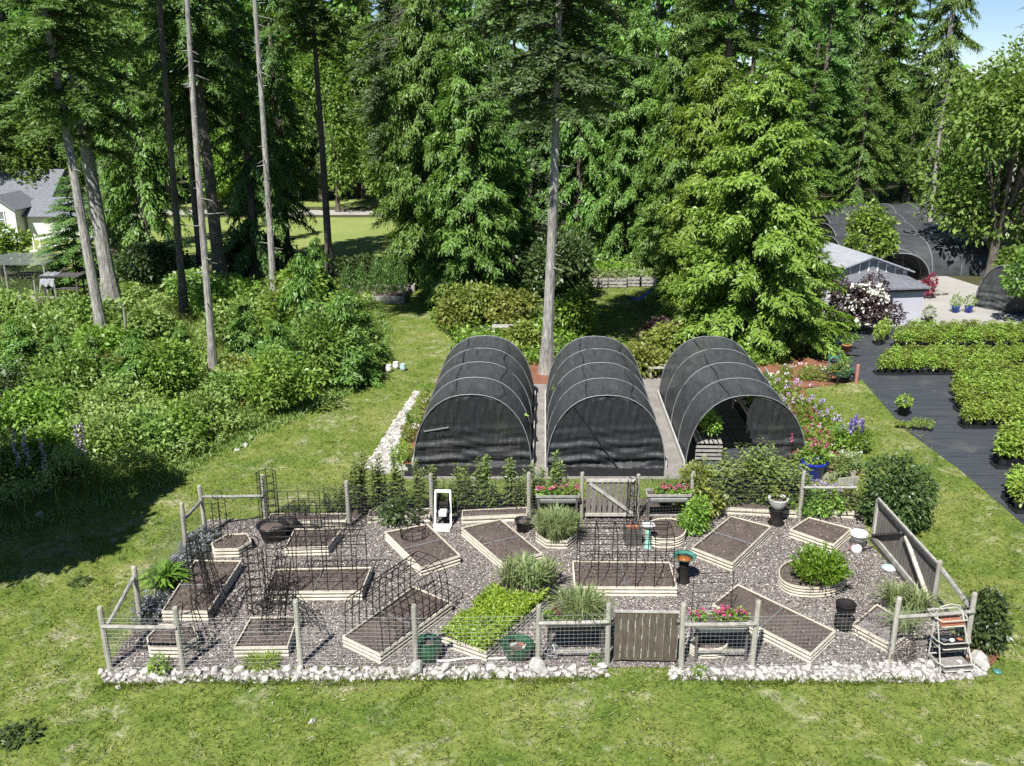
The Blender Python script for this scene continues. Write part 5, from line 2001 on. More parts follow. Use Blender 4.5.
# half-tray of small pots near the lawn edge, and strays
for i in range(7):
    o = link('nursery_plant', nur[i % 4], None)
    o.location = G(897 + 5.5 * i, 428 + .6 * i)
    o.scale = (.55, .55, .38 if i < 3 else .6)
    tag(o, 'small pot in the short row by the lawn edge of the fabric', 'potted plant', 'small pots in the short row by the lawn edge')
for px, py, lab in ((878, 345, 'potted plant standing apart at the left of the long double row'), (884, 340, 'potted shrub left of the long double row by the shed')):
    o = link('nursery_plant', nur[0], None)
    o.location = G(px, py)
    o.scale = (1.6, 1.6, 1.4)
    tag(o, lab, 'potted plant')


# ================================================================ BUILDINGS
def quad_part(name, pts, mat, parent, thick=0.06, off=(0, 0, 0)):
    """slab between the polygon pts and the same polygon shifted along its normal"""
    pts = [Vector(p) for p in pts]
    nrm = (pts[1] - pts[0]).cross(pts[2] - pts[0]).normalized() * thick
    n = len(pts)
    q = MB()
    q.add(pts + [p - nrm for p in pts], [tuple(range(n)), tuple(range(n, 2 * n))[::-1]] + [(i, n + i, n + (i + 1) % n, (i + 1) % n) for i in range(n)])
    return q.build(name, mat, parent, off)


# the neighbour's house beyond the brambles
hb = atD(30, 71)
t = thing('house', 'white neighbour house with grey shingle roofs beyond the tall trunks', 'house', hb)
q = MB()
q.box((2.9, 2.5, .92), (5.8, 5, 1.84))
q.build('wall', 'white_paint', t)
quad_part('roof', [(-.3, -.35, 1.8), (6.1, -.35, 1.8), (6.1, 2.2, 3.0), (-.3, 2.2, 3.0)], 'shingle_grey', t, .12)
quad_part('roof', [(-.3, 2.2, 3.0), (6.1, 2.2, 3.0), (6.1, 5.4, 1.9), (-.3, 5.4, 1.9)], 'shingle_grey', t, .12)
q = MB()
q.box((-3.0, 5.2, 1.5), (7.0, 5, 3.0))
q.build('wall', 'white_paint', t)
quad_part('roof', [(-7, 2.3, 2.9), (1.0, 2.3, 2.9), (1.0, 5.2, 4.9), (-7, 5.2, 4.9)], 'shingle_grey', t, .14)
quad_part('roof', [(-7, 5.2, 4.9), (1.0, 5.2, 4.9), (1.0, 8.2, 2.9), (-7, 8.2, 2.9)], 'shingle_grey', t, .14)
q = MB()
q.add([(.52, 2.75, 3.0), (.52, 7.7, 3.0), (.52, 5.2, 4.75)], [(0, 1, 2)])
q.build('gable', 'white_paint', t)
# gabled porch in front
q = MB()
q.add([(-2.6, -1.2, 0), (-.2, -1.2, 0), (-.2, -1.2, 2.5), (-1.4, -1.2, 3.4), (-2.6, -1.2, 2.5), (-2.6, 2, 0), (-.2, 2, 0), (-.2, 2, 2.5), (-1.4, 2, 3.4), (-2.6, 2, 2.5)],
      [(0, 1, 2, 3, 4), (5, 6, 7, 8, 9), (1, 6, 7, 2), (0, 5, 9, 4)])
q.build('porch', 'white_paint', t)
quad_part('porch_roof', [(-1.4, -1.5, 3.5), (0.05, -1.5, 2.42), (0.05, 2.4, 2.42), (-1.4, 2.4, 3.5)], 'shingle_grey', t, .1)
quad_part('porch_roof', [(-2.85, -1.5, 2.42), (-1.4, -1.5, 3.5), (-1.4, 2.4, 3.5), (-2.85, 2.4, 2.42)], 'shingle_grey', t, .1)
for x, y, z, a_, b_ in ((-1.4, -1.22, 1.7, .8, 1.2), (3.2, -.02, 1.0, .7, .8)):
    q = MB()
    q.box((x, y, z), (a_, .04, b_))
    f = q.build('window', 'window_grey', t)
    q = MB()
    for dx, dz, w_, h_ in ((0, b_ / 2, a_ + .12, .07), (0, -b_ / 2, a_ + .12, .07), (-a_ / 2, 0, .07, b_), (a_ / 2, 0, .07, b_), (0, 0, .05, b_), (0, 0, a_, .05)):
        q.box((x + dx, y - .03, z + dz), (w_, .05, h_))
    q.build('frame', 'white_paint', f)
# clutter by the house
t = thing('garden_table', 'tangle of white garden furniture before the house', 'table', atD(52, 63.5))
q = MB()
q.box((0, 0, .72), (1.4, .8, .05))
q.build('table_top', 'white_paint', t)
for x in (-.6, .6):
    for y in (-.3, .3):
        q = MB()
        q.bar((x, y, 0), (x * .9, y * .9, .7), .05, .05)
        q.build('leg', 'white_paint', t)
t = thing('deck_chair', 'white folding chair leaning by the house porch', 'chair', atD(36, 63))
for nm, p, q_ in (('back_frame', (-.2, .3, 0), (-.35, .6, 1.3)), ('back_frame', (.25, .3, 0), (.10, .6, 1.3)), ('seat_frame', (-.2, .3, .45), (-.15, -.3, .45)), ('seat_frame', (.25, .3, .45), (.3, -.3, .45)), ('leg', (-.15, -.3, .45), (-.2, -.2, 0)), ('leg', (.3, -.3, .45), (.25, -.2, 0))):
    q = MB()
    q.bar(p, q_, .06, .06)
    q.build(nm, 'white_paint', t)
q = MB()
q.box((0, .0, .46), (.5, .6, .03))
q.build('seat', 'white_paint', t)
q = MB()
q.box((0, 0, .5), (1.3, .8, 1.0))
q.box((0, 0, 1.02), (1.4, .9, .06))
o = q.build('storage_box', 'tan_box')
o.location = atD(6, 62.5)
tag(o, 'tan storage box at the left edge before the house', 'box')
# wire run, tarp and stakes in front of it
a, b, = atD(-30, 51), atD(48, 51)
t = thing('wire_run', 'netted chicken run with a pale roof net at the far left', 'enclosure', a)
for p in (a, b, a + Vector((0, 3.5, 0)), b + Vector((0, 3.5, 0)), (a + b) / 2):
    q = MB()
    q.tube([p, p + Vector((0, 0, 1.7))], .05, 6)
    q.build('post', 'rail_wood', t, a)
wire_part(t, a, b, a, .1, 1.65, .15, .15, .006, 'wire_dark')
quad_part('roof_net', [a + Vector((0, -.1, 1.7)), b + Vector((0, -.1, 1.7)), b + Vector((0, 3.6, 1.75)), a + Vector((0, 3.6, 1.75))], 'roof_net_cloth', t, .02, a)
for k, (px, D, h) in enumerate(((39, 45, 2.0), (60, 45.5, 1.9), (128, 39, 2.0))):
    q = MB()
    p = atD(px, D)
    q.tube([(0, 0, 0), (.05 - .1 * (k % 2), 0, h)], [.05, .035], 6)
    o = q.build('stake', 'rail_wood')
    o.location = p
    tag(o, ['thin wooden stake among the brambles left of the forked trunks', 'leaning stake beside the white tarp', 'dark thin stake in the brambles right of the front leaning trunk'][k], 'stake')
t = thing('lumber_pile', 'pile of old boards lying before the chicken run', 'lumber', atD(34, 49))
for k in range(9):
    q = MB()
    z = .08 + .09 * (k // 3)
    q.bar((-1.2 + R.normal() * .2, .3 * (k % 3) - .3, z), (1.2 + R.normal() * .2, .3 * (k % 3) - .3 + R.normal() * .25, z + R.normal() * .04), .22, .06)
    q.build('plank', 'rail_wood', t)
t = thing('tarped_rack', 'dark rack half covered with a white tarp between the stakes', 'rack', atD(66, 50))
for x in (-.9, .9):
    for y in (-.4, .4):
        q = MB()
        q.bar((x, y, 0), (x, y, 1.3), .08, .08)
        q.build('leg', 'dark_frame_wood', t)
q = MB()
q.box((0, 0, 1.3), (2.2, 1.0, .07))
q.box((0, 0, .6), (2.0, .9, .05))
q.build('shelf', 'dark_frame_wood', t)
q = MB()
vs, fs = [], []
for j in range(7):
    for i in range(9):
        x = -1.15 + 0.9 * i / 8
        y = -.56 + 1.1 * j / 6
        z = 1.36 + .04 * math.sin(i * 1.9 + j) - (.55 + .15 * math.sin(i * 2.1) if j == 0 else 0) - (.5 * (i == 0))
        vs.append((x, y, z))
for j in range(6):
    for i in range(8):
        k = j * 9 + i
        fs.append((k, k + 1, k + 10, k + 9))
q.add(vs, fs)
q.build('tarp', 'roof_light', t)
t = thing('kayak', 'striped canoe upturned behind the thick leaning trunk', 'canoe', atD(108, 55), .5)
q = MB()
vs, fs = [], []
for i in range(13):
    s = i / 12
    w_ = .42 * math.sin(PI * min(max(s, .02), .98)) ** .6
    for k in range(9):
        a_ = PI * k / 8
        vs.append((-2 + 4 * s, w_ * math.cos(a_), .75 + w_ * .8 * math.sin(a_)))
for i in range(12):
    for k in range(8):
        v = i * 9 + k
        fs.append((v, v + 1, v + 10, v + 9))
q.add(vs, fs)
q.build('hull', 'blue_tarp', t)
for x in (-1, 1):
    q = MB()
    q.box((x, 0, .38), (.1, .8, .74))
    q.build('trestle', 'dark_frame_wood', t)
q = MB()
q.tube([(-1.9, 0, 1.0), (-1, 0, 1.09), (0, 0, 1.1), (1, 0, 1.09), (1.9, 0, 1.0)], .06, 6)
q.build('keel_stripe', 'white_paint', t)

# the white potting shed with its glazed gable
sb = G(876, 327)
t = thing('potting_shed', 'white potting shed with lean-to roof and glazed gable above', 'shed', sb, math.radians(9))
q = MB()
q.box((.45, .9, .96), (3.7, 1.8, 1.92))
q.build('wall', 'shed_white', t)
q = MB()
q.add([(-1.55, -.28, 1.93), (2.45, -.28, 1.93), (2.45, 1.9, 2.12), (.55, 1.9, 2.42), (-1.55, 1.9, 2.12),
       (-1.55, -.28, 1.86), (2.45, -.28, 1.86), (2.45, 1.9, 2.05), (.55, 1.9, 2.35), (-1.55, 1.9, 2.05)],
      [(0, 1, 3), (1, 2, 3), (0, 3, 4), (5, 8, 6), (6, 8, 7), (5, 9, 8), (0, 5, 6, 1), (1, 6, 7, 2), (2, 7, 8, 3), (3, 8, 9, 4), (4, 9, 5, 0)])
q.build('lean_to_roof', 'shingle_grey', t)
q = MB()
q.box((.45, -.17, 1.79), (3.9, .10, .12))
q.build('fascia', 'black_plastic', t)
gx0, gx1, gy, ze, za = -1.75, 2.5, 1.92, 2.42, 3.12
mx_ = (gx0 + gx1) / 2
q = MB()
q.prism([(gx0, gy), (gx1, gy), (gx1, gy + .12), (gx0, gy + .12)], 0.0, ze)
q.add([(gx0, gy, ze), (gx1, gy, ze), (mx_, gy, za), (gx0, gy + .12, ze), (gx1, gy + .12, ze), (mx_, gy + .12, za)], [(0, 1, 2), (3, 5, 4), (0, 2, 5, 3), (1, 4, 5, 2)])
q.build('gable_wall', 'shed_white', t)
for i in range(8):
    x = gx0 + .42 + .48 * i
    zt = za - .10 - abs(x - mx_) * (za - ze) / (mx_ - gx0) - .06
    q = MB()
    q.box((x, gy - .015, (2.16 + zt) / 2), (.36, .03, max(.1, zt - 2.16)))
    q.build('window', 'window_grey', t)
    q = MB()
    q.bar((x + .24, gy - .03, 2.14), (x + .24, gy - .03, zt + .02), .06, .05, up=(0, 1, 0))
    q.build('mullion', 'white_paint', t)
quad_part('roof', [(gx0 - .2, gy - .25, ze - .06), (mx_, gy - .25, za + .06), (mx_, gy + 6.5, za + .06), (gx0 - .2, gy + 6.5, ze - .06)], 'roof_light', t, .09)
quad_part('roof', [(mx_, gy - .25, za + .06), (gx1 + .2, gy - .25, ze - .06), (gx1 + .2, gy + 6.5, ze - .06), (mx_, gy + 6.5, za + .06)], 'roof_light', t, .09)
for x in (gx0 - .2, gx1 + .2):
    q = MB()
    q.bar((x, gy - .29, ze - .10), (mx_, gy - .29, za + .02), .06, .14, up=(0, 1, 0))
    q.build('barge_board', 'roof_light', t)
for k in range(8):
    q = MB()
    q.box((gx1 + .22, gy + .3 + .85 * k, ze - .08), (.1, .07, .08))
    q.build('rafter_end', 'roof_light', t)
for x in (gx0 + .05, gx1 - .05):
    q = MB()
    q.box((x, gy + 3.2, 1.2), (.1, 6.2, 2.35))
    q.build('side_wall', 'shed_white', t)
# hanging flower stack on its wall
p = G(902, 318)
t = thing('flower_tower', 'tiered hanging planter with magenta flowers on the shed wall', 'planter', p + Vector((0, -.3, 0)))
for k, z in enumerate((.55, 1.15)):
    lathe_part('bowl', [(.10, z - .2), (.24, z - .08), (.28, z), (.25, z), (.05, z - .03)], 'black_plastic', t)
    link('foliage', leafy('foliage', [(0, 0, z + .1, .32, .3, .16)], 260, .11, .05), 'shrub_leaf', t)
q = MB()
q.tube([(0, 0, 0), (0, 0, 1.4)], .03, 6)
q.build('pole', 'black_metal', t)
link('blossom', blobs('blossom', np.column_stack([R.normal(size=12) * .12, R.normal(size=12) * .12, 1.42 + .15 * R.random(12)]), .09, 10), 'pink_petal', t)
# the far tunnels
FT = [((858, 250), 'long black tunnel behind the shed, nearest of the parallel ones', 2.2), ((868, 236), 'long black tunnel behind the shed, second of the parallel ones', 2.3), ((872, 222), 'long black tunnel behind the shed, third of the parallel ones', 2.3), ((880, 211), 'long black tunnel behind the shed, farthest of the parallel ones', 2.4)]
for i, (pp, lab, hh) in enumerate(FT):
    D = 58 + 5.0 * i
    c = atD(826 - 4 * i, D)
    tunnel(lab, c, (1, .10), 4.9, hh, 9.5, 6, group=None, ridge=False, hoopr=.026, boards=False)
tunnel('short black tunnel with a pale arched mouth behind the red shrub', atD(898, 54.0), (.10, 1), 3.6, 1.8, 5.0, 4, front='open', hoopr=.035, ridge=False, boards=False)
tunnel('black tunnel at the right edge with its black end curtain facing the drive', G(1001, 312), (.85, .55), 3.0, 2.4, 9, 6, front='cloth', emat='shade_cloth', hoopr=.032, ridge=False, boards=False)
for k in range(5):
    pl = thing('pallet', ['pallet leaning inside the right edge tunnel', 'pallet stacked behind the leaning one', 'pallet of pots beyond the red shrub', 'second pallet of pots beyond the red shrub', 'pallet beside the drive before the far tunnels'][k], 'pallet', [G(997, 306), G(1003, 303), atD(872, 53), atD(880, 51), atD(935, 51)][k], R.random())
    for j in range(5):
        q = MB()
        q.box((0, -.4 + .2 * j, .14), (1.1, .12, .03))
        q.build('slat', 'rail_wood', pl)
    for x in (-.5, 0, .5):
        q = MB()
        q.box((x, 0, .06), (.1, .95, .11))
        q.build('bearer', 'rail_wood', pl)
for px, D, mt, lab in ((955, 46.5, 'blue_tarp', 'blue pot with a young shrub by the drive'), (968, 46.5, 'blue_glaze', 'brighter blue pot beside the drive near the right tunnel'), (928, 44.0, 'black_plastic', 'black pot with pale flowers at the corner of the shed')):
    t = pot_thing(lab, atD(px, D), [(.15, 0), (.2, .32), (.22, .34), (.2, .35)], mt, .18, .3)
    link('foliage', leafy('foliage', [(0, 0, .62, .27, .25, .34)], 240, .11, .05), 'shrub_leaf' if px != 928 else 'grey_grass_leaf', t)
# pallets with plants, hammock and board behind the middle tunnel
for k, (px, py) in enumerate(((598, 287), (617, 287), (632, 286), (647, 286))):
    t = thing('planter_crate', 'wooden crate of white-leaved plants behind the tunnels, ' + ['leftmost by the dark shrubs', 'second of the row', 'third of the row', 'rightmost by the big cedar'][k], 'planter', G(px, py))
    for j in range(3):
        q = MB()
        q.box((0, -.35, .12 + .2 * j), (1.0, .04, .13))
        q.box((0, .35, .12 + .2 * j), (1.0, .04, .13))
        q.box((-.5, 0, .12 + .2 * j), (.04, .7, .13))
        q.box((.5, 0, .12 + .2 * j), (.04, .7, .13))
        q.build('slat', 'rail_wood', t)
    link('foliage', leafy('foliage', [(0, 0, .75, .5, .36, .25)], 330, .14, .07), 'grey_grass_leaf', t)
a, b = G(626, 312), G(654, 304)
q = MB()
vs, fs = [], []
for i in range(11):
    s = i / 10
    p = Vector((a.x, a.y, 0)).lerp(Vector((b.x, b.y, 0)), s)
    w_ = .45 * math.sin(PI * max(.06, min(.94, s)))
    for k in range(5):
        vs.append((p.x + (k - 2) * .05 * w_, p.y + (k - 2) / 2 * w_, .75 - .45 * math.sin(PI * s) + .08 * (k - 2) ** 2 / 4 + .3 * s))
for i in range(10):
    for k in range(4):
        v = i * 5 + k
        fs.append((v, v + 1, v + 6, v + 5))
q.add(vs, fs)
tag(q.build('hammock', 'blue_tarp', smooth=True), 'blue hammock slung in the shade behind the tunnels', 'hammock')
t = thing('bench_swing', 'dark green board seat frame in the shade behind the middle tunnel', 'seat', G(587, 322), 1.2)
for nm, c_, s_ in (('backrest', (0, .2, .7), (1.3, .05, .8)), ('seat', (0, -.05, .42), (1.3, .5, .05)), ('armrest', (-.65, 0, .5), (.06, .5, .9)), ('armrest', (.65, 0, .5), (.06, .5, .9))):
    q = MB()
    q.box(c_, s_)
    q.build(nm, 'shingle_grey' if nm != 'backrest' else 'teal_dark', t)
# benches at the backs of the tunnels
for px, py, lab in ((662, 378, 'pale slatted bench between the middle and open tunnels'), (505, 336, 'grey slatted crate behind the leftmost tunnel')):
    t = thing('slatted_bench', lab, 'bench', G(px, py))
    for j in range(3):
        q = MB()
        q.box((0, -.2 + .2 * j, .48), (1.2, .14, .04))
        q.build('slat', 'gate_trim', t)
    for x in (-.5, .5):
        q = MB()
        q.box((x, 0, .23), (.08, .5, .46))
        q.build('leg', 'gate_trim', t)
# rubble wall boards: two pale pots at the corridor
for px, py, lab in ((389, 372, 'white pot standing by the tall bush in the grass corridor'), (396, 369, 'pale jug beside the white pot in the grass corridor'), (403, 371, 'teal grey bucket beside the pale jug in the grass corridor')):
    t = thing('garden_jar', lab, 'pot', G(px, py), sc=.62)
    lathe_part('body', [(.12, 0), (.2, .12), (.22, .3), (.15, .45), (.17, .5), (.12, .5), (.1, .4)], 'white_paint' if px < 400 else 'pale_blue', t)
# far raised nursery beds with dark conical plants at the end of the corridor
for k, (px, D, w_) in enumerate(((374, 50, 3.6), (394, 53, 2.6))):
    t = thing('raised_bed', ['grey timber bed of dark upright plants at the end of the grass corridor', 'second timber bed of dark upright plants behind the first'][k], 'raised bed', atD(px, D))
    for c_, s_ in (((0, -1.4, .2), (w_, .1, .4)), ((0, 1.4, .2), (w_, .1, .4)), ((-w_ / 2, 0, .2), (.1, 2.8, .4)), ((w_ / 2, 0, .2), (.1, 2.8, .4))):
        q = MB()
        q.box(c_, s_)
        q.build('side_board', 'rail_wood', t)
    q = MB()
    q.box((0, 0, .15), (w_ - .1, 2.7, .3))
    q.build('soil', 'soil', t)
    fm = []
    for i in range(5):
        for j in range(3):
            x, y = -w_ / 2 + w_ * (i + .5) / 5, -.5 + .7 * j
            n = 150
            z = R.random(n) ** 1.2
            rr = .28 * (1 - z * .85)
            aa = R.random(n) * 6.3
            c_ = np.column_stack([x + rr * np.cos(aa), y + rr * np.sin(aa), .3 + 1.4 * z])
            fm.append(cards(c_, np.column_stack([np.cos(aa) * .5, np.sin(aa) * .5, np.ones(n)]), rnd_dirs(n), .22, .06))
    o = link('plants', quads(np.concatenate(fm), 'plants'), 'fir_leaf', t)


# ================================================================ TREES
def trunk_mb(h, r0, r1, lean=(0, 0), crook=0.12, n=10, seg=12):
    q = MB()
    pts, rs = [], []
    ph = R.random() * 6
    for i in range(seg + 1):
        s = i / seg
        pts.append((lean[0] * h * s + crook * math.sin(s * 5 + ph) * s, lean[1] * h * s + crook * math.cos(s * 4 + ph) * s, h * s - .1))
        rs.append((r0 * (1 - s) + r1 * s) * (1 + .55 * math.exp(-s * h / .5)))
    q.tube(pts, rs, n)
    for i in range(int(h * 1.8)):
        z = h * (.12 + .6 * R.random())
        s_ = z / h
        a = R.random() * 6.3
        c_ = Vector((lean[0] * h * s_ + crook * math.sin(s_ * 5 + ph) * s_, lean[1] * h * s_ + crook * math.cos(s_ * 4 + ph) * s_, z))
        L_ = (.2 + .7 * R.random() ** 2) * (1 if h > 12 else .3)
        q.tube([c_, c_ + Vector((math.cos(a) * L_, math.sin(a) * L_, -.1 * L_ + .1 * R.normal()))], [.03, .008], 4, cap=False)
    return q


FIRS, HEMS, CEDS = [], [], []
for k in range(3):
    FIRS.append(conifer_crown('crown', 16, 3.4, 'fir', 1.0, .62, .14, .20))
for k in range(3):
    HEMS.append(conifer_crown('crown', 15, 3.1, 'hemlock', 1.0, .60, .12, .20))
for k in range(2):
    CEDS.append(conifer_crown('crown', 13, 3.8, 'cedar', 1.45, .36, .10, .15))
SAP = [conifer_crown('crown', 3.2, 1.5, 'hemlock', 1.2, .30, .05, .11) for k in range(2)]


def limbs_data(mb):
    o = mb.build('limbs', 'twig')
    d = o.data
    bpy.data.objects.remove(o)
    return d


FIRS = [(a, limbs_data(b), 16) for a, b in FIRS]
HEMS = [(a, limbs_data(b), 15) for a, b in HEMS]
CEDS = [(a, limbs_data(b), 13) for a, b in CEDS]
SAP = [(a, limbs_data(b), 3.2) for a, b in SAP]


def conifer(label, base, H, crown_z, rad=1.0, kind='fir', leafm='fir_leaf', r0=.28, lean=(0, 0), barkm='bark_dark', v=None, group=None, name=None):
    lib = {'fir': FIRS, 'hemlock': HEMS, 'cedar': CEDS, 'sapling': SAP}[kind]
    me, lm, ch = lib[(R.integers(len(lib)) if v is None else v) % len(lib)]
    t = thing(name or {'fir': 'fir_tree', 'hemlock': 'hemlock_tree', 'cedar': 'cedar_tree', 'sapling': 'young_conifer'}[kind], label, 'tree', base, 0, group)
    trunk_mb(H * .97, r0, r0 * .16, lean).build('trunk', barkm, t)
    k = (H - crown_z) / ch
    turn = R.random() * 6.3
    for nm, d, mt in (('crown', me, leafm), ('limbs', lm, None)):
        m = d
        if nm == 'crown' and d.materials and d.materials[0] != MATS[leafm]:
            m = d.copy()
            m.materials.clear()
        o = link(nm, m, mt, t)
        o.location = (lean[0] * crown_z, lean[1] * crown_z, crown_z)
        o.rotation_euler = (-lean[1], lean[0], turn)
        o.scale = (rad, rad, k)
    return t


def broadleaf(label, base, H, rad, leafm='maple_leaf', crown_z=None, n=16000, L=.20, nl=14, r0=.2, barkm='bark_dark', name='broadleaf_tree', cat='tree'):
    crown_z = crown_z if crown_z is not None else H * .25
    t = thing(name, label, cat, base)
    cz = (H + crown_z) / 2
    hz = (H - crown_z) / 2
    lobes = []
    tb = trunk_mb(H * .8, r0, r0 * .2, crook=.25)
    for i in range(nl):
        d = rnd_dirs(1)[0]
        k = .42 + .42 * R.random()
        c = np.array([d[0] * rad * k, d[1] * rad * k, cz + d[2] * hz * .68])
        rr = .24 + .22 * R.random()
        lobes.append((*c, rad * rr, rad * rr, hz * rr * 1.05))
        s = crown_z * .7 + .2 * (cz - crown_z)
        tb.tube([(0, 0, s), (c[0] * .5, c[1] * .5, (s + c[2]) / 2 + .2), tuple(c)], [r0 * .4, r0 * .22, .02], 5, cap=False)
    tb.build('trunk', barkm, t)
    link('crown', leafy('crown', lobes, n, L * 1.25, L * .75, zb=.4, minz=.05, shell=.45), leafm, t)
    return t


# -- the tall bare trunks in front
conifer('leaning grey trunk at the front left, crown high overhead', G(106, 352), 24, 10.5, .95, 'fir', 'fir_leaf', .24, (-.045, 0), 'bark_grey', 0)
conifer('thickest grey leaning trunk, behind the front leaning one', G(114, 311), 26, 8.5, 1.25, 'fir', 'fir_leaf', .40, (-.03, 0), 'bark_grey', 1)
conifer('bare dark slender trunk right of the leaning pair', G(185, 320), 29, 19.5, .8, 'fir', 'fir_leaf', .19, (.03, 0), 'bark_dark', 2)
conifer('bare pale slender trunk standing in the brambles by the lawn', G(214.5, 385), 26, 18.5, .7, 'fir', 'fir_leaf', .15, (.03, 0), 'bark_grey', 0)
conifer('tallest bare pale trunk right of the dark slender trunks', G(275, 319), 29, 20.0, .8, 'fir', 'fir_leaf', .17, (.02, 0), 'bark_grey', 1)
conifer('dark thick trunk behind the pale one in the brambles', atD(222, 52), 26, 12.0, 1.15, 'hemlock', 'fir_leaf', .38, (-.02, 0), 'bark_dark', 0)
conifer('dark trunk at the left edge of the sunlit meadow', atD(203, 55), 25, 9.0, 1.0, 'hemlock', 'fir_leaf', .24, (0, 0), 'bark_dark', 1)
conifer('dark trunk before the sunlit meadow, left of the grass corridor', G(330, 277), 26, 13.5, 1.0, 'fir', 'fir_leaf', .24, (0.0, 0), 'bark_dark', 2)
conifer('tall grey trunk between the leftmost and middle shade tunnels', G(546, 373), 24, 10.4, 1.12, 'fir', 'fir_blue_leaf', .235, (.024, 0), 'bark_grey', 2)
# dark low-branched trees
conifer('dark drooping hemlock hanging low over the meadow, left', atD(150, 58), 24, 2.6, 1.15, 'hemlock', 'hemlock_leaf', .35, v=2)
conifer('dark low-skirted conifer right of the pale bare trunks', atD(258, 56), 20, 1.8, .85, 'hemlock', 'fir_leaf', .3, v=0)
conifer('drooping olive tree screening the house by the chicken run', atD(80, 54), 6.4, .4, .95, 'hemlock', 'fir_leaf', .14, v=1)
broadleaf('low loose tree hiding the left of the chicken run', atD(6, 55), 3.4, 1.6, 'shrub_leaf', .5, 2600, .2, 8, .08)
# the great cedar and its neighbours
conifer('great yellow green cedar between the open tunnel and the shed', G(750, 350), 11.8, .2, 1.12, 'cedar', 'cedar_leaf', .35, v=0)
conifer('yellow green cedar leaning on the left of the great cedar', atD(700, 45.5), 12.6, .3, .95, 'cedar', 'cedar_leaf', .28, v=1)
conifer('bright drooping cedar left of the tall central trunk', atD(470, 49), 14.0, .4, .92, 'cedar', 'hemlock_leaf', .28, v=1)
conifer('second bright drooping cedar beside the grass corridor', atD(428, 53), 16.5, 1.2, .85, 'cedar', 'hemlock_leaf', .28, v=0)
conifer('bright cedar right of the tall central trunk', atD(628, 63), 15.5, .8, 1.0, 'cedar', 'hemlock_leaf', .28, v=0)
conifer('narrow cedar in the gap behind the crates', atD(672, 58), 15.5, .8, .85, 'cedar', 'hemlock_leaf', .28, v=1)
conifer('young cedar in the shade behind the leftmost tunnel', atD(505, 55), 10.5, .3, .75, 'cedar', 'hemlock_leaf', .22, v=1)
conifer('hemlock with a dead pale top above the bright cedars', atD(412, 60), 20.5, 3.0, .85, 'hemlock', 'hemlock_leaf', .3, v=0)
conifer('tall trunk rising behind the great cedar', atD(712, 53), 27, 12.8, 1.1, 'fir', 'fir_leaf', .33, (0, 0), 'bark_grey', 1)
conifer('tall cone-shaped conifer against the sky at the right', atD(924, 78), 27.0, 5.5, 1.05, 'hemlock', 'hemlock_leaf', .42, (0, 0), 'bark_grey', 1)

conifer('yellow green cedar close on the right of the great cedar', atD(772, 43.5), 8.0, .2, .85, 'cedar', 'cedar_leaf', .25, v=1)
conifer('rounded yellow green cedar low in front of the great cedar', atD(728, 41.5), 7.8, .2, .85, 'cedar', 'cedar_leaf', .22, v=1)

conifer('dark conifer with hanging lower branches before the meadow middle', atD(288, 61), 21, 3.4, .9, 'hemlock', 'fir_leaf', .26, v=1)
conifer('dark low-hanging conifer at the left end of the meadow', atD(118, 64), 22, 2.6, 1.0, 'hemlock', 'fir_leaf', .3, v=0)

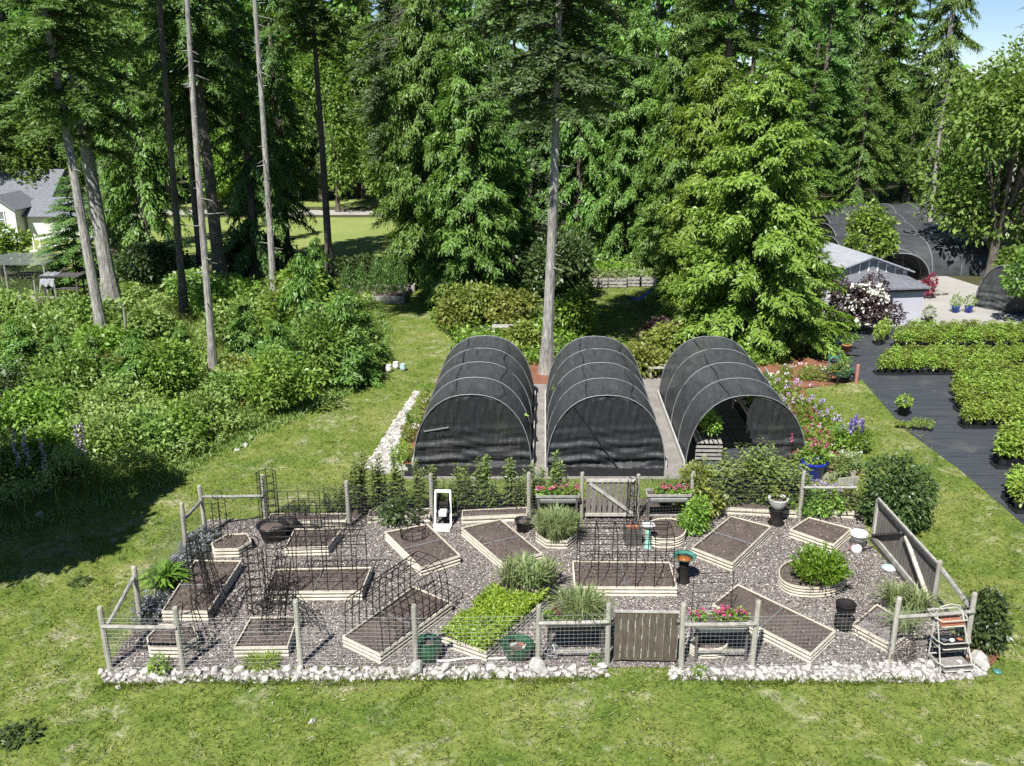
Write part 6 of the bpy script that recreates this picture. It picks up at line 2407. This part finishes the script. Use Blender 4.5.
WALL = [  # px, distance, height, crown base, width, kind, leaf
    (-30, 84, 27, 4, 1.2, 'fir', 'hemlock_leaf', 'dark fir at the far left edge behind the house'),
    (30, 92, 27, 5, 1.3, 'hemlock', 'hemlock_leaf', 'hemlock rising directly behind the house roofs'),
    (62, 82, 22, 5, 1.15, 'fir', 'hemlock_leaf', 'lighter fir between the house and the leaning trunks'),
    (5, 76, 21, 6, 1.1, 'fir', 'fir_leaf', 'shaggy fir in front of the house roof, far left'),
    (105, 88, 26, 3, 1.2, 'hemlock', 'fir_leaf', 'dark hemlock behind the leaning pair of trunks'),
    (170, 94, 27, 5, 1.25, 'fir', 'hemlock_leaf', 'dark fir behind the slender dark trunk'),
    (208, 92, 28, 4, 1.25, 'hemlock', 'fir_leaf', 'dark hemlock behind the pale bramble trunk'),
    (244, 93, 25, 5, 1.15, 'fir', 'fir_leaf', 'dark fir beyond the sunlit meadow, left of the pale trunk'),
    (284, 95, 27, 5, 1.25, 'fir', 'hemlock_leaf', 'dark fir behind the tallest pale trunk'),
    (322, 97, 28, 4, 1.3, 'hemlock', 'fir_leaf', 'dark hemlock beyond the sunlit meadow'),
    (365, 99, 27, 3, 1.3, 'fir', 'fir_leaf', 'dark fir beyond the road above the grass corridor'),
    (395, 82, 26, 6, 1.2, 'fir', 'fir_blue_leaf', 'blue green fir behind the dead-topped hemlock'),
    (445, 68, 25, 5, 1.1, 'fir', 'hemlock_leaf', 'fir behind the second bright cedar'),
    (487, 72, 27, 4, 1.2, 'hemlock', 'fir_leaf', 'dark hemlock left of the central crown'),
    (530, 66, 26, 3, 1.15, 'fir', 'fir_blue_leaf', 'blue green fir just left of the central trunk'),
    (578, 64, 24, 3, 1.1, 'hemlock', 'hemlock_leaf', 'bright hemlock just right of the central trunk'),
    (612, 72, 28, 5, 1.2, 'fir', 'fir_leaf', 'dark fir above the crates'),
    (648, 66, 25, 4, 1.1, 'hemlock', 'hemlock_leaf', 'weeping hemlock with hanging curtains above the crates'),
    (683, 72, 27, 4, 1.15, 'hemlock', 'hemlock_leaf', 'weeping hemlock left of the tall trunk behind the great cedar'),
    (740, 68, 24, 4, 1.15, 'fir', 'hemlock_leaf', 'fir straight behind the top of the great cedar'),
    (775, 74, 26, 3, 1.2, 'hemlock', 'hemlock_leaf', 'hemlock on the right shoulder of the great cedar'),
    (812, 82, 27, 5, 1.2, 'fir', 'fir_leaf', 'dark fir left of the far tunnels'),
    (842, 88, 29, 6, 1.2, 'hemlock', 'fir_leaf', 'tall dark hemlock behind the far tunnels'),
    (872, 86, 26, 4, 1.1, 'fir', 'hemlock_leaf', 'dark fir behind the mouth of the far tunnels'),
    (800, 72, 15, 1.5, .9, 'fir', 'hemlock_leaf', 'shorter bright fir at the end of the far tunnels'),
    (853, 80, 14, 2, .9, 'hemlock', 'hemlock_leaf', 'short hemlock standing over the farthest tunnel'),
    (905, 96, 22, 3, 1.1, 'fir', 'fir_leaf', 'dark fir behind the cone-shaped conifer'),
    (560, 80, 28, 4, 1.25, 'fir', 'hemlock_leaf', 'tall fir filling the gap behind the central crown'),
    (135, 96, 28, 4, 1.3, 'fir', 'hemlock_leaf', 'fir far beyond the road left of the meadow'),
]
for px, D, H, cz, rad, kind, lf, lab in WALL:
    conifer(lab, atD(px, D), H, cz, rad, kind, lf, .30)
# broadleaf trees
broadleaf('bright broadleaf tree at the right edge of the sunlit meadow', atD(380, 86), 18, 4.2, 'maple_leaf', 1.5, 15000, .26)
broadleaf('leafy maple behind the trunk at the meadow edge', atD(338, 88), 17, 3.8, 'maple_leaf', 1.2, 12000, .26)
broadleaf('large spreading maple at the right over the drive', atD(990, 55), 13.5, 5.2, 'maple_leaf', 1.9, 17000, .25, 26, .3)
broadleaf('maple at the right edge behind the large spreading one', atD(1030, 60), 14, 4.6, 'shrub_leaf', 1.8, 16000, .24, 16, .3)
broadleaf('low leafy tree behind the short far tunnel mouth', atD(864, 55), 4.6, 1.5, 'shrub_leaf', .4, 3600, .17, 9, .1)
broadleaf('young maple at the right edge beside the end tunnel', G(1034, 328), 4.2, 1.7, 'maple_leaf', .6, 3400, .18, 9, .1)
broadleaf('broadleaf tree behind the house, light green', atD(62, 78), 9.5, 4.0, 'maple_leaf', .8, 9000, .26)
broadleaf('small bright tree in the meadow seen between trunks', atD(222, 86), 8, 3.0, 'shrub_leaf', 1.0, 6000, .28)
broadleaf('tree out on the left whose shade falls on the lawn', Vector((-14.6, 17.6, 0)), 10.6, 2.9, 'maple_leaf', 3.6, 24000, .24)
broadleaf('second tree out on the left beyond the lawn', Vector((-21.0, 20.0, 0)), 11, 4.0, 'maple_leaf', 3.0, 12000, .24)
# dead snag against the sky and pale dead top
def snag(label, base, H, r0, nb, bl, z0):
    t = thing('dead_tree', label, 'tree', base)
    trunk_mb(H, r0, .03, crook=.3).build('trunk', 'bark_grey', t)
    q = MB()
    for i in range(nb):
        z = z0 + (H - z0) * R.random() ** .8
        a = R.random() * 6.3
        L = bl * (1 - .7 * (z - z0) / (H - z0)) * (.5 + .7 * R.random())
        e = Vector((math.cos(a) * L, math.sin(a) * L, z - L * .28))
        m = Vector((math.cos(a) * L * .5, math.sin(a) * L * .5, z - L * .04))
        q.tube([(0, 0, z), m, e], [.05, .03, .008], 4, cap=False)
        for k in range(5):
            s = .35 + .6 * R.random()
            b = Vector((0, 0, z)).lerp(e, s)
            d = Vector((R.normal(), R.normal(), -.5 + R.normal() * .3)) * L * .22
            q.tube([b, b + d], [.018, .005], 3, cap=False)
    q.build('limbs', 'dead_twig_leaf', t)


snag('bare grey dead tree against the sky, top right', atD(1003, 74), 23, .26, 60, 3.2, 8)
snag('grey dead tree with broken branches by the far tunnels', atD(926, 66), 12, .22, 26, 1.5, 2)
snag('pale dead-branched treetop above the bright cedars', atD(418, 58), 18.5, .16, 55, 2.8, 13)
snag('bleached slender dead tree at the top right edge', atD(1022, 66), 12, .16, 20, 1.2, 5)

# -- shrubs at the forest edge
SH = [  # px, py, height, radius, leaf, label
    (326, 384, 3.0, 1.7, 'maple_leaf', 'big bright bush at the edge of the grass corridor'), (276, 412, 2.5, 1.25, 'shrub_leaf', 'rounded bright bush at the lawn edge, left of the big bright bush'),
    (302, 350, 3.2, 1.7, 'shrub_leaf', 'bright bush behind the big one at the corridor'), (250, 345, 2.3, 1.7, 'bramble_leaf', 'pale bush behind the bare pale trunk'),
    (170, 400, 2.5, 1.25, 'shrub_leaf', 'young bright bush between the two front trunks'), (72, 402, 2.1, 1.3, 'maple_leaf', 'bright layered bush on the left in the brambles'),
    (20, 408, 1.9, 1.2, 'dark_shrub_leaf', 'darker green bush at the far left in the brambles'), (120, 415, 1.6, 1.2, 'bramble_leaf', 'low bush right of the bright layered one'),
    (30, 350, 1.6, 1.6, 'bramble_leaf', 'pale bramble bush at the far left below the stakes'), (150, 345, 1.8, 1.5, 'bramble_leaf', 'pale bush behind the front leaning trunk'),
    (210, 430, 1.5, 1.0, 'bramble_leaf', 'rounded bramble at the lawn edge left of the stones'), (160, 285, 2.6, 2.2, 'dark_shrub_leaf', 'dark rhododendron at the foot of the drooping hemlock'),
    (250, 270, 2.8, 2.3, 'dark_shrub_leaf', 'dark shrub at the foot of the low-skirted conifer'), (365, 282, 1.6, 1.6, 'dark_shrub_leaf', 'dark shrub between the corridor and its timber beds'),
    (474, 322, 1.9, 1.4, 'yellow_shrub_leaf', 'yellow green rhododendron behind the leftmost tunnel'), (452, 328, 1.5, .9, 'yellow_shrub_leaf', 'yellow green shrub at the bend of the corridor'),
    (508, 326, 1.8, 1.3, 'yellow_shrub_leaf', 'yellowish rhododendron left of the tall central trunk'), (500, 296, 3.6, 1.8, 'dark_shrub_leaf', 'dark shrub in the shade left of the central trunk'),
    (464, 296, 3.0, 1.6, 'shrub_leaf', 'green bush under the bright drooping cedars'), (576, 335, 2.2, 1.1, 'shrub_leaf', 'leafy shrub right of the central trunk'),
    (560, 300, 3.6, 1.9, 'dark_shrub_leaf', 'dark shrub behind the central trunk'), (566, 284, 3.0, 1.5, 'dark_shrub_leaf', 'dark shrub left of the crates'),
    (524, 350, 1.3, .8, 'yellow_shrub_leaf', 'small yellow green shrub at the central trunk foot'), (644, 374, 1.2, 1.0, 'yellow_shrub_leaf', 'rhododendron between the middle and open tunnels'),
    (634, 364, .9, .8, 'yellow_shrub_leaf', 'pale rhododendron behind the middle tunnel'), (660, 342, 1.2, .8, 'dark_red_leaf', 'reddish shrub at the left foot of the great cedar'),
    (664, 360, 1.6, 1.0, 'yellow_shrub_leaf', 'yellow green shrub behind the open tunnel, left'), (690, 300, 2.6, 1.6, 'cedar_leaf', 'low cedar growth filling the foot of the great cedar'),
    (868, 262, 1.1, 2.0, 'shrub_leaf', 'low clipped hedge before the far tunnels'), (1016, 285, 2.4, 1.2, 'maple_leaf', 'bush over the right edge tunnel'),
    (200, 303, 1.8, 1.7, 'bramble_leaf', 'bramble hump between the dark trunks'), (80, 330, 1.5, 1.7, 'bramble_leaf', 'bramble hump left of the thick leaning trunk'),
    (12, 480, 1.5, 1.1, 'bramble_leaf', 'bright bramble hump at the left edge near the foxgloves'), (60, 468, 1.6, 1.1, 'shrub_leaf', 'bramble hump right of the foxgloves'),
    (105, 465, 1.7, 1.0, 'bramble_leaf', 'pale bramble hump in the middle of the thicket front'), (150, 455, 1.6, 1.0, 'bramble_leaf', 'bramble hump at the thicket front, right of the pale one'),
    (185, 445, 1.5, .9, 'shrub_leaf', 'last bramble hump at the thicket front towards the stones'), (40, 435, 1.9, 1.3, 'shrub_leaf', 'bright tall weed hump on the left in the thicket'),
    (135, 378, 1.4, 1.3, 'yellow_shrub_leaf', 'yellowish weed hump between the leaning trunk and the sapling'), (238, 385, 1.2, 1.0, 'yellow_shrub_leaf', 'yellow green weeds right of the pale bramble trunk'),
    (95, 360, 1.5, 1.2, 'shrub_leaf', 'bright hump left of the front leaning trunk'), (235, 318, 2.2, 1.8, 'shrub_leaf', 'bright bushes left of the tallest pale trunk'),
    (300, 310, 2.6, 1.5, 'shrub_leaf', 'bright bush right of the tallest pale trunk'), (5, 330, 1.7, 1.8, 'bramble_leaf', 'bramble hump at the far left edge before the chicken run'),
    (345, 345, 2.6, 1.3, 'shrub_leaf', 'bush at the corridor edge behind the big bright bush'), (225, 405, 1.3, .9, 'bramble_leaf', 'low hump at the lawn side of the pale bramble trunk'),
]
for px, py, H, rad, lf, lab in SH:
    n = int(2600 * rad ** 1.3 * max(1, H / 2) ** .6)
    L = .12 + .022 * max(0, (420 - py) / 40)
    lobes = [(R.normal() * rad * .3, R.normal() * rad * .3, H * (.25 + .45 * R.random()), rad * (.45 + .25 * R.random()), rad * (.45 + .25 * R.random()), H * (.25 + .1 * R.random())) for _ in range(9)]
    lobes += [(0, 0, H * .72, rad * .42, rad * .42, H * .28), (0, 0, H * .35, rad * .8, rad * .75, H * .35)]
    plant('shrub', lab, 'shrub', G(px, py), [('crown', leafy('crown', lobes, n, L * 1.25, L * .7, zb=.5, shell=.5), lf)])
for px, py, H, rad, lab in ((345, 385, 3.4, 1.15, 'bright young conifer at the lawn edge of the grass corridor'), (310, 368, 4.4, 1.2, 'tallest young conifer left of the grass corridor'), (282, 398, 2.8, 1.1, 'young conifer at the left of the corridor thicket'), (250, 372, 2.6, 1.0, 'young conifer right of the pale bramble trunk'), (140, 402, 2.6, 1.1, 'young conifer in the middle of the rough ground'), (25, 388, 2.5, 1.1, 'young conifer at the far left of the rough ground'), (358, 362, 2.8, 1.0, 'young conifer beside the white pots'), (100, 395, 2.2, .75, 'small conifer sapling among the brambles by the leaning trunk'), (60, 375, 2.0, .8, 'conifer sapling at the far left among the brambles'), (318, 300, 3.2, .95, 'young conifer at the corridor behind the bright bushes'), (186, 372, 2.0, .7, 'conifer sapling in front of the pale bramble trunk')):
    conifer(lab, G(px, py), H, .1, rad, 'sapling', 'hemlock_leaf', .05)
# dark elder with white flower plates by the shed
lobes = [(R.normal() * .7, R.normal() * .5, .5 + 2.1 * R.random(), .6, .55, .55) for _ in range(12)]
n = 60
plant('elder_bush', 'dark purple elder with white flower plates before the shed', 'bush', G(855, 333),
      [('crown', leafy('crown', lobes, 6500, .15, .075), 'dark_red_leaf'), ('blossom', blobs('blossom', np.column_stack([np.clip(R.normal(size=n) * .7, -1.1, 1.1), -.5 - .35 * R.random(n), 2.0 * R.random(n) + .5]), .14, 9), 'white_petal')], rz=0.0)
plant('maple_shrub', 'crimson shrub at the mouth of the far tunnels', 'shrub', atD(924, 50), [('crown', leafy('crown', [(0, 0, .6, .5, .45, .42), (-.35, .1, 1.05, .26, .26, .4)], 900, .13, .06), 'crimson_leaf')])

# -- brambles as one mass, with foxglove spikes
def brambles():
    q = scatter(WILD, 520000, [LAWN])
    dist = q[:, 1]
    keep = R.random(len(q)) < np.clip((25.0 / dist) ** 1.6, .12, 1)
    keep &= np.abs(q[:, 0]) < .64 * dist + 3
    pf = np.sin(q[:, 0] * .62 + 1.7) + np.sin(q[:, 1] * .55 + 1.2 * np.sin(q[:, 0] * .4)) + .7 * np.sin(q[:, 0] * 1.7 - q[:, 1] * 1.3)
    keep &= (R.random(len(q)) < np.where(dist < 31, 1.0, np.clip(.22 + pf * .6, .02, 1)))
    q = q[keep]
    dist = dist[keep]
    x, y = q[:, 0], q[:, 1]
    f = (np.sin(x * .9 + 1.3 * np.sin(y * .7)) + np.sin(y * 1.1 + 1.7 * np.sin(x * .55 + 1)) + .6 * np.sin(x * 2.9 + y * 2.1) + .4 * np.sin(5.1 * x - 3.7 * y))
    near = np.clip((31 - y) / 6, 0, 1)
    top = .15 + (.40 + .35 * near) * np.clip(f + 1.2, 0, 3.4) * .6
    # thin strip of grass beyond the mound at the lawn edge
    n = len(q)
    z = top * (1 - .5 * R.random(n) ** 2.2) + R.normal(size=n) * .05
    gx = -(np.cos(x * .9 + 1.3 * np.sin(y * .7)) * .9) * .4
    gy = -(np.cos(y * 1.1 + 1.7 * np.sin(x * .55 + 1)) * 1.1) * .4
    nr = np.stack([gx, gy, np.ones(n)], 1) + R.normal(size=(n, 3)) * .4
    d = rnd_dirs(n)
    d[:, 2] = d[:, 2] * .5 - .1
    grow = np.clip(dist / 27, .8, 1.7)
    L = (.065 + .085 * R.random(n)) * grow
    V = cards(np.column_stack([x, y, z]), d, nr, L, L * .62, .2)
    o = link('brambles', quads(V, 'brambles', np.clip(.25 * f + .42, 0, .65) + .4 * R.random(n)), 'bramble_leaf')
    stuff(o, 'bramble thicket covering the rough ground left of the lawn', 'brambles')
    m = 34000
    q = scatter(WILD, m, [LAWN])
    q = q[(q[:, 1] < 48) & (np.abs(q[:, 0]) < .64 * q[:, 1] + 3)]
    n = len(q)
    d = np.column_stack([R.normal(size=n) * .3, R.normal(size=n) * .3, np.ones(n)])
    V = cards(np.column_stack([q, np.zeros(n)]), d, rnd_dirs(n), .5 + .8 * R.random(n), .025, .25)
    o = link('weeds', quads(V, 'weeds'), 'yellow_shrub_leaf')
    stuff(o, 'tall yellowish weeds and grasses growing among the brambles', 'weeds')
    # rough grass covering the open ground and spilling over the lawn edge
    q = scatter(WILD, 260000, [LAWN])
    q = q[(q[:, 1] > 24) & (np.abs(q[:, 0]) < .62 * q[:, 1] + 2) & (R.random(len(q)) < np.clip((30 / q[:, 1]) ** 1.5, .2, 1))]
    ed = []
    edge = [G(-60, 545), G(110, 505), G(240, 442), G(292, 415), G(352, 387), G(380, 342), G(374, 302)]
    for a, b in zip(edge[:-1], edge[1:]):
        m = int((b - a).length * 420)
        t = R.random(m)
        o_ = R.normal(size=m) * .22 + .12 * np.sin(t * (b - a).length * 2.1)
        nx, ny = -(b - a).y / (b - a).length, (b - a).x / (b - a).length
        ed.append(np.column_stack([a.x + (b.x - a.x) * t + nx * o_, a.y + (b.y - a.y) * t + ny * o_]))
    q = np.concatenate([q] + ed)
    n = len(q)
    d = np.column_stack([R.normal(size=n) * .5, R.normal(size=n) * .5, np.ones(n)])
    V = cards(np.column_stack([q, np.zeros(n)]), d, rnd_dirs(n), .12 + .30 * R.random(n) ** 1.5, .03 * np.clip(q[:, 1] / 28, .8, 1.6), .3)
    o = link('rough_grass', quads(V, 'rough_grass', .25 + .6 * R.random(n)), 'bramble_leaf')
    stuff(o, 'rough unmown grass round the bushes and along the lawn edge', 'grass')


brambles()
for i, (px, py) in enumerate(((17, 458), (27, 457), (79, 452), (84, 450), (0, 452), (45, 468))):
    p = G(px, py, 1.1)
    z = np.linspace(.35, 1.35, 12)
    cen = np.column_stack([.02 * np.sin(z * 9), .02 * np.cos(z * 9), z])
    q = MB()
    q.tube([(0, 0, 0), (0, 0, 1.35)], [.015, .008], 4)
    plant('foxglove', ['purple foxglove spike in the brambles at the far left', 'second purple foxglove right of the far left one', 'pink foxglove spike in the middle of the brambles', 'foxglove close beside the pink spike in the middle', 'foxglove spike at the left picture edge', 'lone low foxglove at the front of the brambles'][i], 'flower', Vector((p.x, p.y, .55)),
          [('blossom', blobs('blossom', cen, .06, 8), 'purple_petal'), ('stem', q, 'shrub_leaf')])


# -- the wood behind, one mass of many crowns
def backdrop():
    out, tn = [], []
    tr = MB()
    spots = []
    for row, (D0, st) in enumerate(((101, 5.2), (112, 5.6), (126, 6.2))):
        x = -.66 * D0 - 6
        while x < .66 * D0 + 6:
            spots.append((x + R.normal() * 1.2, D0 + R.normal() * 2.5, (27 if row < 2 else 29) * (.85 + .3 * R.random())))
            x += st
    for x, D, H in spots:
        pxl = 512 + x / (D * .953) * F_PX * 1.0
        if pxl > 890:
            H = 9.5 + 3 * R.random() if D < 120 else 12 + 3 * R.random()
        n = 900
        t = R.random(n) ** .8
        rad = (3.6 if H > 16 else 3.0) * (1 - t) ** .8 * (.55 + .5 * R.random(n))
        # whorled tiers
        a = R.random(n) * 6.3
        tier = np.round(t * 15) / 15
        z = 2 + (H - 2) * (.6 * tier + .4 * t) - rad * .32
        c = np.column_stack([x + rad * np.cos(a), D + rad * np.sin(a), z])
        d = np.column_stack([np.cos(a), np.sin(a), -.45 + .3 * R.normal(size=n)]) + R.normal(size=(n, 3)) * .35
        nr = np.column_stack([np.cos(a) * .5, np.sin(a) * .5, np.ones(n)]) + R.normal(size=(n, 3)) * .4
        L = .9 + .7 * R.random(n)
        out.append(cards(c, d, nr, L, L * .42, .25))
        tn.append(.6 * R.random(n) + .4 * R.random())
        tr.tube([(x, D, -.1), (x, D, H * .95)], [.32, .05], 6)
    o = link('forest', quads(np.concatenate(out), 'forest', np.concatenate(tn)), 'hemlock_leaf')
    stuff(o, 'far dense conifer wood closing the view beyond the road', 'forest')
    o = tr.build('forest_trunks', 'bark_dark')
    stuff(o, 'dim trunks of the far conifer wood', 'forest')


backdrop()


def undergrowth():
    # ferns, salal and seedlings on the forest floor behind the tunnels and under the trees
    A = polyG([(436, 388), (450, 340), (430, 320), (424, 286), (400, 268), (560, 262), (700, 268), (845, 300), (846, 350), (760, 368), (660, 376), (560, 384)])
    q = scatter(A, 120000, [LAWN2, PAD, LAWN])
    q = q[R.random(len(q)) < .5 + .5 * np.sin(q[:, 0] * 1.3) * np.sin(q[:, 1] * .9)]
    n = len(q)
    z = .06 + .45 * R.random(n) ** 1.6
    L = .12 + .16 * R.random(n)
    d = rnd_dirs(n)
    d[:, 2] *= .4
    V = cards(np.column_stack([q, z]), d, np.array([0, 0, 1.0])[None] + R.normal(size=(n, 3)) * .5, L, L * .5, .25)
    o = link('undergrowth', quads(V, 'undergrowth'), 'shrub_leaf')
    stuff(o, 'low ferns and seedlings on the ground behind the shade tunnels', 'undergrowth')


undergrowth()
